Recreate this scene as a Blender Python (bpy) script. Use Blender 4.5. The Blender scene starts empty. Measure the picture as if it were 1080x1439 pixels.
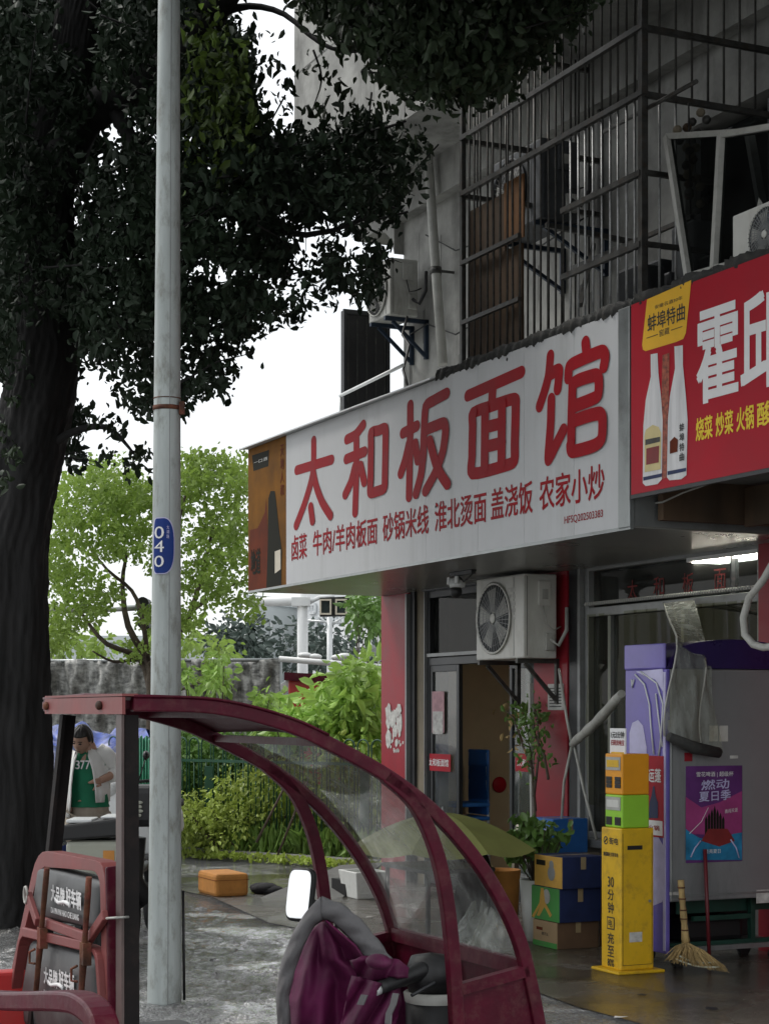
import bpy, bmesh, math, random
import numpy as np
from mathutils import Vector, Matrix
random.seed(7); rng = np.random.default_rng(7)
R = math.radians
scene = bpy.context.scene
col = scene.collection
# ---------------------------------------------------------------- camera
FPX = 2550.0; CAMH = 1.6
cam_d = bpy.data.cameras.new('camera'); cam = bpy.data.objects.new('camera', cam_d); col.objects.link(cam)
cam.location = (0, 0, CAMH); cam.rotation_euler = (R(90), 0, 0)
cam_d.sensor_fit = 'HORIZONTAL'; cam_d.sensor_width = 36; cam_d.lens = FPX/1080*36
cam_d.shift_y = (1000-719.5)/1080
cam_d.clip_start = .1; cam_d.clip_end = 2000
scene.camera = cam
# ---------------------------------------------------------------- light
world = bpy.data.worlds.new('World'); scene.world = world; world.use_nodes = True
wn = world.node_tree.nodes; wl = world.node_tree.links
SUN_EL, SUN_AZ = 52, -62      # azimuth measured from +Y towards +X
bg = wn['Background']
sky = wn.new('ShaderNodeTexSky'); sky.sky_type = 'NISHITA'; sky.sun_disc = False
sky.sun_elevation = R(SUN_EL); sky.sun_rotation = R(SUN_AZ); sky.dust_density = 3.0
mixn = wn.new('ShaderNodeMix'); mixn.data_type = 'RGBA'; mixn.inputs[0].default_value = .86
cl = wn.new('ShaderNodeTexNoise'); cl.inputs['Scale'].default_value = 2.2; cl.inputs['Detail'].default_value = 5
tcw = wn.new('ShaderNodeTexCoord'); wl.new(tcw.outputs['Generated'], cl.inputs['Vector'])
cr = wn.new('ShaderNodeValToRGB')
cr.color_ramp.elements[0].position = .3; cr.color_ramp.elements[0].color = (6.5, 6.75, 6.9, 1)
cr.color_ramp.elements[1].position = .7; cr.color_ramp.elements[1].color = (9.2, 9.3, 9.3, 1)
wl.new(cl.outputs['Fac'], cr.inputs[0])
wl.new(sky.outputs[0], mixn.inputs[6]); wl.new(cr.outputs[0], mixn.inputs[7])
wl.new(mixn.outputs[2], bg.inputs[0]); bg.inputs[1].default_value = .1
sd = bpy.data.lights.new('sun', 'SUN'); sd.energy = 1.0; sd.angle = R(14); sd.color = (1, .97, .92)
sun = bpy.data.objects.new('sun', sd); col.objects.link(sun)
sdir = Vector((math.sin(R(SUN_AZ))*math.cos(R(SUN_EL)), math.cos(R(SUN_AZ))*math.cos(R(SUN_EL)), math.sin(R(SUN_EL))))
sun.rotation_euler = sdir.to_track_quat('Z', 'Y').to_euler(); sun.location = (0, 0, 30)
scene.view_settings.view_transform = 'Standard'; scene.view_settings.look = 'None'
scene.view_settings.exposure = 0.72; scene.view_settings.gamma = 1
scene.cycles.max_bounces = 8; scene.cycles.transparent_max_bounces = 24
# ---------------------------------------------------------------- frames
# shop frame: x along the facade (towards the viewer), y into the building, z up, facade on y = 0
_n = math.hypot(1180, 2550); AX, AY = 1180/_n, -2550/_n; BX, BY = -AY, AX
OX, OY = -.031, 17.54
TH = math.atan2(AY, AX)
CB = (-(OX*AX+OY*AY), -(OX*BX+OY*BY), CAMH)
def P(u, v, x=None, y=None, z=None):
    """point of the shop frame seen at photo pixel u, v on the plane x, y or z = const"""
    p = (u-540)/FPX; d = (p*AX+AY, p*BX+BY, (1000-v)/FPX)
    t = (x-CB[0])/d[0] if x is not None else (y-CB[1])/d[1] if y is not None else (z-CB[2])/d[2]
    return Vector((CB[0]+t*d[0], CB[1]+t*d[1], CB[2]+t*d[2]))
def W(u, v, D): return Vector(((u-540)/FPX*D, D, CAMH+(1000-v)/FPX*D))
def B2W(p): return Vector((OX+p[0]*AX+p[1]*BX, OY+p[0]*AY+p[1]*BY, p[2]))
# ---------------------------------------------------------------- materials
def mat(name, c, rough=.6, metal=0., var=.12, scale=6., bump=0., bscale=None, dirt=None, dirt_amt=.4, dirt_scale=3., spec=.5, stretch=None, alpha_glass=None, trans=0., streak=0., coat=.03):
    m = bpy.data.materials.new(name); m.use_nodes = True
    n = m.node_tree.nodes; l = m.node_tree.links; b = n['Principled BSDF']
    b.inputs['Roughness'].default_value = rough; b.inputs['Metallic'].default_value = metal
    b.inputs['Specular IOR Level'].default_value = spec
    tc = n.new('ShaderNodeTexCoord'); mp = n.new('ShaderNodeMapping'); l.new(tc.outputs['Object'], mp.inputs[0])
    if stretch: mp.inputs['Scale'].default_value = stretch
    nz = n.new('ShaderNodeTexNoise'); nz.inputs['Scale'].default_value = scale; nz.inputs['Detail'].default_value = 7; nz.inputs['Roughness'].default_value = .6
    l.new(mp.outputs[0], nz.inputs['Vector'])
    rp = n.new('ShaderNodeValToRGB'); rp.color_ramp.elements[0].position = .28; rp.color_ramp.elements[1].position = .74
    lo = tuple(max(0, k*(1-var*1.6)) for k in c); hi = tuple(min(1, k*(1+var)) for k in c)
    rp.color_ramp.elements[0].color = (*lo, 1); rp.color_ramp.elements[1].color = (*hi, 1)
    l.new(nz.outputs['Fac'], rp.inputs[0]); out = rp.outputs[0]
    if dirt:
        nd = n.new('ShaderNodeTexNoise'); nd.inputs['Scale'].default_value = dirt_scale; nd.inputs['Detail'].default_value = 9; nd.inputs['Roughness'].default_value = .7
        if streak:
            m2 = n.new('ShaderNodeMapping'); m2.inputs['Scale'].default_value = (1, 1, streak); l.new(tc.outputs['Object'], m2.inputs[0]); l.new(m2.outputs[0], nd.inputs['Vector'])
        else: l.new(tc.outputs['Object'], nd.inputs['Vector'])
        rd = n.new('ShaderNodeValToRGB'); rd.color_ramp.elements[0].position = .5; rd.color_ramp.elements[1].position = .72
        rd.color_ramp.elements[0].color = (0, 0, 0, 1); rd.color_ramp.elements[1].color = (dirt_amt,)*3+(1,)
        l.new(nd.outputs['Fac'], rd.inputs[0])
        mx = n.new('ShaderNodeMix'); mx.data_type = 'RGBA'; l.new(rd.outputs[0], mx.inputs[0]); l.new(out, mx.inputs[6]); mx.inputs[7].default_value = (*dirt, 1)
        out = mx.outputs[2]
    l.new(out, b.inputs['Base Color'])
    # roughness breakup
    mr = n.new('ShaderNodeMapRange'); l.new(nz.outputs['Fac'], mr.inputs[0]); mr.inputs[3].default_value = max(.02, rough-.12); mr.inputs[4].default_value = min(1, rough+.12)
    l.new(mr.outputs[0], b.inputs['Roughness'])
    if bump:
        nb = n.new('ShaderNodeTexNoise'); nb.inputs['Scale'].default_value = bscale or scale*6; nb.inputs['Detail'].default_value = 6
        l.new(mp.outputs[0], nb.inputs['Vector'])
        bp = n.new('ShaderNodeBump'); bp.inputs['Strength'].default_value = bump; bp.inputs['Distance'].default_value = .01
        l.new(nb.outputs['Fac'], bp.inputs['Height']); l.new(bp.outputs[0], b.inputs['Normal'])
    if trans:
        tr = n.new('ShaderNodeBsdfTranslucent'); l.new(out, tr.inputs[0]); ms = n.new('ShaderNodeMixShader'); ms.inputs[0].default_value = trans
        l.new(b.outputs[0], ms.inputs[1]); l.new(tr.outputs[0], ms.inputs[2]); l.new(ms.outputs[0], n['Material Output'].inputs[0])
    if alpha_glass is not None:
        # thin pane: see-through with a mirror coat and a film of dust
        tb = n.new('ShaderNodeBsdfTransparent'); tb.inputs[0].default_value = (*c, 1)
        gl = n.new('ShaderNodeBsdfGlossy'); gl.inputs['Roughness'].default_value = rough; gl.inputs[0].default_value = (.9, .9, .9, 1)
        fr = n.new('ShaderNodeFresnel'); fr.inputs[0].default_value = 1.5
        ma = n.new('ShaderNodeMath'); ma.operation = 'MULTIPLY_ADD'; l.new(fr.outputs[0], ma.inputs[0]); ma.inputs[1].default_value = 1. if coat > 0 else .35 if coat == -1 else .10; ma.inputs[2].default_value = max(0, coat)
        ge = n.new('ShaderNodeNewGeometry'); inv = n.new('ShaderNodeMath'); inv.operation = 'SUBTRACT'; inv.inputs[0].default_value = 1; l.new(ge.outputs['Backfacing'], inv.inputs[1])
        mb_ = n.new('ShaderNodeMath'); mb_.operation = 'MULTIPLY'; l.new(ma.outputs[0], mb_.inputs[0]); l.new(inv.outputs[0], mb_.inputs[1])
        m1 = n.new('ShaderNodeMixShader'); l.new(mb_.outputs[0], m1.inputs[0]); l.new(tb.outputs[0], m1.inputs[1]); l.new(gl.outputs[0], m1.inputs[2])
        df = n.new('ShaderNodeBsdfDiffuse'); df.inputs[0].default_value = (.42, .44, .42, 1)
        r2 = n.new('ShaderNodeMapRange'); l.new(nz.outputs['Fac'], r2.inputs[0]); r2.inputs[1].default_value = .35; r2.inputs[2].default_value = .8
        r2.inputs[3].default_value = alpha_glass*.35; r2.inputs[4].default_value = alpha_glass*1.7
        m2_ = n.new('ShaderNodeMixShader'); l.new(r2.outputs[0], m2_.inputs[0]); l.new(m1.outputs[0], m2_.inputs[1]); l.new(df.outputs[0], m2_.inputs[2])
        l.new(m2_.outputs[0], n['Material Output'].inputs[0])
    return m
def emat(name, c, s):
    m = bpy.data.materials.new(name); m.use_nodes = True; b = m.node_tree.nodes['Principled BSDF']
    b.inputs['Emission Color'].default_value = (*c, 1); b.inputs['Emission Strength'].default_value = s; return m
M = {}
def dm(k, *a, **kw): M[k] = mat(k, *a, **kw)
DIRT = (.06, .055, .045)
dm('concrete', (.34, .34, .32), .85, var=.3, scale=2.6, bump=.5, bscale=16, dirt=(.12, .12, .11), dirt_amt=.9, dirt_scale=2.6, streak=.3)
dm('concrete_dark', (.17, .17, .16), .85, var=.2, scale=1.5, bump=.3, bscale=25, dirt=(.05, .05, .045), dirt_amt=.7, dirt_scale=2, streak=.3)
dm('sign_white', (.52, .53, .54), .45, var=.06, scale=1.5, dirt=(.30, .31, .29), dirt_amt=.45, dirt_scale=3.2, streak=.10, bump=.12, bscale=3)
dm('sign_red', (.40, .006, .020), .5, spec=.25, var=.08, scale=2, dirt=(.3, .02, .03), dirt_amt=.3)
dm('letter_red', (.33, .003, .010), .6, spec=.15, var=.12, scale=5, dirt=(.28, .06, .06), dirt_amt=.2)
dm('letter_white', (.78, .78, .78), .5, var=.03)
dm('letter_yellow', (.85, .62, .03), .5, var=.03)
dm('letter_black', (.03, .03, .03), .6)
dm('sign_yellow', (.80, .45, .02), .5, var=.05)
dm('alu', (.30, .32, .32), .35, .6, var=.1, scale=4, dirt=DIRT, dirt_amt=.5)
dm('alu_bright', (.60, .62, .62), .4, .3, var=.1, scale=4, dirt=(.2, .2, .18), dirt_amt=.5)
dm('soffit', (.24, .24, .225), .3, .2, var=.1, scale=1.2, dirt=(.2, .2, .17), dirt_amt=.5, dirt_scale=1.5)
dm('zinc', (.72, .74, .74), .45, .2, var=.1, scale=3, dirt=(.3, .3, .28), dirt_amt=.5, dirt_scale=6)
dm('tar', (.035, .036, .034), .8, var=.3, bump=.6, bscale=40, dirt=(.12, .11, .09), dirt_amt=.5, dirt_scale=9)
dm('column_red', (.30, .016, .028), .4, spec=.3, var=.12, scale=3, dirt=(.2, .03, .04), dirt_amt=.6, dirt_scale=4)
dm('paper', (.60, .60, .57), .8, var=.2, scale=20, dirt=(.25, .2, .2), dirt_amt=.7, dirt_scale=14)
dm('paper_pink', (.5, .3, .33), .8, var=.2, scale=20)
dm('frame_dark', (.035, .037, .04), .4, .3, var=.2)
dm('frame_grey', (.28, .29, .29), .45, .4, var=.15, dirt=DIRT, dirt_amt=.6)
dm('beige', (.50, .40, .26), .7, var=.1, scale=2)
dm('brown_wall', (.20, .17, .12), .7, var=.15)
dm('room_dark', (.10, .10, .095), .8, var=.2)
dm('blue', (.02, .13, .42), .5, var=.12)
dm('blue_dark', (.010, .022, .09), .6, var=.2, scale=12)
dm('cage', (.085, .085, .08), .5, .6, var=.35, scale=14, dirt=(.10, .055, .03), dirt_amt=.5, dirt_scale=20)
dm('cage_lit', (.42, .43, .43), .4, .55, var=.25, scale=14, dirt=(.12, .08, .05), dirt_amt=.5, dirt_scale=20)  # bar steel made paler: light on the bars put into the colour
dm('plywood', (.10, .062, .035), .75, var=.35, scale=3, stretch=(1, 1, .25), dirt=(.05, .04, .03), dirt_amt=.7)
dm('plywood_orange', (.20, .09, .03), .7, var=.3, scale=4)
dm('white_pvc', (.42, .42, .39), .5, var=.1, scale=8, dirt=(.2, .2, .16), dirt_amt=.6, dirt_scale=12)
dm('ac_white', (.62, .62, .58), .45, var=.06, scale=5, dirt=(.30, .28, .22), dirt_amt=.45, dirt_scale=7, streak=.3)
dm('ac_old', (.42, .42, .39), .6, var=.15, scale=5, dirt=(.12, .11, .09), dirt_amt=.6, dirt_scale=6, streak=.3)
dm('ac_shadow', (.06, .065, .07), .6, var=.3, scale=6)  # casing colour with shade put in, for fan openings and the caged unit
dm('black', (.012, .012, .013), .5, var=.3, scale=12)
dm('black_cloth', (.012, .012, .014), .85, var=.3, bump=.4, bscale=60)
dm('steel_blue', (.02, .035, .06), .5, .3, var=.3)
dm('rust', (.13, .05, .025), .8, .2, var=.5, scale=16, bump=.4, bscale=60, dirt=(.28, .05, .05), dirt_amt=.7, dirt_scale=14)
dm('trike_red', (.072, .0025, .014), .42, spec=.2, var=.25, scale=9, dirt=(.10, .035, .035), dirt_amt=.8, dirt_scale=22, bump=.12, bscale=40)
dm('trike_pink', (.22, .062, .060), .5, spec=.3, var=.18, scale=6, dirt=(.16, .05, .04), dirt_amt=.6, dirt_scale=11, bump=.08, bscale=30)
dm('trike_bright', (.55, .04, .04), .4, var=.15, scale=6, dirt=(.2, .05, .04), dirt_amt=.5)
dm('post_light', (.10, .07, .065), .5, .2, var=.3, scale=10)
dm('post_brown', (.010, .008, .008), .7, 0, var=.3, scale=10, spec=.2, dirt=(.05, .03, .025), dirt_amt=.3, dirt_scale=16)
dm('vinyl', (.055, .058, .06), .5, var=.15, scale=5, bump=.25, bscale=9, dirt=(.18, .18, .17), dirt_amt=.4, dirt_scale=5)
dm('purple_cloth', (.12, .004, .058), .7, var=.35, scale=7, bump=.9, bscale=11)
dm('grey_cloth', (.19, .185, .19), .85, var=.12, scale=8, bump=.5, bscale=25)
dm('pole_paint', (.42, .46, .45), .55, .1, var=.2, scale=9, stretch=(1, 1, .12), dirt=(.17, .17, .14), dirt_amt=.9, dirt_scale=16, streak=.35, bump=.1, bscale=40)
dm('plate_blue', (.004, .030, .19), .45, spec=.25, var=.08)
dm('mirror', (.9, .9, .9), .03, 1., var=0)
dm('bark', (.013, .0125, .0125), .9, var=.7, scale=14, stretch=(1, 1, .16), bump=1., bscale=22)
dm('bark_mid', (.10, .075, .055), .9, var=.4, scale=9, bump=.5)
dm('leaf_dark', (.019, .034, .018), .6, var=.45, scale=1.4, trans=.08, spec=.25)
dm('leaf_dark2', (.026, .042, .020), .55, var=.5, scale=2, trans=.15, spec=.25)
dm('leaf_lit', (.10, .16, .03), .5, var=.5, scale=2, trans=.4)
dm('leaf_mid', (.27, .40, .075), .5, var=.35, scale=.9, trans=.42)
dm('leaf_bright', (.36, .56, .12), .42, var=.35, scale=1.2, trans=.35)
dm('leaf_yellow', (.48, .60, .12), .5, var=.4, scale=1.5, trans=.35)
dm('leaf_hedge', (.15, .28, .06), .45, var=.4, scale=1.6, trans=.25)
dm('leaf_conifer', (.07, .10, .085), .6, var=.3, scale=1.2, trans=.1)
dm('grass', (.22, .36, .08), .6, var=.4, scale=2, trans=.3)
dm('fence_green', (.018, .085, .045), .5, .1, var=.25)
dm('letter_faded', (.22, .03, .03), .8, var=.4, scale=30)
dm('fence_sheet', (.03, .22, .12), .5, .1, var=.25, scale=9)
dm('tarp_grey', (.22, .22, .205), .5, var=.6, scale=7, stretch=(1, 1, 2.6), bump=1., bscale=9, dirt=(.48, .48, .45), dirt_amt=.9, dirt_scale=5)
dm('tarp_blue', (.05, .09, .36), .4, var=.4, scale=8, bump=.8, bscale=10, dirt=(.5, .5, .7), dirt_amt=.5, dirt_scale=9)
dm('tarp_navy', (.012, .03, .13), .45, var=.4, scale=8, bump=.8, bscale=10)
dm('wall_white', (.66, .68, .69), .8, var=.06, scale=.3)
dm('wall_pale', (.55, .59, .60), .8, var=.06, scale=.3)
dm('window_far', (.16, .19, .21), .2, var=.2, scale=.5)
dm('white_steel', (.76, .77, .77), .45, var=.05)
dm('lamp_glass', (.03, .04, .04), .15)
dm('foam_orange', (.55, .24, .055), .8, var=.12, scale=8, bump=.3, bscale=90, dirt=(.35, .13, .03), dirt_amt=.5, dirt_scale=12)
dm('foam_white', (.72, .73, .70), .6, var=.05, dirt=(.4, .4, .36), dirt_amt=.4, dirt_scale=14)
dm('umbrella', (.30, .32, .10), .55, var=.12, scale=4, trans=.35)
dm('carton_yellow', (.55, .32, .06), .8, var=.15, dirt=(.25, .15, .06), dirt_amt=.5, dirt_scale=12, bump=.2, bscale=9)
dm('carton_green', (.06, .27, .06), .8, var=.15, dirt=(.1, .15, .08), dirt_amt=.5, dirt_scale=12, bump=.2, bscale=9)
dm('carton_brown', (.36, .25, .14), .8, var=.1, dirt=(.2, .13, .07), dirt_amt=.4)
dm('carton_side', (.13, .075, .04), .8, var=.15)
dm('freezer_grey', (.27, .28, .285), .36, .3, var=.08, scale=2, dirt=(.08, .08, .08), dirt_amt=.5, dirt_scale=4, streak=.2)
dm('freezer_purple', (.14, .11, .42), .12, var=.15, scale=3)
dm('lid_purple', (.022, .010, .085), .3, var=.15)
dm('lilac', (.50, .48, .72), .2, var=.15, scale=6)
dm('cab_yellow', (.72, .44, .012), .42, var=.10, dirt=(.30, .17, .03), dirt_amt=.6, dirt_scale=11, bump=.1, bscale=6)
dm('cab_orange', (.80, .33, .01), .4, var=.05)
dm('cab_lime', (.30, .62, .04), .4, var=.08)
dm('poster_purple', (.12, .03, .17), .35, var=.2, scale=5)
dm('poster_pink', (.36, .05, .20), .35, var=.2, scale=5)
dm('poster_blue', (.02, .22, .42), .35, var=.3, scale=9)
dm('straw', (.42, .30, .13), .85, var=.35, scale=30, stretch=(1, 1, .2), bump=.5, bscale=80)
dm('pole_red', (.13, .012, .018), .45, var=.2)
dm('pot_white', (.66, .67, .66), .4, var=.06)
dm('twine', (.6, .62, .5), .8)
dm('skin', (.42, .25, .18), .5, var=.06)
dm('hair', (.012, .010, .009), .5, var=.3)
dm('shirt_green', (.010, .17, .085), .8, var=.15, scale=6, bump=.3, bscale=12)
dm('shirt_white', (.80, .80, .78), .8, var=.08, bump=.4, bscale=10)
dm('shorts', (.36, .31, .25), .85, var=.15, scale=14)
dm('plastic_white', (.66, .68, .68), .3, var=.06)
dm('box_beige', (.34, .35, .29), .45, var=.08, dirt=(.2, .19, .15), dirt_amt=.4)
dm('tyre', (.02, .02, .02), .8, var=.2)
dm('car_dark', (.04, .06, .07), .2, .2, var=.1)
dm('bottle_white', (.66, .66, .67), .5, var=.15, scale=6, stretch=(3, 1, .4))
dm('bottle_cream', (.62, .52, .25), .5, var=.1)
dm('bottle_maroon', (.22, .02, .02), .5, var=.2)
dm('bottle_redtex', (.36, .09, .05), .5, var=.6, scale=30)
dm('ad_orange', (.20, .085, .012), .75, spec=.12, var=.3, scale=3)
dm('ad_brown', (.14, .032, .014), .75, spec=.12, var=.25, scale=3)
dm('ad_dark', (.02, .02, .014), .75, spec=.12, var=.2)
dm('cream', (.62, .56, .45), .6)
dm('green_metal', (.012, .06, .042), .5, .2, var=.3)
dm('tape', (.35, .27, .15), .3)
dm('kerb', (.26, .26, .25), .85, var=.2, bump=.4)
dm('soil', (.05, .04, .03), .95, var=.4, bump=.6)
dm('glass_pane', (.80, .84, .83), .03, alpha_glass=.10, scale=3)
dm('glass_dusty', (.12, .13, .13), .4, coat=-2, alpha_glass=.02, scale=3)
dm('glass_dark', (.30, .33, .34), .03, alpha_glass=.05, scale=3, coat=-1)
dm('screen', (.87, .90, .89), .04, alpha_glass=.36, scale=9, stretch=(1.5, 1.5, .35))
dm('film', (.80, .78, .66), .12, alpha_glass=.42, scale=7, stretch=(2, 2, .5))
dm('film_clear', (.70, .70, .58), .3, coat=-2, alpha_glass=.03, scale=9, stretch=(6, 3, .35))
M['lamp_lit'] = emat('lamp_lit', (1, .93, .78), 36.0)
def ground_mat(name, base, wet, dryr, pscale, off, gravel=1.0):
    m = bpy.data.materials.new(name); m.use_nodes = True; n = m.node_tree.nodes; l = m.node_tree.links; b = n['Principled BSDF']
    tc = n.new('ShaderNodeTexCoord')
    def nz(s, d=8, r=.6, dist=0):
        q = n.new('ShaderNodeTexNoise'); q.inputs['Scale'].default_value = s; q.inputs['Detail'].default_value = d; q.inputs['Roughness'].default_value = r; q.inputs['Distortion'].default_value = dist
        l.new(tc.outputs['Object'], q.inputs['Vector']); return q
    pud = nz(pscale, 6, .55, .4); gr = nz(130, 4, .75); md = nz(9, 8, .7)
    vo = n.new('ShaderNodeTexVoronoi'); vo.inputs['Scale'].default_value = 75; l.new(tc.outputs['Object'], vo.inputs['Vector'])
    rp = n.new('ShaderNodeValToRGB'); l.new(pud.outputs['Fac'], rp.inputs[0])
    rp.color_ramp.elements[0].position = off; rp.color_ramp.elements[1].position = off+.10     # 1 = dry
    rc = n.new('ShaderNodeValToRGB'); l.new(md.outputs['Fac'], rc.inputs[0])
    rc.color_ramp.elements[0].position = .3; rc.color_ramp.elements[1].position = .72
    rc.color_ramp.elements[0].color = (*[k*.7 for k in base], 1); rc.color_ramp.elements[1].color = (*[k*1.25 for k in base], 1)
    mg = n.new('ShaderNodeMix'); mg.data_type = 'RGBA'; mg.blend_type = 'MULTIPLY'; mg.inputs[0].default_value = .55*gravel
    gc = n.new('ShaderNodeValToRGB'); l.new(vo.outputs['Color'], gc.inputs[0]); gc.color_ramp.elements[0].color = (.2, .2, .2, 1); gc.color_ramp.elements[1].color = (3.2, 3.2, 3.1, 1)
    lg = nz(.55, 5, .6, .6); lr = n.new('ShaderNodeValToRGB'); l.new(lg.outputs['Fac'], lr.inputs[0]); lr.color_ramp.elements[0].position = .42; lr.color_ramp.elements[1].position = .56; lr.color_ramp.elements[0].color = (.72, .70, .68, 1); lr.color_ramp.elements[1].color = (1.18, 1.18, 1.18, 1)
    ml = n.new('ShaderNodeMix'); ml.data_type = 'RGBA'; ml.blend_type = 'MULTIPLY'; ml.inputs[0].default_value = 1; l.new(rc.outputs[0], ml.inputs[6]); l.new(lr.outputs[0], ml.inputs[7])
    l.new(ml.outputs[2], mg.inputs[6]); l.new(gc.outputs[0], mg.inputs[7]); l.new(mg.outputs[2], b.inputs['Base Color'])
    ro = n.new('ShaderNodeMapRange'); l.new(rp.outputs[0], ro.inputs[0]); ro.inputs[3].default_value = wet; ro.inputs[4].default_value = dryr; l.new(ro.outputs[0], b.inputs['Roughness'])
    b.inputs['Specular IOR Level'].default_value = .9
    b.inputs['Coat Weight'].default_value = 1.0 if name == 'asphalt' else .3; b.inputs['Coat Roughness'].default_value = .07
    # bump: gravel, flattened in puddles
    ad = n.new('ShaderNodeMath'); ad.operation = 'MULTIPLY_ADD'; l.new(gr.outputs['Fac'], ad.inputs[0]); ad.inputs[1].default_value = 1.0; 
    m3 = n.new('ShaderNodeMath'); m3.operation = 'MULTIPLY'; l.new(md.outputs['Fac'], m3.inputs[0]); m3.inputs[1].default_value = 4.0; l.new(m3.outputs[0], ad.inputs[2])
    a2 = n.new('ShaderNodeMath'); a2.operation = 'MULTIPLY_ADD'; l.new(vo.outputs['Distance'], a2.inputs[0]); a2.inputs[1].default_value = -.9; l.new(ad.outputs[0], a2.inputs[2])
    st = n.new('ShaderNodeMapRange'); l.new(rp.outputs[0], st.inputs[0]); st.inputs[3].default_value = .22; st.inputs[4].default_value = 1.0*gravel
    bp = n.new('ShaderNodeBump'); bp.inputs['Distance'].default_value = .05; l.new(st.outputs[0], bp.inputs['Strength']); l.new(a2.outputs[0], bp.inputs['Height']); l.new(bp.outputs[0], b.inputs['Normal']); l.new(bp.outputs[0], b.inputs['Coat Normal'])
    return m
M['asphalt'] = ground_mat('asphalt', (.20, .202, .203), .05, .16, .9, .42)
M['apron'] = ground_mat('apron', (.085, .075, .06), .05, .28, 1.1, .47, .45)
M['slab'] = ground_mat('slab', (.16, .16, .155), .08, .4, 1.3, .42, .3)
# ---------------------------------------------------------------- mesh helper
class MB:
    def __init__(s): s.v = []; s.f = []; s.sm = []
    def add(s, vs, fs, smooth=False):
        k = len(s.v); s.v += [tuple(q) for q in vs]; s.f += [tuple(i+k for i in f) for f in fs]; s.sm += [smooth]*len(fs); return s
    def box(s, x0, x1, y0, y1, z0, z1):
        if x0 > x1: x0, x1 = x1, x0
        if y0 > y1: y0, y1 = y1, y0
        if z0 > z1: z0, z1 = z1, z0
        return s.add([(x0,y0,z0),(x1,y0,z0),(x1,y1,z0),(x0,y1,z0),(x0,y0,z1),(x1,y0,z1),(x1,y1,z1),(x0,y1,z1)],
                     [(0,3,2,1),(4,5,6,7),(0,1,5,4),(1,2,6,5),(2,3,7,6),(3,0,4,7)])
    def bar(s, p, q, w, h=None, up=(0,0,1)):
        """square bar from p to q, w across and h along up"""
        p = Vector(p); q = Vector(q); h = h or w; d = (q-p).normalized(); up = Vector(up)
        if abs(d.dot(up)) > .97: up = Vector((0,1,0)) if abs(d.y) < .9 else Vector((1,0,0))
        x = d.cross(up).normalized()*w/2; y = x.cross(d).normalized()*h/2
        vs = [c+e for c in (p, q) for e in (-x-y, x-y, x+y, -x+y)]
        return s.add(vs, [(0,1,2,3),(7,6,5,4),(0,4,5,1),(1,5,6,2),(2,6,7,3),(3,7,4,0)])
    def tube(s, pts, r, n=8, caps=True, closed=False):
        pts = [Vector(p) for p in pts]; m = len(pts); rs = r if isinstance(r, (list, tuple)) else [r]*m
        vs = []; ref = None
        for i, p in enumerate(pts):
            d = (pts[min(i+1, m-1)]-pts[max(i-1, 0)]).normalized()
            if ref is None: ref = Vector((0,0,1)) if abs(d.z) < .9 else Vector((1,0,0))
            x = d.cross(ref).normalized(); y = x.cross(d).normalized(); ref = y
            for k in range(n):
                a = 2*math.pi*k/n; vs.append(p+(x*math.cos(a)+y*math.sin(a))*rs[i])
        fs = [(i*n+k, i*n+(k+1)%n, (i+1)*n+(k+1)%n, (i+1)*n+k) for i in range(m-1) for k in range(n)]
        s.add(vs, fs, True)
        if caps:
            b = len(s.v)-len(vs); s.f.append(tuple(b+k for k in range(n))[::-1]); s.f.append(tuple(b+(m-1)*n+k for k in range(n))); s.sm += [False]*2
        return s
    def prism(s, poly, ext):
        """poly: 3-D points of a planar outline, ext: extrusion vector"""
        n = len(poly); poly = [Vector(p) for p in poly]; e = Vector(ext)
        return s.add(poly+[p+e for p in poly], [tuple(range(n))[::-1], tuple(range(n, 2*n))]+[(i, (i+1)%n, (i+1)%n+n, i+n) for i in range(n)])
    def poly(s, pts): return s.add(pts, [tuple(range(len(pts)))])
    def grid(s, fn, nu, nv, smooth=True, closed=False):
        vs = [fn(i/nu, j/nv) for j in range(nv+1) for i in range(nu+1)]
        return s.add(vs, [(j*(nu+1)+i, j*(nu+1)+i+1, (j+1)*(nu+1)+i+1, (j+1)*(nu+1)+i) for j in range(nv) for i in range(nu)], smooth)
    def lathe(s, prof, c, n=20, axis='z'):
        vs = []
        for r_, h in prof:
            for k in range(n):
                a = 2*math.pi*k/n; x, y = r_*math.cos(a), r_*math.sin(a)
                vs.append((c[0]+x, c[1]+y, c[2]+h) if axis == 'z' else (c[0]+x, c[1]+h, c[2]+y) if axis == 'y' else (c[0]+h, c[1]+x, c[2]+y))
        m = len(prof)
        return s.add(vs, [(i*n+k, i*n+(k+1)%n, (i+1)*n+(k+1)%n, (i+1)*n+k) for i in range(m-1) for k in range(n)], True)
    def ell(s, c, r, n=14, m=9):
        prof = []
        vs = []
        for j in range(m+1):
            t = math.pi*j/m
            for k in range(n):
                a = 2*math.pi*k/n; vs.append((c[0]+r[0]*math.sin(t)*math.cos(a), c[1]+r[1]*math.sin(t)*math.sin(a), c[2]+r[2]*math.cos(t)))
        return s.add(vs, [(j*n+k, j*n+(k+1)%n, (j+1)*n+(k+1)%n, (j+1)*n+k) for j in range(m) for k in range(n)], True)
    def mesh(s, name, o=(0,0,0)):
        me = bpy.data.meshes.new(name); me.from_pydata([(v[0]-o[0], v[1]-o[1], v[2]-o[2]) for v in s.v], [], s.f)
        me.polygons.foreach_set('use_smooth', s.sm)
        return me
ORG = {}
def fix(me):
    bm = bmesh.new(); bm.from_mesh(me); bmesh.ops.recalc_face_normals(bm, faces=bm.faces); bm.to_mesh(me); bm.free()
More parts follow.
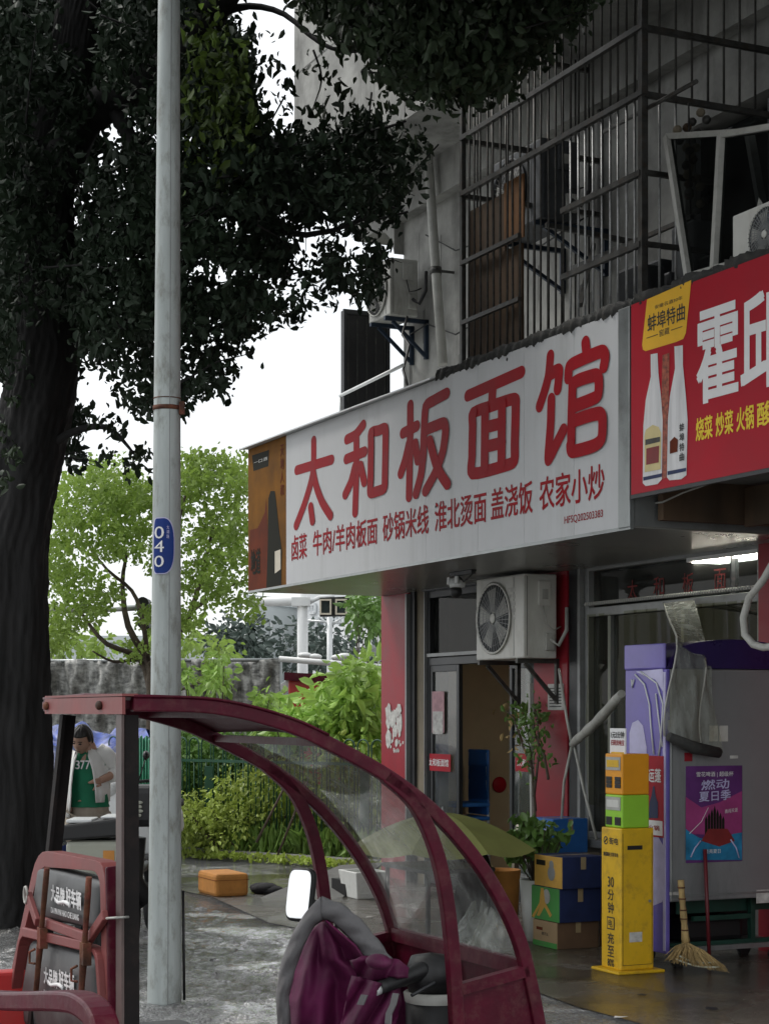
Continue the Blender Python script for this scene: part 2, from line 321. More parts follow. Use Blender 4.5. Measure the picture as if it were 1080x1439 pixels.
def props(o, label=None, cat=None, group=None, kind=None):
    if label: o['label'] = label
    if cat: o['category'] = cat
    if group: o['group'] = group
    if kind: o['kind'] = kind
def place(o, at, frame):
    if frame == 'B': o.location = B2W(at); o.rotation_euler = (0, 0, TH)
    else: o.location = at
def thing(name, label, cat, at, frame='B', group=None):
    o = bpy.data.objects.new(name, None); o.empty_display_size = .1; col.objects.link(o); place(o, at, frame)
    ORG[o.name] = tuple(at); props(o, label, cat, group); return o
def part(name, mb, m, parent, label=None, kind=None, bevel=0, thick=0, recalc=True):
    og = ORG[parent.name]; me = mb.mesh(name, og)
    if recalc: fix(me)
    me.materials.append(M[m] if isinstance(m, str) else m)
    o = bpy.data.objects.new(name, me); col.objects.link(o); o.parent = parent; ORG[o.name] = og
    mods(o, bevel, thick); props(o, label, kind=kind); return o
def mods(o, bevel, thick):
    if thick:
        q = o.modifiers.new('thickness', 'SOLIDIFY'); q.thickness = thick; q.offset = 0
    if bevel:
        q = o.modifiers.new('bevel', 'BEVEL'); q.width = bevel; q.segments = 2; q.limit_method = 'ANGLE'; q.angle_limit = R(40)
def rep(name, me, parent, at):
    """a copy sharing mesh data; at = offset in the thing's frame from the thing's origin"""
    o = bpy.data.objects.new(name, me); col.objects.link(o); o.parent = parent; o.location = at; ORG[o.name] = ORG[parent.name]; return o
def solo(name, mb, m, label, cat, at, frame='B', group=None, kind=None, bevel=0, thick=0, recalc=True):
    me = mb.mesh(name, at)
    if recalc: fix(me)
    me.materials.append(M[m] if isinstance(m, str) else m)
    o = bpy.data.objects.new(name, me); col.objects.link(o); place(o, at, frame); ORG[o.name] = tuple(at)
    mods(o, bevel, thick); props(o, label, cat, group, kind); return o
def struct(name, mb, m, at=(0,0,0), frame='B', **k): return solo(name, mb, m, None, None, at, frame, kind='structure', **k)
def dup(root, shift, label, frame_at=None):
    """copy of a thing with its parts and sub-parts"""
    r = root.copy(); col.objects.link(r); r['label'] = label; r.location = frame_at
    for ch in [c for c in bpy.data.objects if c.parent == root]:
        c = ch.copy(); col.objects.link(c); c.parent = r
        for g in [q for q in bpy.data.objects if q.parent == ch]:
            d = g.copy(); col.objects.link(d); d.parent = c
    return r
# ---------------------------------------------------------------- lettering
_tc = {}
def tmesh(s, bold=.0):
    if (s, bold) in _tc: return _tc[(s, bold)]
    cu = bpy.data.curves.new('t', 'FONT'); cu.body = s; cu.size = 1; cu.offset = bold; cu.resolution_u = 3
    o = bpy.data.objects.new('t', cu); col.objects.link(o); dg = bpy.context.evaluated_depsgraph_get(); dg.update()
    me = bpy.data.meshes.new_from_object(o.evaluated_get(dg))
    vs = [tuple(v.co) for v in me.vertices]; fs = [tuple(p.vertices) for p in me.polygons]
    bpy.data.objects.remove(o); bpy.data.curves.remove(cu); bpy.data.meshes.remove(me)
    x0 = min(v[0] for v in vs); x1 = max(v[0] for v in vs); y0 = min(v[1] for v in vs); y1 = max(v[1] for v in vs)
    _tc[(s, bold)] = ([((v[0]-x0)/max(x1-x0, 1e-6), (v[1]-y0)/max(y1-y0, 1e-6)) for v in vs], fs); return _tc[(s, bold)]
def text(s, parent, m, fn, bold=.0, name='lettering', mb=None):
    vs, fs = tmesh(s)
    mb2 = mb or MB(); o0, ox, oz = Vector(fn(0,0)), Vector(fn(1,0)), Vector(fn(0,1)); ux, uz = ox-o0, oz-o0; nn = ux.cross(uz).normalized()
    cp_ = [(0,0)]+([(-1,-1),(1,-1),(1,1),(-1,1)] if bold > 0 else [])
    for k, (i, j) in enumerate(cp_):
        e = bold*.55*uz.length; off = ux.normalized()*i*e+uz.normalized()*j*e+nn*.00022*k; mb2.add([Vector(fn(a, b))+off for a, b in vs], fs)
    if mb is None: return part(name, mb2, m, parent, recalc=False)
def fy(x0, x1, z0, z1, y): return lambda a, b: (x0+(x1-x0)*a, y, z0+(z1-z0)*b)       # on a plane facing the street
def fx(y0, y1, z0, z1, x): return lambda a, b: (x, y0+(y1-y0)*a, z0+(z1-z0)*b)       # on a plane facing along the street
def rect_y(x0, x1, z0, z1, y, t=.003): return MB().box(x0, x1, y-t, y, z0, z1)
def rect_x(y0, y1, z0, z1, x, t=.003): return MB().box(x, x+t, y0, y1, z0, z1)
# ---------------------------------------------------------------- foliage
def leaves(centers, size, droop=.5, aspect=.5, seed=1, bias=None):
    g = np.random.default_rng(seed); N = len(centers)
    d = g.normal(size=(N, 3)); d[:, 2] -= droop*2; 
    if bias is not None: d += bias
    d /= np.linalg.norm(d, axis=1)[:, None]
    q = g.normal(size=(N, 3)); s = np.cross(d, q); s /= np.linalg.norm(s, axis=1)[:, None]; nn = np.cross(d, s)
    L = size*(.5+.95*g.random(N)**1.3)[:, None]; w = L*aspect*.5
    c = np.asarray(centers); base = c-d*L*.5
    k = L*.12
    V = np.stack([base, base+d*L*.3-s*w+nn*k, base+d*L*.68-s*w*.8+nn*k, base+d*L-nn*k*.5, base+d*L*.68+s*w*.8+nn*k, base+d*L*.3+s*w+nn*k], 1).reshape(-1, 3)
    i = np.arange(N)*6
    F = np.stack([np.stack([i, i+1, i+2, i+3], 1), np.stack([i, i+3, i+4, i+5], 1)], 1).reshape(-1, 4)
    return V, F
def npmesh(name, V, F, o):
    me = bpy.data.meshes.new(name); V = np.asarray(V, dtype=np.float32)-np.array(o, dtype=np.float32)
    me.vertices.add(len(V)); me.vertices.foreach_set('co', V.ravel()); k = F.shape[1]
    me.loops.add(F.size); me.loops.foreach_set('vertex_index', F.ravel().astype(np.int32))
    me.polygons.add(len(F)); me.polygons.foreach_set('loop_start', np.arange(0, F.size, k, dtype=np.int32)); me.polygons.foreach_set('loop_total', np.full(len(F), k, dtype=np.int32))
    me.update(); me.validate(); return me
def leafpart(name, cents, size, m, parent, **k):
    V, F = leaves(cents, size, **k); me = npmesh(name, V, F, ORG[parent.name]); me.materials.append(M[m])
    o = bpy.data.objects.new(name, me); col.objects.link(o); o.parent = parent; o['kind'] = 'stuff'; return o
def leafsolo(name, cents, size, m, label, cat, at, **k):
    V, F = leaves(cents, size, **k); me = npmesh(name, V, F, at); me.materials.append(M[m])
    o = bpy.data.objects.new(name, me); col.objects.link(o); o.location = at; props(o, label, cat, kind='stuff'); return o
def inpoly(pt, poly):
    x, y = pt; c = False; n = len(poly); j = n-1
    for i in range(n):
        xi, yi = poly[i]; xj, yj = poly[j]
        if (yi > y) != (yj > y) and x < (xj-xi)*(y-yi)/(yj-yi)+xi: c = not c
        j = i
    return c
def clumps(cs, n, r, seed=3):
    g = np.random.default_rng(seed); cs = np.asarray(cs); o = np.repeat(cs, n, 0)
    return o+g.normal(size=o.shape)*np.array(r)
# ================================================================ SETTING
g = MB(); g.add([(-400,-60,0),(400,-60,0),(400,900,0),(-400,900,0)], [(0,1,2,3)])
struct('ground', g, 'asphalt', frame='W')
ap = MB(); e = [(-.6,-2.35),(1.2,-2.15),(3.2,-2.4),(5.2,-2.05),(7.5,-2.3),(10,-2.2),(14,-2.3)]
ap.add([(x,y,.012) for x, y in e]+[(14,0,.012),(-.6,0,.012)], [tuple(range(len(e)+2))])
struct('shop_apron', ap, 'apron')
# real relief of the worn road in the near part of the view: bumps and flat-lying puddles
RX0, RX1, RY0, RY1, CELL = -7.0, 4.0, 7.0, 19.0, .025
nx_, ny_ = int((RX1-RX0)/CELL)+1, int((RY1-RY0)/CELL)+1
gg = np.random.default_rng(5); fxx = np.fft.fftfreq(nx_, CELL)[None, :]; fyy = np.fft.fftfreq(ny_, CELL)[:, None]; fr_ = np.sqrt(fxx**2+fyy**2)+1e-6
def band(lo, hi, s_, p=1.0):
    sp = np.fft.fft2(gg.normal(size=(ny_, nx_)))*((fr_ > lo) & (fr_ < hi))*fr_**-p; r_ = np.real(np.fft.ifft2(sp)); return r_/r_.std()*s_
hgt = band(.15, 2, .006, 1.2)+band(3, 9, .0060, .8)+band(9, 20, .0042, .2)
rough_zone = np.clip(band(.1, 1.2, 1., 1.)*.3+.85, .45, 1.2)
hgt = .013+hgt*rough_zone; hgt = np.maximum(hgt, .0075+.0006*band(1, 6, 1.))
xs_ = np.linspace(RX0, RX1, nx_); ys_ = np.linspace(RY0, RY1, ny_); Xg, Yg = np.meshgrid(xs_, ys_)
yb = (Xg-OX)*BX+(Yg-OY)*BY                       # distance behind the facade line: negative in the street
fade = np.clip((-2.25-yb)/.35, 0, 1); edge = np.clip(np.minimum.reduce([Xg-RX0, RX1-Xg, Yg-RY0, RY1-Yg])/.4, 0, 1)
hgt = .003+(hgt-.003)*fade*edge
V_ = np.stack([Xg, Yg, hgt], -1).reshape(-1, 3); a_ = (np.arange(ny_-1)[:, None]*nx_+np.arange(nx_-1)[None, :]).reshape(-1)
rme = npmesh('road_relief', V_, np.stack([a_, a_+1, a_+1+nx_, a_+nx_], 1), (0,0,0)); rme.polygons.foreach_set('use_smooth', [True]*len(rme.polygons)); rme.materials.append(M['asphalt'])
ro_ = bpy.data.objects.new('road', rme); col.objects.link(ro_); ro_['kind'] = 'structure'
# kerb and planting bed behind the green fence
FA, FB = W(150, 1000, 20.9), W(545, 1000, 18.3); FA.z = FB.z = 0
fd = (FB-FA).normalized(); fn_ = Vector((-fd.y, fd.x, 0))
kb = MB(); kb.bar(FA-fd*6-fn_*.12+Vector((0,0,.05)), FB-fn_*.12+Vector((0,0,.05)), .14, .12)
struct('kerb', kb, 'kerb', frame='W', bevel=.02)
sb = MB(); q = [FA-fd*6+fn_*.02, FB+fn_*.02, FB+fn_*9, FA-fd*6+fn_*9]; sb.poly([p+Vector((0,0,.06)) for p in q])
struct('planting_bed', sb, 'soil', frame='W')

# ================================================================ SHOP BUILDING
bld = thing('shop_building', 'old grey concrete building with small shops on its ground floor and caged upper windows', 'building', (0,0,0))
def bpart(name, mb, m, **k): return part(name, mb, m, bld, **k)
w = MB()
w.box(-.0,12.6,4.6,9,0,6.2)                      # back volume
w.box(.504,5.15,.0,.25,3.0,6.2); w.box(5.15,12.6,.0,.25,5.72,6.2)
w.box(5.15,12.6,.0,.25,3.0,4.0)
w.box(.504,.75,.25,4.6,3.0,6.2); w.box(12.3,12.6,.25,4.6,3.0,6.2)
bpart('wall', w, 'concrete')
w = MB(); w.box(-.3,12.6,-.12,9,6.2,6.56)
w.prism([(.504,-.1,6.2),(.504,-.1,5.9),(.44,-.1,6.05),(.3,-.1,6.15),(.1,-.1,6.2)], (0,3,0))
bpart('floor_slab', w, 'concrete')
w = MB(); w.box(-.26,12.6,-.8,9,6.56,11.5); bpart('upper_storey', w, 'concrete')
wf = MB(); a0 = P(450,20,y=-.8); wf.box(a0.x,a0.x+.9,-.83,-.78,8.75,10.4)
f_ = bpart('window', wf, 'frame_dark'); 
pn = MB(); pn.box(a0.x+.08,a0.x+.42,-.84,-.832,8.83,10.3); pn.box(a0.x+.48,a0.x+.82,-.84,-.832,8.83,10.3); part('pane', pn, 'window_far', f_)
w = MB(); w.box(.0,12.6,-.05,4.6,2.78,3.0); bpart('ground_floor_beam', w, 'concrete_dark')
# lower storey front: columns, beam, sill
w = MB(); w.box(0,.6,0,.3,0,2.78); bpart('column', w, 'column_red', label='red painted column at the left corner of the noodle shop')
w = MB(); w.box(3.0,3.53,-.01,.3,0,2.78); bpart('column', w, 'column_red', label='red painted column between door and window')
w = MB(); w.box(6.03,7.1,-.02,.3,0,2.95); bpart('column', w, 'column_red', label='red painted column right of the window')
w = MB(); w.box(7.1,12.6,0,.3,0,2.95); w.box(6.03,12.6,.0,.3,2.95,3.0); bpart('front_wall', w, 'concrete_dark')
w = MB(); w.box(.602,.69,.02,.12,0,2.78); bpart('jamb', w, 'frame_dark'); w = MB(); w.box(3.54,3.70,.0,.2,0,2.78); bpart('jamb', w, 'frame_dark')
w = MB(); w.box(.575,.604,-.02,.03,0,2.7); bpart('corner_trim', w, 'frame_grey'); w = MB(); w.box(3.70,3.74,-.02,.1,.55,2.75); bpart('corner_trim', w, 'frame_grey')
w = MB(); w.box(.69,.94,.05,.25,0,2.78); bpart('door_side_wall', w, 'brown_wall')
w = MB(); w.box(.0,.15,.3,4.6,0,2.78); w.box(.15,6.6,4.45,4.6,0,2.78); w.box(6.45,6.6,.3,4.45,0,2.78); bpart('inner_wall', w, 'beige')
w = MB(); w.box(.15,6.45,.3,4.45,2.7,2.76); bpart('ceiling', w, 'wall_white')
w = MB(); w.box(.15,6.45,.25,4.45,.01,.03); bpart('inner_floor', w, 'concrete_dark')
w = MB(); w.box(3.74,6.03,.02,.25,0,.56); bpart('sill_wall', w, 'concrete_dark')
w = MB(); w.box(3.70,6.03,-.08,.02,.56,.62); bpart('window_sill', w, 'frame_grey', bevel=.005)
# sagging torn flashing and stained ledge above the sign boxes
# peeled poster on the left column
pe = MB(); rr = random.Random(4)
c0 = P(553,1020,y=0)
for k in range(26):
    cx, cz = c0.x-.14+rr.random()*.30, c0.z-.16+rr.random()*.34; n_ = 7; r_ = .02+rr.random()*.05
    pe.poly([(cx+math.cos(2*math.pi*i/n_)*r_*(.5+rr.random()*.7), -.002-.0002*k, cz+math.sin(2*math.pi*i/n_)*r_*1.3*(.5+rr.random()*.8)) for i in range(n_)])
for k in range(14):
    cx, cz = c0.x-.2+rr.random()*.4, c0.z-.26+rr.random()*.10
    pe.poly([(cx,-.0025,cz),(cx+.03,-.0025,cz+.01),(cx+.035,-.0025,cz+.03),(cx+.004,-.0025,cz+.035)])
bpart('torn_poster', pe, 'paper', label='torn remains of a white poster on the red column')
pe = MB(); b_ = P(770,965,y=-.012); b2 = P(792,998,y=-.012); pe.box(b_.x,b2.x,-.018,-.012,b2.z,b_.z+.02)
np_ = bpart('notice_plate', pe, 'paper'); pe = MB()
for k in range(7): pe.box(b_.x+.03,b2.x-.03,-.020,-.0185,b_.z-.02-k*.024,b_.z-.012-k*.024)
part('print_lines', pe, 'letter_black', np_)

# ---- door set
dz = P(600,905,y=.05).z
door = thing('shop_door', 'aluminium sliding glass door of the noodle shop, standing half open under a glass transom', 'door', (.95,.05,0))
fr = MB()
for x0, x1 in ((.94,.99),(2.94,3.0)): fr.box(x0,x1,.03,.13,0,2.72)
fr.box(.99,2.94,.03,.13,2.02,2.09); fr.box(.99,2.94,.03,.13,2.64,2.72); fr.box(.94,3.0,-.02,.02,2.70,2.76)
part('frame', fr, 'frame_dark', door, bevel=.004)
fr = MB(); fr.box(.935,.947,-.0,.12,0,2.72); fr.box(.95,2.95,.015,.029,2.10,2.13); part('aluminium_edge', fr, 'frame_grey', door)
tp = MB(); tp.box(.995,2.94,.075,.083,2.09,2.64); part('transom_pane', tp, 'glass_dark', door)
def leaf(x0, x1, y):
    l_ = MB(); l_.box(x0,x0+.045,y,y+.04,.03,2.02); l_.box(x1-.05,x1,y,y+.04,.03,2.02); l_.box(x0+.045,x1-.05,y,y+.04,.03,.12); l_.box(x0+.045,x1-.05,y,y+.04,1.96,2.02)
    o = part('door_leaf', l_, 'frame_dark', door, bevel=.003)
    p_ = MB(); p_.box(x0+.045,x1-.05,y+.016,y+.022,.12,1.96); part('pane', p_, 'glass_pane', o); return o
l1 = leaf(1.0,1.57,.035); l2 = leaf(2.50,2.93,.035); l3 = leaf(2.46,2.90,.085)
def sheet(parent, name, u0, v0, u1, v1, y, m, t=.002):
    a = P(u0,v0,y=y); b = P(u1,v1,y=y); z0 = min(a.z,b.z); z1 = max(a.z,b.z); mb = MB(); mb.box(a.x,b.x,y-t,y,z0,z1); return part(name, mb, m, parent), (a.x,b.x,z0,z1)
s_, r_ = sheet(l1, 'red_sticker', 600,1059,633,1085, .034, 'sign_red')
text('太和板面馆', l1, 'letter_white', fy(r_[0]+.04,r_[1]-.04,r_[2]+.045,r_[3]-.045,.031), .03)
s_, r_ = sheet(l2, 'red_sticker', 724,1059,742,1085, .034, 'sign_red')
text('太和', l2, 'letter_white', fy(r_[0]+.03,r_[1]-.03,r_[2]+.045,r_[3]-.045,.031), .03)
s_, r_ = sheet(l1, 'pink_notice', 607,972,624,1030, .034, 'paper_pink'); 
s_, r_ = sheet(l1, 'white_notice', 608,1000,622,1032, .031, 'paper')
# interior things seen through the opening
def chair(x, y, lab, dz_=0):
    c = thing('dining_chair', lab, 'chair', (x,y,.03+dz_), group='blue stacking chairs in the shop')
    b = MB(); b.box(x-.2,x+.2,y+.17,y+.2,.62+dz_,.98+dz_); part('backrest', b, 'blue', c, bevel=.015)
    b = MB(); b.box(x-.21,x+.21,y-.2,y+.2,.44+dz_,.48+dz_); part('seat', b, 'blue', c, bevel=.015)
    for sx in (-.18,.18):
        for sy in (-.17,.18):
            b = MB(); b.tube([(x+sx*1.05,y+sy*1.1,.03+dz_),(x+sx,y+sy,(.44 if sy < 0 else .95)+dz_)], .012, 8); part('leg', b, 'alu_bright', c)
    return c
cp = P(676,1130,y=.75)
def carton(name, label, at, w_, d_, h_, mfront, mside, group=None, rot=0):
    c = thing(name, label, 'box', at, group=group); x, y, z = at
    m_ = MB(); m_.box(x,x+w_,y,y+d_,z,z+h_); part('carton_body', m_, mside, c, bevel=.004)
    tp0 = MB(); tp0.box(x+w_*.5-.022,x+w_*.5+.022,y+.002,y+d_-.002,z+h_+.0002,z+h_+.001); tp0.box(x+w_+.0002,x+w_+.001,y+d_*.5-.02,y+d_*.5+.02,z+h_*.6,z+h_*.99); part('packing_tape', tp0, 'tape', c)
    f2 = MB(); f2.box(x+.002,x+w_-.002,y-.003,y-.0005,z+.002,z+h_-.002); part('printed_front', f2, mfront, c)
    return c
cq = P(673,1100,y=.75)
for k, lab in enumerate(('bottom chair of the blue stack seen through the open shop door','middle chair of the blue stack inside the shop door','topmost chair of the blue stack inside the shop door')): chair(cq.x, .56, lab, .13*k)
hb = MB(); hb.lathe([(0,.0),(.07,.005),(.08,.012),(.07,.02),(0,.024)], (.155,P(701,1103,x=.16).y,P(701,1103,x=.16).z), 20, 'x')
solo('red_wall_tag', hb, 'sign_red', 'small round red tag on the beige inner wall seen through the open door', 'tag', (.16,P(701,1103,x=.16).y,P(701,1103,x=.16).z))
tb = thing('dining_table', 'dark dining table deep inside the shop behind the half open door', 'table', (2.6,2.6,.03))
t_ = MB(); t_.box(2.1,3.1,2.2,2.9,.72,.76); part('table_top', t_, 'brown_wall', tb)
for sx in (2.15,3.05):
    for sy in (2.25,2.85):
        t_ = MB(); t_.box(sx-.02,sx+.02,sy-.02,sy+.02,.03,.72); part('leg', t_, 'frame_dark', tb)

# ---- shop window
win = thing('shop_window', 'wide aluminium shop window with plastic strips hanging behind its transom', 'window', (3.74,.05,.62))
zt = P(820,862,y=.05).z; ztop = 2.74
fr = MB(); fr.box(3.745,3.80,.02,.12,.62,ztop); fr.box(5.96,6.03,.02,.12,.62,ztop); fr.box(3.80,5.96,.02,.12,ztop-.05,ztop)
fr.box(3.80,5.96,.02,.12,zt-.035,zt+.035); fr.box(3.80,5.96,.02,.12,.62,.67); part('frame', fr, 'frame_grey', win, bevel=.004)
for u_ in (857, 960):
    x = P(u_,1000,y=.05).x; m_ = MB(); m_.box(x-.02,x+.02,.04,.1,.67,zt-.035); part('mullion', m_, 'frame_grey', win)
m_ = MB(); m_.box(P(1028,1000,y=.05).x-.008,P(1028,1000,y=.05).x+.008,.04,.1,zt+.035,ztop-.05); part('mullion', m_, 'frame_dark', win)
m_ = MB(); m_.box(3.80,5.96,.07,.077,zt+.035,ztop-.05); part('upper_pane', m_, 'glass_dark', win)
m_ = MB(); m_.box(3.80,5.96,.07,.077,.67,zt-.035); part('lower_pane', m_, 'glass_dark', win)
m_ = MB(); m_.tube([(3.78,.0,zt+.06),(5.98,.0,zt+.06)], .012, 8); part('curtain_rail', m_, 'frame_grey', win)
for k in range(70):
    x = 3.8+k*.031; m_ = MB() if k == 0 else m_; m_.box(x,x+.016,-.014,-.002,zt+.05,zt+.075)
part('rail_hooks', m_, 'white_pvc', win, kind='stuff')
for k, (ch_, u_) in enumerate(zip('太和板面', (888, 925, 966, 1011))):
    q = P(u_, 828-(u_-888)*.12, y=.066); text(ch_, win, 'letter_faded', fy(q.x-.07,q.x+.07,q.z-.08,q.z+.07,.066), .0, 'window_letter')
rr = random.Random(9)
for k in (0,1,4,5,6,8,9,10,11,12,13,14):
    x0 = 3.86+k*.14
    def st(a, b, x0=x0, k=k): 
        return (x0+.13*a+.01*math.sin(b*9+k), -.03+.018*math.sin(a*3.1+k)+.02*math.sin(b*7+k*2)*b, zt-.02-(zt-.9+.1*math.sin(k*3))*b)
    m_ = MB(); m_.grid(st, 5, 14); part('plastic_strip', m_, 'film_clear', win, recalc=False)
# red cloth strips and stored goods behind the glass
m_ = MB(); m_.box(4.0,4.22,.3,.34,.7,1.7); m_.box(5.0,5.1,.35,.4,.7,1.5); part('red_hanging', m_, 'column_red', win)
sh = thing('kitchen_shelf', 'shelf of cooking supplies behind the shop window', 'shelf', (4.4,1.2,.03))
for z in (.8,1.2,1.6):
    m_ = MB(); m_.box(3.9,6.0,1.2,1.5,z,z+.03); part('shelf_board', m_, 'brown_wall', sh)
m_ = MB(); m_.box(3.88,3.9,1.2,1.5,.03,1.9); m_.box(6.0,6.02,1.2,1.5,.03,1.9); part('upright', m_, 'frame_grey', sh)
for k in range(12):
    m_ = MB() if k%3 == 0 else m_; x = 3.98+k*.165; m_.lathe([(.05,0),(.055,.12),(.03,.17),(.03,.2),(0,.2)], (x,1.33,.83+.4*(k%3)), 12)
    if k%3 == 2: part('condiment_jars', m_, ['paper','carton_yellow','carton_brown','plastic_white'][k//3], sh, kind='stuff')
ct = thing('kitchen_counter', 'steel kitchen counter with pots behind the shop window', 'counter', (4.9,.75,.03))
m_ = MB(); m_.box(3.85,5.9,.5,.95,.98,1.02); part('counter_top', m_, 'alu_bright', ct, bevel=.004)
m_ = MB(); m_.box(3.9,5.85,.55,.92,.03,.98); part('counter_body', m_, 'alu', ct)
for k, (x, r_, h_) in enumerate(((4.1,.12,.22),(4.45,.09,.34),(4.75,.14,.18),(5.1,.10,.30),(5.5,.15,.26))):
    m_ = MB(); m_.lathe([(0,0),(r_,0),(r_*1.05,h_),(r_*.9,h_+.01),(0,h_+.03)], (x,.72,1.021), 20); solo('cooking_pot', m_, ['alu_bright','plastic_white','alu','foam_orange','alu_bright'][k], ['short steel pot at the left end of the counter','tall narrow white pot on the counter','wide low grey pot on the counter','orange bucket on the counter','large steel pot at the right end of the counter'][k]+' behind the shop window', 'pot', (x,.72,1.021))
m_ = MB(); rr = random.Random(6)
for k in range(9): x = 3.95+k*.22; m_.box(x,x+.10,.20,.23,1.72-rr.random()*.25,2.0)
part('hanging_packets', m_, 'paper', sh, kind='stuff')
lp = thing('ceiling_light', 'lit rectangular ceiling light seen through the top of the shop window', 'light', (5.0,1.0,2.69))
m_ = MB(); q0 = P(992,791,z=2.66); print('light', q0); m_.box(q0.x,q0.x+1.1,q0.y-.12,q0.y+.12,2.655,2.66); part('diffuser', m_, 'lamp_lit', lp); m_ = MB(); m_.box(q0.x-.03,q0.x+1.13,q0.y-.15,q0.y+.15,2.662,2.7); part('frame', m_, 'white_steel', lp)

# ================================================================ WHITE SIGN BOX
YS = -1.38; ZB, ZT = 2.725, 4.045; XL, XR = .03, 6.60
sg = thing('noodle_shop_sign', 'long white signboard with big red characters jutting out over the noodle shop', 'sign', (0.03,-1.38,2.72))
m_ = MB(); m_.box(XL+.01,XR-.09,YS+.02,-.02,ZB+.02,ZT-.02); part('box_frame', m_, 'alu', sg)
seams = [XL]+[P(u,1000,y=YS).x for u in (402,526,598,671,736,806)]+[XR-.13]
for a, b in zip(seams[1:-1], seams[2:]):
    m_ = MB(); m_.box(a+.0015,b-.0015,YS,YS+.018,ZB,ZT); part('panel', m_, 'sign_white', sg)
m_ = MB(); m_.box(XR-.128,XR,YS-.012,YS+.03,ZB-.01,ZT+.01); part('end_trim', m_, 'alu', sg, bevel=.006)
m_ = MB(); m_.box(XR-.09,XR-.002,YS+.03,-.02,ZB,ZT); part('end_panel', m_, 'alu', sg)
# soffit sheets under the box
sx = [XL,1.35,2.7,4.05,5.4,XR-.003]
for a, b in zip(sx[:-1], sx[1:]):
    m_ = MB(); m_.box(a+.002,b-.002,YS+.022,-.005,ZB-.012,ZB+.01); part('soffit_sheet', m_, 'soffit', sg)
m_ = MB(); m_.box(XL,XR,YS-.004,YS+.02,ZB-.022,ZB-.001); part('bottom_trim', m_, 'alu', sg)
# orange liquor advert at the left end
x1 = seams[1]; m_ = MB(); m_.box(XL,x1-.0015,YS,YS+.018,ZB,ZT); ad = part('advert_panel', m_, 'ad_orange', sg)
def adp(u, v, k=1): 
    q = P(u, v, y=YS-.001*k); return (q.x, q.y, q.z)
m_ = MB(); m_.poly([adp(354,640),(adp(378,632)),adp(377,655),adp(356,662)]); part('logo_patch', m_, 'ad_dark', ad, recalc=False)
a = P(357,656,y=YS); b = P(376,640,y=YS); text('一口酒', ad, 'paper', fy(a.x,b.x,a.z+.02,b.z-.01,YS-.003), .02)
m_ = MB(); m_.poly([adp(351,745),adp(362,742),adp(372,720),adp(374,700),adp(378,780),adp(379,828),adp(349,830)]); part('mountain_print', m_, 'ad_brown', ad, recalc=False)
m_ = MB(); m_.poly([adp(376,770,2),adp(377,700,2),adp(380,690,2),adp(386,690,2),adp(388,706,2),adp(392,745,2),adp(396,775,2),adp(395,822,2),adp(374,826,2)]); part('bottle_print', m_, 'ad_dark', ad, recalc=False)
m_ = MB(); m_.poly([adp(386,775,3),adp(394,772,3),adp(394,800,3),adp(386,806,3)]); part('label_print', m_, 'cream', ad, recalc=False)
a = P(394,700,y=YS); b = P(399,624,y=YS)
for k, ch_ in enumerate('天地人和'): 
    z1 = b.z-(b.z-a.z)*k/4; text(ch_, ad, 'ad_brown', fy(a.x,b.x,z1-(b.z-a.z)/4*.85,z1,YS-.002), .03)
a = P(353,808,y=YS); b = P(366,770,y=YS); text('地道', ad, 'ad_dark', fy(a.x,b.x,a.z,b.z,YS-.003), .03)
# flashing on top
m_ = MB(); a = P(345,633,y=YS-.06); x_r = P(612,522,y=YS).x
m_.prism([(XL-.06,YS-.07,ZT-.0),(x_r,YS-.05,ZT+.0),(x_r+.05,YS+.30,ZT+.10),(XL-.02,YS+.30,ZT+.03)], (0,0,.012)); part('top_flashing', m_, 'zinc', sg)
m_ = MB(); m_.box(XL,x_r,YS+.28,-.02,ZT+.0,ZT+.025); part('top_sheet', m_, 'zinc', sg)
m_ = MB(); rr = random.Random(3)
def led(a_, b_, x0=x_r, x1=XR+.02):
    ang = a_*2*math.pi; rr_ = .040+.006*math.sin(b_*37)+.006*math.sin(b_*171+a_*13)+.004*math.sin(b_*311+a_*20); x = x0+(x1-x0)*b_; sq = lambda q: math.copysign(abs(q)**.5, q)
    return (x, YS+.06+sq(math.cos(ang))*rr_*1.6, ZT+.025+sq(math.sin(ang))*rr_)
m_.grid(led, 12, 160); part('tarred_ledge', m_, 'tar', sg)
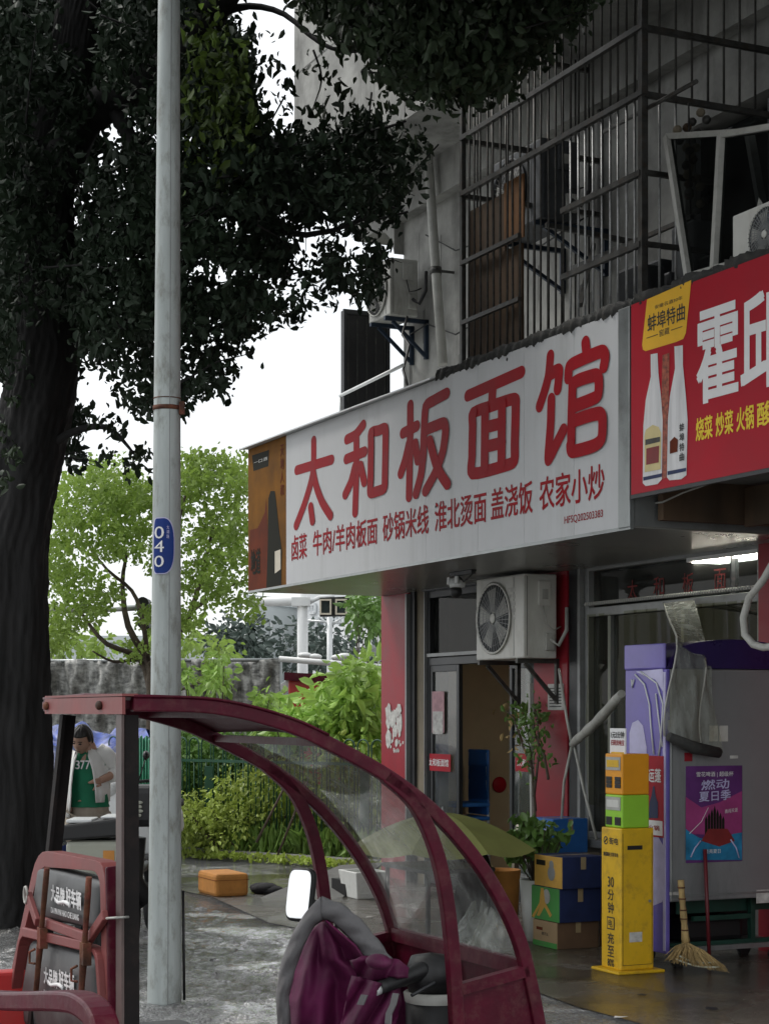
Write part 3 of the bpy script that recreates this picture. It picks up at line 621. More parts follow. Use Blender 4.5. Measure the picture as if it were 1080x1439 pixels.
# --- the five big characters, drawn stroke by stroke
def strokes(name, data, o, sc, rx, rz, m, parent, y, k0=0):
    mb = MB(); k = k0; asp = rx/rz
    for st_ in data:
        pts = []
        for u, v in st_:
            q = P(o[0]+u/sc, o[1]+v/sc, y=y); pts.append(((q.x)/asp, q.z))
        # rounded path
        if len(pts) > 2:
            n_ = len(pts); ip = []
            closed = (abs(pts[0][0]-pts[-1][0])+abs(pts[0][1]-pts[-1][1])) < 1e-6
            for i in range(n_-1):
                p0 = pts[i-1] if i > 0 else (pts[-2] if closed else pts[0]); p1 = pts[i]; p2 = pts[i+1]; p3 = pts[i+2] if i+2 < n_ else (pts[1] if closed else pts[-1])
                for t in (0,.25,.5,.75):
                    s_ = .35
                    m1 = ((p2[0]-p0[0])*s_, (p2[1]-p0[1])*s_); m2 = ((p3[0]-p1[0])*s_, (p3[1]-p1[1])*s_)
                    h = (2*t**3-3*t*t+1, t**3-2*t*t+t, -2*t**3+3*t*t, t**3-t*t)
                    ip.append(tuple(h[0]*p1[j]+h[1]*m1[j]+h[2]*p2[j]+h[3]*m2[j] for j in (0,1)))
            ip.append(pts[-1]); pts = ip
        for (x0_, z0_), (x1_, z1_) in zip(pts[:-1], pts[1:]):
            k += 1; th = math.atan2(z1_-z0_, x1_-x0_); out = []
            for i in range(9): a = th+math.pi/2+math.pi*i/8; out.append((x0_+math.cos(a)*rz, z0_+math.sin(a)*rz))
            for i in range(9): a = th-math.pi/2+math.pi*i/8; out.append((x1_+math.cos(a)*rz, z1_+math.sin(a)*rz))
            mb.poly([(p_[0]*asp, y-.0015-.00008*k, p_[1]) for p_ in out])
    return part(name, mb, m, parent, recalc=False)
big = [
 ([[(115,680),(445,580)],[(275,400),(275,560),(268,700),(240,830),(185,1010),(110,1205)],[(272,700),(300,830),(355,980),(435,1110)],[(248,1030),(265,1160)]], (400,560), 6.75),
 ([[(590,388),(670,345),(745,250)],[(585,575),(758,503)],[(680,340),(680,700),(668,1080)],[(665,650),(630,790),(575,910)],[(722,640),(755,790)],
   [(825,325),(890,303),(955,285),(958,420),(952,750),(945,850),(880,880),(815,892),(818,760),(822,450),(825,325)]], (400,560), 6.75),
 ([[(150,395),(148,700),(140,1125)],[(92,618),(202,560)],[(140,700),(110,830),(75,940)],[(190,705),(210,832)],
   [(440,300),(340,355),(275,405),(262,600),(255,800),(235,960),(198,1100)],[(275,592),(350,560),(420,538),(435,600),(412,770),(350,940),(275,1080)],[(310,680),(355,850),(400,950),(450,1025)]], (550,500), 5.684),
 ([[(610,318),(1035,130)],[(810,240),(800,390)],[(655,455),(800,400),(980,345),(992,420),(985,700),(980,840),(900,880),(650,940),(645,800),(650,560),(655,455)],[(750,425),(745,885)],[(885,385),(880,855)],[(750,572),(885,538)],[(750,728),(885,694)]], (550,500), 5.684),
 ([[(270,315),(255,480),(220,620),(175,755)],[(262,480),(310,450),(350,445),(335,602)],[(280,695),(275,900),(262,1080),(255,1225),(320,1100),(388,965)],
   [(582,195),(592,290)],[(430,505),(440,410),(500,368),(720,275),(757,320),(745,405)],
   [(470,560),(462,850),(458,1110)],[(470,560),(530,525),(675,482),(703,530),(695,660),(620,705),(480,758)],[(475,890),(600,845),(710,820),(738,870),(730,1040),(660,1105),(475,1155),(455,1100)]], (730,450), 6.259)]
for data, o_, sc_ in big: strokes('character', data, o_, sc_, .057 if sc_ != 6.259 else .050, .043, 'letter_red', sg, YS)
for s_, u0, u1 in (('卤菜',410,431),('牛肉/羊肉板面',440,530),('砂锅米线',538,602),('淮北烫面',611,683),('盖浇饭',690,748),('农家小炒',758,849)):
    a = P(u0,1000,y=YS).x; b = P(u1,1000,y=YS).x; text(s_, sg, 'letter_red', fy(a,b,2.925,3.14,YS-.002), .022)
a = P(793,733,y=YS); b = P(847,722,y=YS); text('HFSQ202503383', sg, 'letter_red', fy(a.x,b.x,2.80,2.855,YS-.002), .01)
for u, v in ((712,505),(612,712),(700,640),(598,745)):
    q = P(u,v,y=YS); m_ = MB(); m_.ell((q.x,YS,q.z), (.012,.006,.012), 8, 5); part('rivet', m_, 'frame_dark', sg)

# ================================================================ RED SIGN
YR = -1.40; RB, RT = 2.905, 4.05
rs = thing('restaurant_sign', 'red signboard with two white liquor bottles and large white characters right of the white one', 'sign', (6.63,YR,RB))
m_ = MB(); m_.box(6.635,10.6,YR,YR+.012,RB,RT); part('banner', m_, 'sign_red', rs)
m_ = MB(); m_.box(6.65,10.6,YR+.014,YR+.16,RB+.02,RT-.02); part('box_frame', m_, 'frame_dark', rs)
m_ = MB(); m_.box(6.632,10.6,YR-.004,YR+.02,RB-.025,RB-.002); part('bottom_trim', m_, 'frame_dark', rs)
def rp_(pts, k=1): 
    return [tuple(P(u, v, y=YR-.0015*k)) for u, v in pts]
def c4(u, v): return (840+u/3.596, 340+v/3.6)
m_ = MB(); m_.poly(rp_([c4(*q) for q in ((247,290),(470,192),(465,250),(443,460),(430,490),(395,505),(240,552),(226,545),(222,520))])); part('yellow_patch', m_, 'sign_yellow', rs, recalc=False)
def tx4(s_, u0, v0, u1, v1, m, bold=.03, k=2, ht=None):
    a = P(*c4(u0,v0), y=YR); b = P(*c4(u1,v1), y=YR); h_ = ht or .1
    # baseline follows a level line on the wall: use mean height
    zc = (a.z+b.z)/2; text(s_, rs, m, fy(a.x,b.x,zc-h_/2,zc+h_/2,YR-.0015*k), bold)
tx4('安徽名酒30年',288,328,428,283,'letter_black',0,ht=.024)
tx4('蚌埠特曲',252,412,440,352,'letter_black',.016,ht=.10)
tx4('窖藏',310,462,362,448,'letter_black',0,ht=.04)
m_ = MB()
for (u0,v0,u1,v1) in ((245,485,302,468),(368,448,425,425)):
    a = P(*c4(u0,v0), y=YR-.003); b = P(*c4(u1,v1), y=YR-.003); m_.box(a.x,b.x,YR-.004,YR-.003,(a.z+b.z)/2-.002,(a.z+b.z)/2+.002)
part('thin_rule', m_, 'letter_black', rs)
bott = [((265,568),(300,562),(304,660),(318,790),(326,900),(322,1200),(300,1225),(240,1235),(225,1220),(228,930),(240,800),(266,680)),
        ((385,528),(428,522),(428,620),(443,780),(452,900),(446,1180),(420,1200),(360,1206),(347,1190),(352,900),(362,780),(388,640))]
for k, bt in enumerate(bott):
    m_ = MB(); m_.poly(rp_([c4(*q) for q in bt], 2)); part('bottle_print', m_, 'bottle_white', rs, recalc=False)
m_ = MB(); m_.poly(rp_([c4(*q) for q in ((325,572),(360,560),(358,760),(350,900),(345,1190),(325,1200),(328,900),(320,780))], 1.5)); part('bottle_print', m_, 'bottle_redtex', rs, recalc=False)
m_ = MB(); m_.poly(rp_([c4(*q) for q in ((233,985),(240,950),(275,925),(305,935),(318,965),(316,1150),(235,1165))], 3)); part('bottle_label', m_, 'bottle_cream', rs, recalc=False)
m_ = MB(); m_.poly(rp_([c4(*q) for q in ((243,1045),(308,1030),(305,1115),(242,1128))], 4)); part('bottle_label', m_, 'bottle_maroon', rs, recalc=False)
m_ = MB(); m_.poly(rp_([c4(*q) for q in ((238,1000),(312,985),(312,1010),(238,1028))], 4)); part('bottle_label', m_, 'cage', rs, recalc=False)
m_ = MB(); m_.poly(rp_([c4(*q) for q in ((227,1190),(322,1170),(321,1188),(228,1208))], 3)); m_.poly(rp_([c4(*q) for q in ((350,1160),(444,1142),(443,1160),(350,1180))], 3)); part('bottle_base_print', m_, 'blue_dark', rs, recalc=False)
for ci, (s_) in enumerate('蚌埠特曲'):
    a = P(*c4(415,960+ci*50), y=YR); b = P(*c4(438,915+ci*50), y=YR); text(s_, rs, 'letter_black', fy(a.x,b.x,a.z,a.z+.045,YR-.006), .03)
m_ = MB(); m_.poly(rp_([c4(*q) for q in ((362,1010),(385,985),(402,1000),(400,1060),(362,1072))], 4)); part('bottle_label', m_, 'ad_brown', rs, recalc=False)
a = P(980,1000,y=YR).x; b = P(1036,1000,y=YR).x
text('霍', rs, 'letter_white', fy(a,b,P(1008,560,y=YR).z,P(1008,432,y=YR).z,YR-.002), .035)
wd = b-a; gp = P(1042,1000,y=YR).x
text('邱', rs, 'letter_white', fy(gp,gp+wd,P(1008,560,y=YR).z,P(1008,432,y=YR).z,YR-.002), .035)
text('土菜馆', rs, 'letter_white', fy(gp+wd+.06,gp+wd*4+.2,P(1008,560,y=YR).z,P(1008,432,y=YR).z,YR-.002), .035)
z0 = P(1000,615,y=YR).z; z1 = P(1000,583,y=YR).z
for s_, u0, u1 in (('烧菜',978,1001),('炒菜',1006,1030),('火锅',1035,1059)):
    text(s_, rs, 'letter_yellow', fy(P(u0,1000,y=YR).x,P(u1,1000,y=YR).x,z0,z1,YR-.002), .03)
x_ = P(1064,1000,y=YR).x; text('酸菜鱼', rs, 'letter_yellow', fy(x_,x_+.42,z0,z1,YR-.002), .03)
# ledge of tar and rubble on top of the red sign
m_ = MB()
def led2(a_, b_):
    ang = a_*2*math.pi; rr_ = .038+.008*math.sin(b_*53)+.007*math.sin(b_*191+a_*13)+.005*math.sin(b_*331+a_*20); x = 6.62+4*b_; sq = lambda q: math.copysign(abs(q)**.5, q)
    return (x, YR+.10+sq(math.cos(ang))*rr_*2.2, RT+.022+sq(math.sin(ang))*rr_)
m_.grid(led2, 12, 140); part('tarred_ledge', m_, 'tar', rs)
# canopy body carrying the red sign and its dim underside
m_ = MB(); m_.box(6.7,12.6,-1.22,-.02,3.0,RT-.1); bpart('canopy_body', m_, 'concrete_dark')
m_ = MB(); q = P(885,700,y=-.9); m_.box(6.62,6.68,-1.2,-.1,2.76,3.3); m_.box(6.7,8.2,-.62,-.58,2.74,2.98); bpart('canopy_board', m_, 'plywood')
cb = MB(); pts = [P(889,700,y=-1.2), P(905,708,y=-1.2), P(930,706,y=-1.2), P(960,692,y=-1.2), P(1000,678,y=-1.2)]; cb.tube(pts, .006, 6)
solo('cable', cb, 'white_pvc', 'thin pale cable sagging under the left end of the red signboard', 'cable', pts[0])

# ================================================================ SECURITY CAMERA
q = P(642,797,y=-.75)
sc_ = thing('security_camera', 'white dome security camera with black head hanging under the white signboard', 'camera', (q.x,q.y,ZB-.012))
zc = ZB-.012; m_ = MB(); m_.box(q.x-.10,q.x+.28,q.y-.02,q.y+.02,zc-.035,zc); m_.tube([(q.x,q.y,zc-.02),(q.x,q.y,zc-.07)], .022, 10); part('mount_arm', m_, 'frame_dark', sc_, bevel=.004)
m_ = MB(); m_.lathe([(0,.0),(.055,-.005),(.065,-.05),(.06,-.075),(0,-.08)], (q.x,q.y,zc-.05), 16); part('housing', m_, 'plastic_white', sc_)
m_ = MB(); m_.ell((q.x,q.y-.01,zc-.16), (.05,.05,.055)); part('camera_head', m_, 'black', sc_)
for s_ in (-1,1):
    m_ = MB(); m_.box(q.x+s_*.07-.02,q.x+s_*.07+.02,q.y-.05,q.y-.03,zc-.10,zc-.04); part('antenna_wing', m_, 'plastic_white', sc_, bevel=.006)
m_ = MB(); m_.tube([(q.x+.05,q.y,zc-.05),(q.x+.15,q.y-.02,zc-.09),(q.x+.22,q.y,zc-.05),(q.x+.32,q.y,zc-.01)], .007, 6); part('cable', m_, 'black', sc_)

# ================================================================ AC UNITS
def ac_unit(label, x1, yf, z0, w_, d_, h_, m='ac_white', fan='ac_shadow', bracket='cage', floor=False, wall_y=0., side_dark=None, group='outdoor air conditioner units'):
    t = thing('air_conditioner', label, 'air conditioner', (x1-w_/2, yf+d_/2, z0), group=group)
    x0 = x1-w_; m_ = MB(); m_.box(x0,x1,yf,yf+d_,z0,z0+h_); part('casing', m_, m, t, bevel=.012)
    fc = (x0+w_*.40, z0+h_*.5); r = h_*.42
    m_ = MB(); m_.lathe([(0,-.002),(r,-.002),(r,-.006),(0,-.006)], (fc[0],yf,fc[1]), 32, 'y'); part('fan_opening', m_, fan, t)
    m_ = MB(); m_.lathe([(r*1.0,-.004),(r*1.05,-.016),(r*1.0,-.024),(r*.97,-.012)], (fc[0],yf,fc[1]), 36, 'y')
    part('grille_ring', m_, m, t)
    m_ = MB()
    for k in range(40):
        a = 2*math.pi*k/40; m_.bar((fc[0]+math.cos(a)*r*.2,yf-.018,fc[1]+math.sin(a)*r*.2), (fc[0]+math.cos(a+.25)*r,yf-.018,fc[1]+math.sin(a+.25)*r), .0035)
    for q_ in (.4,.6,.8):
        pts = [(fc[0]+math.cos(2*math.pi*k/28)*r*q_,yf-.019,fc[1]+math.sin(2*math.pi*k/28)*r*q_) for k in range(29)]; m_.tube(pts, .002, 4, False)
    part('grille', m_, 'frame_grey' if m == 'ac_white' else 'cage', t, kind='stuff')
    m_ = MB(); m_.lathe([(0,-.026),(r*.13,-.024),(r*.15,-.016),(0,-.014)], (fc[0],yf,fc[1]), 18, 'y'); part('grille_cap', m_, m, t)
    m_ = MB()
    for k in range(5):
        a = 2*math.pi*k/5; m_.add([(fc[0]+math.cos(a)*r*.15,yf-.009,fc[1]+math.sin(a)*r*.15),(fc[0]+math.cos(a+.15)*r*.9,yf-.012,fc[1]+math.sin(a+.15)*r*.9),(fc[0]+math.cos(a+.8)*r*.88,yf-.007,fc[1]+math.sin(a+.8)*r*.88),(fc[0]+math.cos(a+.9)*r*.2,yf-.009,fc[1]+math.sin(a+.9)*r*.2)], [(0,1,2,3)])
    part('fan_blades', m_, 'ac_old', t, recalc=False)
    # seam of the service panel, side handle recess, junction cover, valves
    m_ = MB(); m_.box(x1-w_*.20,x1-w_*.20+.004,yf-.002,yf+.001,z0+.02,z0+h_-.02); m_.box(x1-.0005,x1+.0015,yf+.03,yf+.034,z0+.02,z0+h_-.02); part('panel_seam', m_, 'frame_dark', t)
    m_ = MB(); m_.box(x1,x1+.018,yf+d_*.42,yf+d_*.80,z0+h_*.62,z0+h_*.92); part('junction_cover', m_, m, t, bevel=.008)
    m_ = MB(); m_.box(x1+.018,x1+.021,yf+d_*.52,yf+d_*.70,z0+h_*.70,z0+h_*.82); part('cover_recess', m_, 'ac_old', t)
    m_ = MB(); m_.box(x1,x1+.03,yf+d_*.62,yf+d_*.9,z0+.06,z0+.2); part('valve_block', m_, 'ac_old', t, bevel=.008)
    m_ = MB()
    m_.tube([(x1+.02,yf+d_*.55,z0+h_*.62),(x1+.05,yf+d_*.6,z0+h_*.4),(x1+.06,yf+d_*.8,z0+.22),(x1+.05,yf+d_*1.02,z0+.25)], .006, 6)
    m_.tube([(x1+.03,yf+d_*.75,z0+.15),(x1+.08,yf+d_*.9,z0+.10),(x1+.10,yf+d_*1.1,z0+.22),(x1+.08,yf+d_*1.15,z0+.4)], .016, 8)
    part('pipe', m_, 'white_pvc' if m == 'ac_white' else 'black', t)
    if not floor:
        for xx in (x0+.08, x1-.08):
            m_ = MB(); m_.bar((xx,yf-.02,z0-.02),(xx,wall_y,z0-.02),.035); m_.bar((xx,wall_y-.02,z0-.0),(xx,wall_y-.02,z0-.36),.035); m_.bar((xx,yf+.06,z0-.04),(xx,wall_y-.03,z0-.33),.028)
            part('bracket', m_, bracket, t)
    else:
        m_ = MB(); m_.box(x0+.06,x0+.14,yf+.02,yf+d_-.02,z0-.035,z0); m_.box(x1-.14,x1-.06,yf+.02,yf+d_-.02,z0-.035,z0); part('foot', m_, 'frame_dark', t)
    return t
a1 = ac_unit('white outdoor air conditioner beside the shop door under the signboard', 3.47, -.37, 2.02, .80, .30, .665, wall_y=-.0)
m_ = MB(); q = P(722,815,y=-.375); 
for k in range(5): m_.box(3.22,3.34,-.372,-.3705,2.55-k*.055,2.585-k*.055)
part('rating_label', m_, 'paper', a1)
q = P(590,440,y=-.15); q2 = P(518,440,y=-.15)
a2 = ac_unit('weathered air conditioner high at the left corner of the building, half behind leaves', P(590,440,y=-.12).x, -.42, P(555,438,y=-.42).z, P(590,440,y=-.12).x-P(518,440,y=-.42).x, .28, P(555,357,y=-.42).z-P(555,438,y=-.42).z, m='ac_old', bracket='steel_blue', wall_y=-.0)
a3 = ac_unit('dark old air conditioner hung inside the window cage', P(805,260,y=-.35).x, -.62, P(770,318,y=-.45).z, .80, .32, .60, m='ac_shadow', fan='black', bracket='steel_blue', wall_y=-.0)
q = P(1062,360,y=-1.0)
a4 = ac_unit('white air conditioner standing on top of the red signboard', P(1024,340,y=-1.32).x+.80, -1.30, 4.02, .80, .30, P(1030,300,y=-1.32).z-4.02, floor=True)
m_ = MB(); q = P(1072,310,y=-1.31); m_.box(q.x,q.x+.12,-1.306,-1.3005,q.z-.08,q.z+.03); part('energy_label', m_, 'blue', a4)

# ================================================================ UPPER FACADE
# window opening of the first floor with its dark room
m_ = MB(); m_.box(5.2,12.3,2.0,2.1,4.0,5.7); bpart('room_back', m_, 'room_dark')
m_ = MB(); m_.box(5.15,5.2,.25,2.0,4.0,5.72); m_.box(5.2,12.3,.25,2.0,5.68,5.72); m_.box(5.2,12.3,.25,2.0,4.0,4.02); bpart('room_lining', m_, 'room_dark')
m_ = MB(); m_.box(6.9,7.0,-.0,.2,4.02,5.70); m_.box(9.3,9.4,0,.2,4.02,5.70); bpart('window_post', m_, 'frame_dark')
wn_ = thing('cage_window', 'dark old window behind the bars of the balcony cage', 'window', (5.3,.05,4.1))
m_ = MB()
for x in (5.22,6.05,6.82): m_.box(x,x+.06,.04,.10,4.02,5.68)
m_.box(5.2,6.9,.03,.09,4.9,4.96); part('frame', m_, 'frame_dark', wn_)
m_ = MB(); m_.box(5.25,6.85,.12,.126,4.05,5.66); part('pane', m_, 'glass_dark', wn_)
# cage
cg = thing('window_cage', 'rusty steel security cage of vertical bars above the white signboard', 'cage', (4.05,-1.2,4.15))
CX0, CX1, CY0, CZ0, CZ1 = 4.04, 6.456, -1.20, 4.12, 6.55
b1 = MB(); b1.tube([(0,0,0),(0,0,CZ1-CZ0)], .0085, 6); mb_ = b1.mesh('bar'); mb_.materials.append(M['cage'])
b2 = MB(); b2.tube([(0,0,0),(0,0,1.30)], .0085, 6); mb2_ = b2.mesh('bar'); mb2_.materials.append(M['cage_lit'])
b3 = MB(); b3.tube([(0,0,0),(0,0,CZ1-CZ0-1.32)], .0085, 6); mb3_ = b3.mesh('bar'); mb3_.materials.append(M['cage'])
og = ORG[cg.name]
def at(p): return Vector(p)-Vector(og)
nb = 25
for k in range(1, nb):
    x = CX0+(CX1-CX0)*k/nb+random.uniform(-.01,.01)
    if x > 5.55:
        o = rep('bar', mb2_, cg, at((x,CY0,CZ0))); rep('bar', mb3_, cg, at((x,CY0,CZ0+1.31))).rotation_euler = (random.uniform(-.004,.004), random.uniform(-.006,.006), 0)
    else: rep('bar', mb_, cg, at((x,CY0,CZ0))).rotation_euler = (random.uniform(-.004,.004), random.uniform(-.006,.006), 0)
for x in (CX0, CX1):
    for k in range(1, 10): 
        rep('bar', mb_ if x == CX0 else mb3_, cg, at((x,CY0+1.2*k/10,CZ0 if x == CX0 else CZ0+1.31)))
        if x == CX1 and k < 3: rep('bar', mb2_, cg, at((x,CY0+1.2*k/10,CZ0)))
for x, y in ((CX0,CY0),(CX1,CY0),(CX0,-.02),(CX1,-.02)):
    m_ = MB(); m_.bar((x,y,CZ0-.05),(x,y,CZ1),.035 if x == CX0 else .045); part('corner_post', m_, 'cage', cg)
for z in (5.82,5.41,6.5):
    m_ = MB(); m_.bar((CX0,CY0-.012,z),(CX1+.03,CY0-.012,z),.035); part('rail', m_, 'cage', cg)
    m_ = MB(); m_.bar((CX1+.012,CY0,z-.01),(CX1+.012,-.02,z-.01),.035); part('rail', m_, 'cage', cg)
    m_ = MB(); m_.bar((CX0-.012,CY0,z-.01),(CX0-.012,-.02,z-.01),.035); part('rail', m_, 'cage', cg)
for z in (4.92,4.48):
    m_ = MB(); m_.bar((5.5,CY0-.012,z),(CX1,CY0-.012,z),.035); part('rail', m_, 'cage', cg)
    m_ = MB(); m_.bar((CX1+.012,CY0,z),(CX1+.012,CY0+.5,z),.03); part('rail', m_, 'cage', cg)
    m_ = MB(); m_.bar((CX0,CY0-.012,z-.02),(4.92,CY0-.012,z-.02),.03); part('rail', m_, 'cage', cg)
    m_ = MB(); m_.bar((CX0,-.25,z+.05),(5.6,-.25,z+.05),.03); part('rail', m_, 'cage', cg)
m_ = MB(); m_.bar((CX0+.7,-.9,5.05),(CX0+.7,-.05,5.0),.035); m_.bar((CX0+1.5,-1.1,4.3),(CX0+.2,-.2,5.1),.03); part('brace', m_, 'cage', cg)
# plywood sheets fixed inside the cage
pl = thing('board_sheet', 'brown plywood sheet standing inside the left end of the window cage', 'board', (4.1,-1.15,4.12))
m_ = MB(); m_.box(4.06,4.62,-1.165,-1.15,4.14,5.28); part('sheet', m_, 'plywood', pl)
m_ = MB(); m_.box(4.62,4.88,-1.175,-1.155,4.14,4.86); part('side_sheet', m_, 'plywood', pl)
m_ = MB(); a = P(700,300,y=-1.17); m_.box(4.62,4.90,-1.172,-1.16,4.90,5.34); solo('board_sheet', m_, 'plywood_orange', 'small orange brown board wedged in the cage bars above the others', 'board', (4.75,-1.16,4.9))
# junk on the ledge
jk = thing('cage_basket', 'dark stack of old baskets and cartons behind the cage bars', 'junk pile', (6.2,-.9,4.12))
rr = random.Random(21)
for k in range(9):
    x, y, z = 5.6+rr.random()*.8, -1.0+rr.random()*.6, 4.12; h_ = .15+rr.random()*.5
    m_ = MB(); m_.box(x-.13,x+.13,y-.1,y+.1,z,z+h_); part('junk_box', m_, rr.choice(['ac_shadow','room_dark','brown_wall','frame_dark']), jk, bevel=.02)
wp = thing('hanging_wreath', 'dried garlic and chilli strings hanging at the cage corner', 'garland', (6.55,-1.0,5.2))
for k in range(26):
    m_ = MB(); rr = random.Random(k); m_.ell((6.52+rr.random()*.16-.02,-1.02+rr.random()*.16,5.28-k*.023), (.03,.03,.028), 8, 5); part('bulb', m_, rr.choice(['cage','brown_wall','plywood','brown_wall']), wp)
m_ = MB(); m_.tube([(6.58,-.95,5.35),(6.6,-.95,4.66)], .006, 6); part('string', m_, 'black', wp)
# stick across the bars
a = P(838,190,y=-1.0); b = P(978,115,y=-1.25); m_ = MB(); m_.tube([P(848,185,y=-1.05),P(978,114,y=-1.28)], .014, 8)
solo('bamboo_stick', m_, 'cage', 'stick poked out through the upper cage bars', 'stick', P(848,185,y=-1.05))
# leaning casement frames
def casement(label, c, w_):
    t = thing('window_frame', label, 'window frame', c[3], group='loose window frames')
    for a, b in zip(c, c[1:]+c[:1]):
        m_ = MB(); m_.bar(a, b, .035, w_, up=(0,-1,0)); part('frame_bar', m_, 'white_pvc', t)
    ctr = sum((Vector(p) for p in c), Vector())/4; m_ = MB(); m_.poly([Vector(p)*.985+ctr*.015 for p in c]); part('dirty_pane', m_, 'glass_dusty', t, recalc=False)
f1 = [P(938,192,y=-1.12), P(1052,185,y=-.95), P(1082,372,y=-1.22), P(968,374,y=-1.32)]
f1[2].z = f1[3].z = 4.12
casement('pale weathered window frame leaning left on the red signboard, behind another', f1, .05)
f2 = [P(1014,190,y=-1.2), P(1014,190,y=-1.2)+Vector((.45,.25,-.02)), P(1004,370,y=-1.3)+Vector((.45,.25,0)), P(1004,370,y=-1.3)]
f2[2].z = f2[3].z = 4.12
casement('pale weathered window frame standing next to the air conditioner on the red signboard', f2, .05)
# bars right of the cage, second cage beyond
c2 = thing('window_cage', 'second security cage further right above the red signboard', 'cage', (7.6,-.6,4.2))
for k in range(14):
    m_ = MB() if k == 0 else m_
    if k == 0: m_.tube([(0,0,0),(0,0,2.3)], .009, 6); me_ = m_.mesh('bar'); me_.materials.append(M['cage'])
    rep('bar', me_, c2, Vector((.12*k,.0,0)))
for z in (4.5,5.3,6.3):
    m_ = MB(); m_.bar((7.6,-.61,z),(9.3,-.61,z),.035); part('rail', m_, 'cage', c2)
# drain pipe, cables, flag pole, dark billboard on the canopy
dp = thing('drain_pipe', 'grey downpipe running down the building left of the window cage', 'pipe', P(622,515,y=-.25))
pts = [P(596,118,y=-.25),P(600,200,y=-.2),P(612,380,y=-.18),P(622,512,y=-.18)]; m_ = MB(); m_.tube(pts, .042, 12); part('pipe', m_, 'ac_old', dp)
for k in (1,2): m_ = MB(); m_.tube([pts[k]+Vector((0,0,.03)),pts[k]-Vector((0,0,.03))], .052, 12); m_.bar(pts[k],(pts[k].x,0,pts[k].z),.02); part('clamp', m_, 'cage', dp)
m_ = MB(); m_.tube([P(607,150,y=-.1),P(606,300,y=-.08),P(612,420,y=-.08),P(616,515,y=-.2)], .006, 5); solo('cable', m_, 'white_pvc', 'thin white cable beside the downpipe', 'cable', P(616,515,y=-.2))
m_ = MB(); m_.tube([P(572,445,y=-.3),P(565,470,y=-.4),P(575,485,y=-.4),P(570,505,y=-.5),P(566,520,y=-.6),P(572,540,y=-.7)], .012, 6); solo('drain_hose', m_, 'black', 'black hose looping down below the corner air conditioner', 'hose', P(572,540,y=-.7))
q0 = P(482,437,x=.3); q1 = P(547,446,x=.3)
bb = thing('old_billboard', 'dark rusted side of an old sign box standing on the canopy', 'sign', (.3,(q0.y+q1.y)/2,4.07))
m_ = MB(); m_.box(.24,.30,q0.y,q1.y,4.07,q0.z+.01); part('box', m_, 'black', bb, bevel=.006)
for k in range(5): m_ = MB(); yy_ = q0.y+(q1.y-q0.y)*(k+.5)/5; m_.box(.301,.305,yy_-.006,yy_+.006,4.09,q0.z-.03); part('rib', m_, 'tar', bb)
m_ = MB()
m_.box(.29,.315,q0.y,q0.y+.03,4.07,q0.z+.02); m_.box(.29,.315,q1.y-.03,q1.y,4.07,q0.z+.02); m_.box(.29,.315,q0.y+.03,q1.y-.03,q0.z-.02,q0.z+.02)
part('edge_trim', m_, 'frame_dark', bb)
m_ = MB(); m_.tube([P(478,556,y=-.9),P(566,513,y=-.9)], .016, 8); m_.tube([P(478,556,y=-.9),(P(478,556,y=-.9).x,-.9,4.05)], .012, 6); solo('roof_rail', m_, 'zinc', 'bright metal rail running over the canopy roof', 'rail', P(478,556,y=-.9))

# loose cables and hairline joints on the old facade
for k, (pts, lab) in enumerate((
    ([P(598,330,y=-.04),P(640,352,y=-.05),P(700,330,y=-.05),P(760,345,y=-.04),P(830,300,y=-.04)], 'black cable sagging across the wall behind the cage, upper one'),
    ([P(576,470,y=-.05),P(600,455,y=-.05),P(640,470,y=-.05),P(690,440,y=-.05)], 'black cable running from the corner air conditioner along the wall'),
    ([P(600,140,y=-.85),P(640,60,y=-.85),P(700,10,y=-.85),P(720,-40,y=-.85)], 'black cable on the wall of the upper storey'))):
    m_ = MB(); m_.tube(pts, .007, 6); solo('cable', m_, 'black', lab, 'cable', pts[0])
m_ = MB()
for z in (7.7,8.9,10.1): m_.box(-.262,12.6,-.803,-.8005,z,z+.012)
for x in (2.2,5.0,8.0): m_.box(x,x+.012,-.803,-.8005,6.57,11.4)
bpart('render_joint', m_, 'concrete_dark', kind='stuff')
m_ = MB(); rr = random.Random(2)
for k in range(40):
    x = rr.uniform(.55,4.0); z = rr.uniform(4.4,6.1); w_ = rr.uniform(.01,.05); h_ = rr.uniform(.1,.6); m_.poly([(x,-.0015-.00001*k,z),(x+w_,-.0015-.00001*k,z+.01),(x+w_*.7,-.0015-.00001*k,z-h_),(x+w_*.4,-.0015-.00001*k,z-h_*1.1)])
bpart('rain_streaks', m_, 'concrete_dark', kind='stuff', recalc=False)
# ================================================================ IN FRONT OF THE SHOP
# ---- freezer
FX = 6.5; Y0 = -1.06; Y1 = .02-.1
fz = thing('display_freezer', 'tall drinks freezer with purple front and grey side standing before the shop window', 'freezer', (6.15,-.6,.012))
xl = P(878,1000,y=Y0).x; ztp = P(937,940,x=FX).z
m_ = MB(); m_.box(xl,FX,Y0+.03,Y1,.42,ztp); part('cabinet', m_, 'freezer_grey', fz, bevel=.008)
m_ = MB(); m_.box(xl,FX,Y0,Y0+.028,.10,ztp); part('front', m_, 'freezer_purple', fz, bevel=.006)
m_ = MB(); m_.box(FX-.03,FX-.004,Y0-.004,Y0-.0005,.12,ztp-.02); part('front_edge', m_, 'lilac', fz)
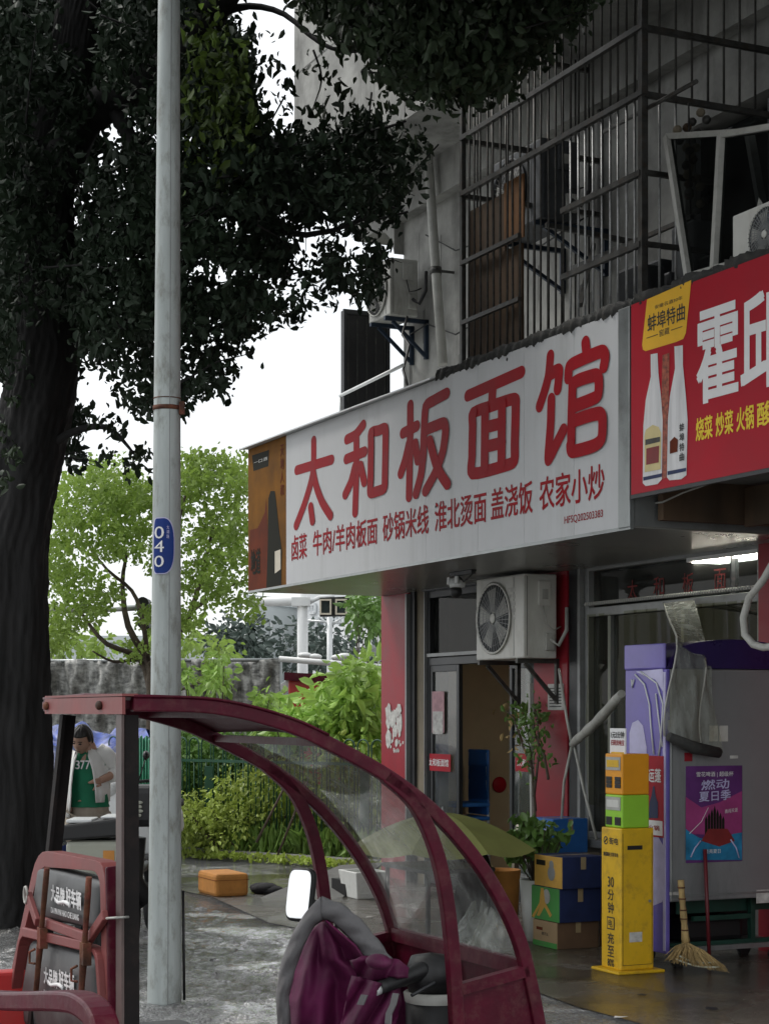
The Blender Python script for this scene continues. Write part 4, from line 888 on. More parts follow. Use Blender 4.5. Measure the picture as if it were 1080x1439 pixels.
# lilac bottle print; glare on the front film is drawn as pale swirls
def fq(u, v, k=1): q = P(u, v, y=Y0-.002*k); return (q.x,q.y,q.z)
m_ = MB(); m_.poly([fq(884,1050),fq(884,1030),fq(888,1016),fq(896,1012),fq(903,1020),fq(908,1050),fq(908,1060),fq(884,1060)]); part('bottle_print', m_, 'lilac', fz, recalc=False)
m_ = MB(); m_.poly([fq(914,1180),fq(922,1172),fq(932,1190),fq(934,1250),fq(930,1268),fq(913,1275)]); part('bottle_print', m_, 'lilac', fz, recalc=False)
for pts in (((892,948),(905,962),(912,990),(914,1020),(918,1060)),((900,944),(922,960),(931,990),(928,1040),(925,1062)),((921,975),(925,1010),(930,1050)),((887,955),(888,966),(890,955))):
    m_ = MB(); m_.tube([fq(u,v,3) for u, v in pts], .006, 5); part('glare_swirl', m_, 'plastic_white', fz)
m_ = MB(); m_.poly([fq(893,944,2),fq(930,940,2),fq(933,952,2),(fq(931,972,2)),fq(920,955,2),fq(903,949,2)]); part('film_glare', m_, 'lilac', fz, recalc=False)
a = P(909,1062,y=Y0-.004); b = P(932,1180,y=Y0-.004); m_ = MB(); m_.box(a.x,b.x,Y0-.008,Y0-.004,b.z+.01,a.z); rp2 = part('red_poster', m_, 'sign_red', fz)
a = P(912,1080,y=Y0); b = P(930,1100,y=Y0); text('运蓬', rp2, 'letter_white', fy(a.x,b.x,b.z,a.z,Y0-.009), .03)
m_ = MB(); m_.poly([fq(911,1150,5),fq(912,1128,5),fq(915,1118,5),fq(917,1105,5),fq(919,1105,5),fq(921,1120,5),fq(924,1128,5),fq(924,1150,5)]); part('bottle_print', m_, 'blue_dark', rp2, recalc=False)
a = P(909,1152,y=Y0); b = P(932,1175,y=Y0); m_ = MB(); m_.box(a.x,b.x,Y0-.011,Y0-.009,b.z,a.z); part('white_band', m_, 'letter_white', rp2); text('火锅', rp2, 'letter_red', fy(a.x+.03,b.x-.03,b.z+.03,a.z-.03,Y0-.012), .03)
# crown
def crown(a, b): 
    x = xl+.02+(FX-xl-.02)*b; y = Y0+.02+(1.0)*a; return (x, y, ztp+.002+.19*math.sin(math.pi*min(1,max(0,a)))**.25)
m_ = MB(); n_ = 14; pr = [(FX-.01,Y0+.01+1.02*k/n_, ztp+.005+.185*(math.sin(math.pi*k/n_))**.3) for k in range(n_+1)]
m_.prism(pr, (-(FX-.02-xl),0,0)); part('crown', m_, 'lid_purple', fz)
m_ = MB(); m_.box(xl,FX-.01,Y0-.01,Y0+.012,ztp+.0,ztp+.16); part('crown_front', m_, 'freezer_purple', fz, bevel=.01)
m_ = MB(); m_.box(FX+.0005,FX+.004,Y0+.05,Y1-.02,.45,.462); m_.box(FX+.0005,FX+.004,Y0+.04,Y0+.046,.45,ztp-.02); part('side_seam', m_, 'alu', fz)
def sd(name, u0, v0, u1, v1, m, t=.003, par=fz, x=FX):
    a = P(u0,v0,x=x); b = P(u1,v1,x=x); mb = MB(); mb.box(x+.0008,x+t,a.y,b.y,b.z,a.z); return part(name, mb, m, par), (a.y,b.y,b.z,a.z)
sd('torn_label', 1062,1251,1095,1268,'paper')
sd('torn_label', 940,1254,954,1258,'paper')
sd('torn_label', 1025,1062,1036,1066,'paper')
sd('red_sticker', 961,1058,972,1070,'column_red')
sd('blue_sticker', 938,1012,948,1026,'ac_old')
s_, r_ = sd('white_sticker', 996,1020,1008,1042,'paper'); s_, r_ = sd('white_sticker', 1010,1020,1022,1042,'ac_white')
# poster
ps, r_ = sd('poster', 963,1077,1042,1210,'poster_purple', .004)
def pq(u, v, k=1): q = P(u, v, x=FX+.004+.001*k); return (q.x,q.y,q.z)
m_ = MB(); m_.poly([pq(963,1120),pq(985,1135),pq(1010,1128),pq(1042,1112),pq(1042,1175),pq(963,1172)]); part('pink_print', m_, 'poster_pink', ps, recalc=False)
m_ = MB(); m_.poly([pq(963,1165,2),pq(972,1172,2),pq(983,1178,2),pq(1000,1180,2),pq(1018,1178,2),pq(1030,1172,2),pq(1042,1170,2),pq(1042,1209,2),pq(963,1209,2)]); part('water_print', m_, 'poster_blue', ps, recalc=False)
m_ = MB()
for k in range(7): 
    u0 = 990+k*4; m_.poly([pq(u0,1184,3),pq(u0,1152-4*(3-abs(k-3)),3),pq(u0+1.8,1147-5*(3-abs(k-3)),3),pq(u0+3.5,1152-4*(3-abs(k-3)),3),pq(u0+3.5,1184,3)])
part('bottles_print', m_, 'ad_dark', ps, recalc=False)
m_ = MB(); m_.poly([pq(985,1182,4),pq(995,1165,4),pq(1022,1165,4),pq(1032,1182,4),pq(1010,1190,4)]); part('crate_print', m_, 'bottle_maroon', ps, recalc=False)
def tp5(s_, u0, v0, u1, v1, m, bold=.02, k=4, sl=0.):
    a = P(u0,v0,x=FX+.004+.001*k); b = P(u1,v1,x=FX+.004+.001*k); 
    text(s_, ps, m, lambda p, q: (a.x, a.y+(b.y-a.y)*p, b.z+(a.z-b.z)*q+sl*p), bold)
tp5('雪花啤酒 | 超级杯', 978,1085,1030,1092, 'letter_white', .01)
tp5('燃动', 985,1097,1024,1110, 'lilac', .03, 4, .01)
tp5('夏日季', 982,1113,1026,1126, 'lilac', .03, 5, .01)
tp5('勇闯天涯', 1018,1138,1036,1143, 'letter_white', .0, 5, .01)
tp5('点亮夏日', 990,1194,1012,1199, 'letter_white', .0, 5)
m_ = MB(); m_.tube([pq(995,1135,4),pq(985,1155,4),pq(968,1172,4)], .002, 5); part('white_splash', m_, 'letter_white', ps)
for pts in (((970,1205),(976,1192),(984,1182)),((1026,1180),(1034,1192),(1038,1206))):
    m_ = MB(); m_.tube([pq(u,v,4) for u, v in pts], .005, 5); part('white_splash', m_, 'lilac', ps)
# legs, undercarriage
m_ = MB(); m_.box(xl+.02,FX-.03,Y0+.05,Y1-.05,.10,.13); part('base_tray', m_, 'alu', fz)
for xx in (xl+.08, FX-.05):
    for yy in (Y0+.12, Y1-.12):
        m_ = MB(); m_.tube([(xx-.02,yy,.05),(xx+.02,yy,.05)], .045, 14); m_.box(xx-.012,xx+.012,yy-.012,yy+.012,.05,.12); part('castor', m_, 'frame_dark', fz)
m_ = MB(); m_.box(xl+.05,xl+.08,Y0+.10,Y1-.05,.13,.42); part('back_plate', m_, 'black', fz)
m_ = MB()
gy0 = P(975,1000,x=FX-.06).y; gy1 = P(1058,1000,x=FX-.06).y
m_.bar((FX-.08,gy0,.30),(FX-.08,gy1,.30),.03); m_.bar((FX-.08,gy1,.13),(FX-.08,gy1,.42),.035); m_.bar((FX-.08,gy0-.2,.14),(FX-.08,gy1+.3,.14),.03); m_.box(FX-.12,FX-.11,gy0-.1,gy1+.2,.33,.42)
part('compressor_frame', m_, 'green_metal', fz)
m_ = MB(); m_.box(FX-.5,FX-.16,gy0,gy1,.14,.29); part('compressor', m_, 'black', fz, bevel=.03)

# ---- plastic sheet draped over the freezer
sh = thing('plastic_drape', 'dirty clear plastic sheet hanging from the window rail over the freezer', 'plastic sheet', P(970,1040,x=FX+.03))
cor = [P(930,848,y=-.05), P(972,843,y=-.05), P(944,900,x=FX+.02), P(1000,940,x=FX+.03), P(935,1035,x=FX+.035), P(1006,1058,x=FX+.04)]
def lerp(a, b, t): return a+(b-a)*t
def drape(a, b):
    L = lerp(cor[0], cor[2], b*2.2) if b < .4545 else lerp(cor[2], cor[4], (b-.4545)/.5455)
    Rr = lerp(cor[1], cor[3], b*2.2) if b < .4545 else lerp(cor[3], cor[5], (b-.4545)/.5455)
    p = lerp(L, Rr, a); w_ = .018*math.sin(a*9+b*5)+.012*math.sin(a*17-b*9); return (p.x+w_+.02, p.y+w_*.5, p.z)
m_ = MB(); m_.grid(drape, 18, 26); part('sheet', m_, 'film', sh, recalc=False)
m_ = MB(); m_.tube([cor[4]+Vector((.03,0,0)), lerp(cor[4],cor[5],.5)+Vector((.035,0,-.02)), cor[5]+Vector((.03,0,0))], [.028,.04,.034], 10); part('rolled_hem', m_, 'tar', sh)
m_ = MB(); m_.tube([drape(0,t/12) for t in range(13)], .006, 5); m_.tube([drape(.72,t/12) for t in range(4,13)], .006, 5); part('edge_fold', m_, 'white_pvc', sh)
# rolled awning tube with straps, left of the freezer
p0 = P(803,1046,y=-.35); p1 = P(873,975,y=-.75)
ra = thing('rolled_awning', 'rolled up grey plastic awning hanging aslant between the red column and the freezer', 'awning', p0)
m_ = MB(); m_.tube([lerp(p0,p1,t/8)+Vector((0,0,-.02*math.sin(math.pi*t/8))) for t in range(9)], [.022,.036,.032,.040,.033,.039,.034,.037,.028], 12); part('roll', m_, 'ac_old', ra)
for pts in (((803,1046),(796,1010),(785,940)), ((803,1048),(792,1100),(788,1165)), ((806,1046),(820,1110),(838,1180))):
    m_ = MB(); m_.tube([P(u,v,y=-.33) for u, v in pts], .012, 6); part('strap', m_, 'white_pvc', ra)
# grey hose hanging at the right
hs = [P(u,v,y=-.9) for u, v in ((1086,790),(1072,815),(1052,840),(1044,868),(1046,892),(1058,906),(1072,910),(1090,908))]
m_ = MB(); m_.tube(hs, .022, 12); solo('hose', m_, 'white_pvc', 'thick cream hose bent in a loop before the right red column', 'hose', hs[5])

# ---- yellow power bank cabinet
yc = thing('power_bank_cabinet', 'yellow and green power bank rental cabinet standing before the purple freezer', 'cabinet', (6.48,-1.33,.012))
x1 = 6.577; x0 = x1-.225; ya = -1.436; yb = ya+.235; zm = P(872,1165,x=x1).z; zu = P(868,1060,x=x1).z
m_ = MB(); m_.box(x0-.04,x1+.05,ya-.05,yb+.05,.012,.03); part('base_plate', m_, 'cab_yellow', yc, bevel=.006)
m_ = MB(); m_.box(x0,x1,ya,yb,.03,zm); part('lower_case', m_, 'cab_yellow', yc, bevel=.008)
a = P(881,1189,x=x1); b = P(902,1194,x=x1); m_ = MB(); m_.box(x1+.0005,x1+.002,a.y,b.y,b.z,a.z); part('coin_slot', m_, 'black', yc)
m_ = MB(); m_.box(x1+.0004,x1+.0016,ya+.012,ya+.0145,.06,zm-.03); m_.box(x1+.0004,x1+.0016,yb-.015,yb-.0125,.06,zm-.03); m_.box(x1+.0004,x1+.0016,ya+.0145,yb-.015,.06,.0625); part('panel_gap', m_, 'black', yc)
m_ = MB(); m_.tube([(x1+.0005,yb-.03,zm*.5),(x1+.006,yb-.03,zm*.5)], .009, 12); part('lock', m_, 'alu', yc)
m_ = MB(); m_.box(x1+.0005,x1+.0015,ya+.06,ya+.15,.20,.26); part('peeled_sticker', m_, 'paper', yc)
zg = P(868,1118,x=x1).z; xa, xb = x0+.012, x1-.018
m_ = MB(); m_.box(xa,xb,ya+.02,yb-.02,zg,zu); part('upper_case', m_, 'cab_orange', yc, bevel=.008)
m_ = MB(); m_.box(xa,xb,ya+.02,yb-.02,zm+.001,zg-.001); part('middle_case', m_, 'cab_lime', yc, bevel=.008)
yf = ya+.018
for (za_, zb_) in ((zg+.04,zu-.14),(zm+.02,zg-.14)):
    for r__ in range(3):
        for c__ in range(2):
            z = za_+(zb_-za_)*(r__+.5)/3; x = xa+.05+c__*.10
            m_ = MB(); m_.box(x-.032,x+.032,yf-.004,yf+.001,z-.011,z+.011); part('bank_slot', m_, 'black', yc, bevel=.002)
for z in (zu-.06, zg-.055):
    m_ = MB(); m_.box(xa+.015,xb-.015,yf-.004,yf+.001,z-.04,z+.04); o = part('screen', m_, 'ac_old', yc); m_ = MB(); m_.box(xa+.03,xb-.03,yf-.006,yf-.004,z-.022,z+.022); part('display', m_, 'cab_yellow' if z > zg else 'ac_white', o)
m_ = MB(); m_.box(x0+.02,x1-.03,ya+.05,ya+.058,zu,P(860,1024,x=x1).z); tp_ = part('top_card', m_, 'letter_white', yc)
zt_ = P(860,1024,x=x1).z
text('1元5分钟', tp_, 'letter_black', fy(x0+.035,x1-.04,zt_-.06,zt_-.02,ya+.048), .04); text('扫码充电宝', tp_, 'letter_red', fy(x0+.035,x1-.04,zt_-.105,zt_-.07,ya+.048), .03)
m_ = MB(); m_.box(x0+.035,x1-.045,ya+.0485,ya+.05,zt_-.16,zt_-.145); part('print_line', m_, 'cab_yellow', tp_)
yt = ya-.0015; xm = (x0+x1)/2
m_ = MB(); m_.lathe([(.018,0),(.026,0)], (x0+.055,yt,zm-.08), 18, 'y'); m_.bar((x0+.045,yt,zm-.09),(x0+.065,yt,zm-.07),.006); part('round_logo', m_, 'letter_black', yc)
text('街电', yc, 'letter_black', fy(x0+.095,x1-.03,zm-.10,zm-.06,yt), .04)
text('随借随还 共享充电', yc, 'letter_black', fy(x0+.03,x1-.03,zm-.175,zm-.15,yt), .03)
zz = zm-.30
for s_, h_ in (('30',.062),('分',.066),('钟',.066)):
    text(s_, yc, 'letter_black', fy(xm-.034,xm+.034,zz-h_,zz,yt), .03); zz -= h_+.014
m_ = MB(); m_.box(xm-.042,xm+.042,yt-.001,yt,zz-.085,zz-.008); o = part('battery_mark', m_, 'letter_black', yc); m_ = MB(); m_.box(xm-.034,xm+.034,yt-.002,yt-.001,zz-.077,zz-.016); part('battery_face', m_, 'cab_yellow', o); text('电', o, 'letter_black', fy(xm-.022,xm+.022,zz-.070,zz-.024,yt-.003), .03); zz -= .105
for s_, h_ in (('充',.066),('至',.066),('80%',.045)):
    text(s_, yc, 'letter_black', fy(xm-.036,xm+.036,zz-h_,zz,yt), .03); zz -= h_+.014

# ---- broom and red pole
fb = P(985,1385,z=.012); bx = FX+.10
hd = P(956,1237,x=bx); jn = P(963,1325,x=bx+.02)
br = thing('straw_broom', 'straw broom leaning against the grey side of the freezer', 'broom', (bx+.1,P(985,1380,x=bx+.1).y,.012))
m_ = MB(); m_.tube([lerp(hd,jn,t/10) for t in range(11)], [.020,.021,.018,.020,.017,.021,.022,.018,.022,.024,.026], 12); part('handle', m_, 'straw', br)
for t in (.12,.3,.48,.62,.8): m_ = MB(); p_ = lerp(hd,jn,t); m_.tube([p_+Vector((0,0,.004)),p_-Vector((0,0,.004))], .0235, 12); part('binding', m_, 'rust', br)
m_ = MB(); rr = random.Random(5)
e0 = P(938,1365,x=bx+.10); e1 = P(1016,1388,x=bx+.22); e0.z = .08; e1.z = .02
for k in range(260):
    t = rr.random(); e_ = lerp(e0,e1,t)+Vector((rr.uniform(-.06,.06),rr.uniform(-.02,.02),rr.uniform(-.0,.04))); mid = lerp(jn,e_,.5)+Vector((rr.uniform(-.02,.02),rr.uniform(-.01,.01),.02)); m_.tube([jn+Vector((rr.uniform(-.015,.015),rr.uniform(-.015,.015),0)),mid,e_], [.0035,.0035,.002], 4, False)
part('bristles', m_, 'straw', br, kind='stuff')
for f_ in (.62,.78):
    m_ = MB(); m_.tube([lerp(jn,lerp(e0,e1,t/8),f_)+Vector((.05,0,-.02*math.sin(t/8*3.1))) for t in range(9)], .005, 5); part('stitching', m_, 'twine', br)
rpx = FX+.03; a = P(990,1205,x=rpx); b = P(990,1345,x=rpx)
m_ = MB(); m_.tube([(rpx+.05,a.y,.014),(rpx,a.y,a.z+.05)], .012, 10); solo('red_stick', m_, 'pole_red', 'thin dark red stick leaning against the freezer under the poster', 'stick', (rpx+.05,a.y,.014))

# ---- stacked cartons
cy = P(750,1325,z=.012)
bx0, bw, bd = cy.x+.0, .42, .30
c0 = P(748,1327,z=.012); fx0 = c0.x; fw = P(797,1000,y=c0.y).x-fx0
def stackbox(u0, u1, vb, vt, mf, label, deco, y=c0.y, dd=.32, ms='blue_dark', un=None, g='cartons stacked beside the shop window'):
    x_0 = P(u0,1000,y=y).x; x_1 = P(u1,1000,y=y).x; zb_ = vb; zt_ = vt
    c = carton('carton_box', label, (x_0,y,zb_), x_1-x_0, dd, zt_-zb_, mf, ms, g); 
    return c, (x_0,x_1,zb_,zt_,y)
z1 = P(748,1290,y=c0.y).z; z2 = P(748,1243,y=c0.y).z; z3 = P(752,1200,y=c0.y).z
c, r_ = stackbox(749,783,.012,z1-.002,'carton_brown','brown printed carton at the bottom of the stack', None, ms='carton_side')
text('福五岁', c, 'letter_black', fy(r_[0]+.12,r_[1]-.12,r_[2]+.10,r_[3]-.10,r_[4]-.0045), .02)
m_ = MB(); m_.box(r_[0]+.002,r_[1]-.002,r_[4]-.005,r_[4]-.0035,.014,.05); part('green_band', m_, 'carton_green', c)
m_ = MB(); m_.box(r_[0]+.05,r_[0]+.13,r_[4]-.005,r_[4]-.0035,z1-.07,z1-.05); part('print_line', m_, 'ad_brown', c)
c, r_ = stackbox(747,786,z1,z2-.002,'carton_green','green printed carton in the middle of the stack', None)
m_ = MB(); m_.poly([(r_[0]+(r_[1]-r_[0])*a_,r_[4]-.005,r_[2]+(r_[3]-r_[2])*b_) for a_, b_ in ((0.02,.05),(.3,.5),(.35,.95),(.45,.95),(.5,.55),(.75,.2),(.68,.12),(.48,.4),(.3,.1),(.2,.1),(.32,.4),(.1,.02))]); part('splash_print', m_, 'carton_yellow', c, recalc=False)
m_ = MB(); m_.lathe([(0,0),(.05,0)], (r_[0]+(r_[1]-r_[0])*.55,r_[4]-.0045,r_[2]+(r_[3]-r_[2])*.72), 18, 'y'); part('round_print', m_, 'ac_old', c)
c, r_ = stackbox(751,790,z2,z3,'carton_yellow','orange yellow printed carton on top of the stack', None)
m_ = MB(); m_.ell((r_[0]+(r_[1]-r_[0])*.62,r_[4]-.004,r_[2]+(r_[3]-r_[2])*.45), (.05,.002,.05)); m_.ell((r_[0]+(r_[1]-r_[0])*.62,r_[4]-.004,r_[2]+(r_[3]-r_[2])*.72), (.03,.002,.03)); part('mascot_free_emblem', m_, 'frame_grey', c)
bpy.data.objects['mascot_free_emblem'].name = 'round_emblem'
m_ = MB(); m_.box(r_[0]+.03,r_[0]+.15,r_[4]-.005,r_[4]-.0035,z3-.07,z3-.035); part('print_block', m_, 'ad_dark', c)
c, r_ = stackbox(828,842,.012,P(835,1285,y=c0.y+.35).z-.002,'paper','white and red carton behind the stack, on the ground', None, y=c0.y+.35, ms='carton_side', g='cartons behind the stack')
c, r_ = stackbox(828,842,r_[3]+.001,P(835,1240,y=c0.y+.35).z,'carton_green','green and white carton behind the stack, on another', None, y=c0.y+.35, ms='carton_side', g='cartons behind the stack')
# blue carton leaning on top near the column
bc = P(762,1195,y=-.32)
c = carton('carton_box', 'blue carton lying open on the plants before the red column', (bc.x,-.42,bc.z), .34,.3,.26,'blue','blue'); 
text('小龙虾', c, 'lilac', fy(bc.x+.05,bc.x+.28,bc.z+.15,bc.z+.21,-.4245), .02)
pb = P(745,1170,y=-.45); m_ = MB(); m_.box(bc.x-.17,bc.x-.01,-.47,-.3,bc.z+.08,bc.z+.20); solo('paper_packet', m_, 'cream', 'crumpled beige packet beside the blue carton', 'packet', (bc.x-.1,-.4,bc.z+.08), bevel=.02)
st_ = MB(); st_.box(bc.x-.25,bc.x+.4,-.5,-.05,bc.z-.04,bc.z); st_.box(bc.x-.22,bc.x-.18,-.47,-.43,.012,bc.z-.04); st_.box(bc.x+.33,bc.x+.37,-.47,-.43,.012,bc.z-.04); st_.box(bc.x-.22,bc.x-.18,-.12,-.08,.012,bc.z-.04); st_.box(bc.x+.33,bc.x+.37,-.12,-.08,.012,bc.z-.04)
solo('plant_bench', st_, 'brown_wall', 'low wooden bench under the blue carton and the plants', 'bench', (bc.x,-.3,.012))
# ---- plants by the door
def bladeplant(name, label, at, pot, n_, h_, sp, m, size, seed, cat='plant', frame='B'):
    t = thing(name, label, cat, at, frame=frame); rr = random.Random(seed); x, y, z = at
    if pot: 
        r0, hh = pot; m_ = MB(); m_.lathe([(0,0),(r0*.78,0),(r0,hh),(r0*.9,hh),(r0*.88,hh-.03),(0,hh-.04)], (x,y,z), 22); part('pot', m_, 'pot_white', t); z0_ = z+hh-.04
    else: z0_ = z
    m_ = MB(); cs = []
    for k in range(n_):
        a = rr.random()*6.28; r_ = rr.random()**.6*sp; hh_ = h_*(.45+.55*rr.random())
        tip = Vector((x+math.cos(a)*r_,y+math.sin(a)*r_,z0_+hh_)); b0 = Vector((x+math.cos(a)*.03,y+math.sin(a)*.03,z0_)); md_ = lerp(b0,tip,.6)+Vector((0,0,hh_*.12))
        m_.tube([b0,md_,tip], [.006,.004,.002], 4, False)
        for q_ in range(9): c_ = lerp(md_,tip,rr.random()); cs.append(tuple(c_+Vector((rr.gauss(0,.03),rr.gauss(0,.03),rr.gauss(0,.03)))))
    part('stems', m_, 'bark_mid', t); leafpart('foliage', cs, size, m, t, seed=seed); return t
q = P(738,1322,z=.012); bladeplant('potted_plant', 'leafy green plant in a tall white pot between the windshield and the cartons', (q.x,q.y+.1,.012), (.13,.42), 26, .5, .26, 'leaf_hedge', .09, 3)
q = P(745,1195,y=-.5); bladeplant('trailing_plant', 'dark leaves spilling over the bench by the door', (q.x,-.45,q.z-.08), None, 26, .2, .34, 'leaf_hedge', .1, 4)
# dried branch tied upright by the door
bt = thing('dried_branch', 'dry leafy branch tied upright between the shop door and the red column', 'branch', P(750,1140,y=-.3))
m_ = MB(); 
mains = [[(752,1140),(748,1090),(742,1030),(735,1000),(728,990)],[(750,1120),(757,1060),(755,1010),(748,985)],[(770,1095),(764,1060),(752,1035),(748,1000)],[(748,1080),(735,1050),(722,1010),(712,1000)]]
cs = []; rr = random.Random(8)
for mn in mains:
    pts = [P(u,v,y=-.3+.05*k) for k, (u,v) in enumerate(mn)]; m_.tube(pts, [.012,.009,.007,.005,.003][:len(pts)], 5)
    for k in range(70):
        t = rr.random()**.7*(len(pts)-1); i = min(int(t),len(pts)-2); c_ = lerp(pts[i],pts[i+1],t-i)
        if c_.z > P(750,1085,y=-.3).z: cs.append(tuple(c_+Vector((rr.gauss(0,.05),rr.gauss(0,.05),rr.gauss(0,.05)))))
m_.tube([P(752,1195,y=-.3),P(751,1140,y=-.3)], .014, 6); part('stem', m_, 'bark_mid', bt); leafpart('foliage', cs[:230], .065, 'leaf_hedge', bt, seed=2); leafpart('dry_leaves', cs[230:], .06, 'straw', bt, seed=3)
m_ = MB(); m_.bar(P(748,1150,y=-.2),P(745,960,y=-.2),.03); solo('white_lath', m_, 'white_pvc', 'white lath standing beside the dried branch at the door', 'lath', P(748,1150,y=-.2))

# ---- umbrella over a scooter behind the windshield
uc = P(622,1142,y=-1.75); ur = .66
um = thing('umbrella', 'open olive green umbrella standing over a scooter behind the tricycle windshield', 'umbrella', (uc.x,uc.y,uc.z-.35))
rimz = uc.z-.24
for k in range(8):
    a0, a1 = 2*math.pi*k/8, 2*math.pi*(k+1)/8
    def pan(s_, t, a0=a0, a1=a1):
        r_ = ur*t; a = a0+(a1-a0)*s_; sag = .035*math.sin(math.pi*s_)*t; e_ = 1-.06*math.sin(math.pi*s_)*t
        return (uc.x+math.cos(a)*r_*e_, uc.y+math.sin(a)*r_*e_, uc.z-.24*t**1.7-sag)
    m_ = MB(); m_.grid(pan, 6, 8); part('canopy_panel', m_, 'umbrella', um, recalc=False)
    m_ = MB(); m_.tube([(uc.x+math.cos(a0)*ur*t/6,uc.y+math.sin(a0)*ur*t/6,uc.z-.24*(t/6)**1.7-.006) for t in range(7)], .004, 5); part('rib', m_, 'alu', um)
m_ = MB(); m_.tube([(uc.x,uc.y,uc.z+.04),(uc.x,uc.y,.551)], .008, 8); part('shaft', m_, 'alu', um)
def scooter(label, x, y, frame='B', seatcol='black', body='plastic_white', yaw=0., box=None, cover=False, name='parked_scooter', z=0.012):
    t = thing(name, label, 'scooter', (x,y,z), frame=frame, group='parked scooters')
    c_, s_ = math.cos(yaw), math.sin(yaw)
    def T(px, py, pz): return (x+px*c_-py*s_, y+px*s_+py*c_, z+pz)
    for wx in (-.62,.62):
        m_ = MB(); m_.tube([T(wx+math.cos(a*.3307)*.2,0,.235+math.sin(a*.3307)*.2) for a in range(20)], .045, 8); part('tyre', m_, 'tyre', t)
        m_ = MB(); m_.tube([T(wx,-.035,.235),T(wx,.035,.235)], .13, 14); part('wheel_hub', m_, 'alu', t)
    m_ = MB(); m_.tube([T(.62,0,.24),T(.48,0,.6),T(.42,0,.98)], [.05,.05,.03], 8); part('fork', m_, 'black', t)
    m_ = MB(); m_.prism([T(.34,-.15,.25),T(.44,-.16,.9),T(.54,-.12,.92),T(.56,-.1,.45)], Vector(T(0,.3,0))-Vector(T(0,0,0))); part('leg_shield', m_, body, t, bevel=.04)
    m_ = MB(); m_.prism([T(-.15,-.14,.22),T(.4,-.14,.22),T(.4,-.14,.30),T(-.15,-.14,.32)], Vector(T(0,.28,0))-Vector(T(0,0,0))); part('floorboard', m_, 'black', t, bevel=.02)
    m_ = MB(); m_.prism([T(-.75,-.13,.5),T(-.15,-.14,.28),T(-.05,-.14,.62),T(-.7,-.13,.72)], Vector(T(0,.27,0))-Vector(T(0,0,0))); part('body', m_, body, t, bevel=.05)
    m_ = MB(); m_.prism([T(-.72,-.13,.72),T(-.02,-.14,.66),T(-.04,-.14,.76),T(-.72,-.13,.80)], Vector(T(0,.27,0))-Vector(T(0,0,0))); part('saddle', m_, seatcol, t, bevel=.03)
    m_ = MB(); m_.tube([T(.36,-.33,1.0),T(.42,-.1,.98),T(.42,.1,.98),T(.36,.33,1.0)], .014, 8); part('handlebar', m_, 'black', t)
    m_ = MB(); m_.ell(T(.5,0,.93), (.09,.09,.08)); part('headlight', m_, body, t)
    for s__ in (-1,1):
        m_ = MB(); m_.tube([T(.4,.22*s__,1.0),T(.38,.28*s__,1.2)], .006, 6); m_.ell(T(.38,.28*s__,1.22), (.03,.06,.04)); part('mirror', m_, 'black', t)
    if box: 
        m_ = MB(); m_.box(0,1,0,1,0,1); m_.v = [T(-1.0+.42*a, -.2+.4*b, .80+.32*c) for a, b, c in m_.v]; part('top_box', m_, box, t, bevel=.05)
    if cover:
        def cv(a, b):
            ang = math.pi*(b-.5)*2; L_ = -.7+1.25*a; top = .78+.32*max(0,a-.5)*2*.9; hw = .24+.1*math.sin(a*3.1); zz_ = top*max(.0,math.cos(ang*.5))**.35; return T(L_, hw*math.sin(ang*.5)*1.25+.03*math.sin(a*19+b*7), .12+zz_*.95+.015*math.sin(a*23+b*11))
        m_ = MB(); m_.grid(cv, 26, 16); part('rain_cover', m_, 'black_cloth', t, recalc=False)
    return t
tq = thing('folding_table', 'low dark folding table under the olive umbrella', 'table', (uc.x,uc.y,.012))
m_ = MB(); m_.box(uc.x-.35,uc.x+.35,uc.y-.3,uc.y+.22,.52,.55); part('table_top', m_, 'frame_dark', tq, bevel=.006)
for sx_ in (-.32,.32):
    for sy_ in (-.27,.19): m_ = MB(); m_.box(uc.x+sx_-.012,uc.x+sx_+.012,uc.y+sy_-.012,uc.y+sy_+.012,.012,.52); part('leg', m_, 'frame_dark', tq)
um.location = B2W((uc.x,uc.y,uc.z-.35)); 
def bl(a, b):
    an = 2*math.pi*a; r_ = (.05+.20*(1-b)**.8)*(1+.16*math.sin(an*4+b*2)+.07*math.sin(an*9-b*5)); return (kq.x+math.cos(an)*r_, kq.y+math.sin(an)*r_*.8, .012+(P(680,1185,y=kq.y).z)*b)
kq = P(668,1316,z=.012); m_ = MB(); m_.grid(bl, 40, 18); solo('black_cover', m_, 'black_cloth', 'black plastic cover hanging in folds right under the olive umbrella', 'cover', (kq.x,kq.y,.012), recalc=False)
q = P(600,1270,z=.3); m_ = MB(); m_.box(q.x-.2,q.x+.2,q.y+.1,q.y+.4,.56,.74); solo('stool_crate', m_, 'foam_white', 'pale crate standing on the low table under the umbrella', 'crate', (uc.x-.1,uc.y,.55), bevel=.01) if False else None
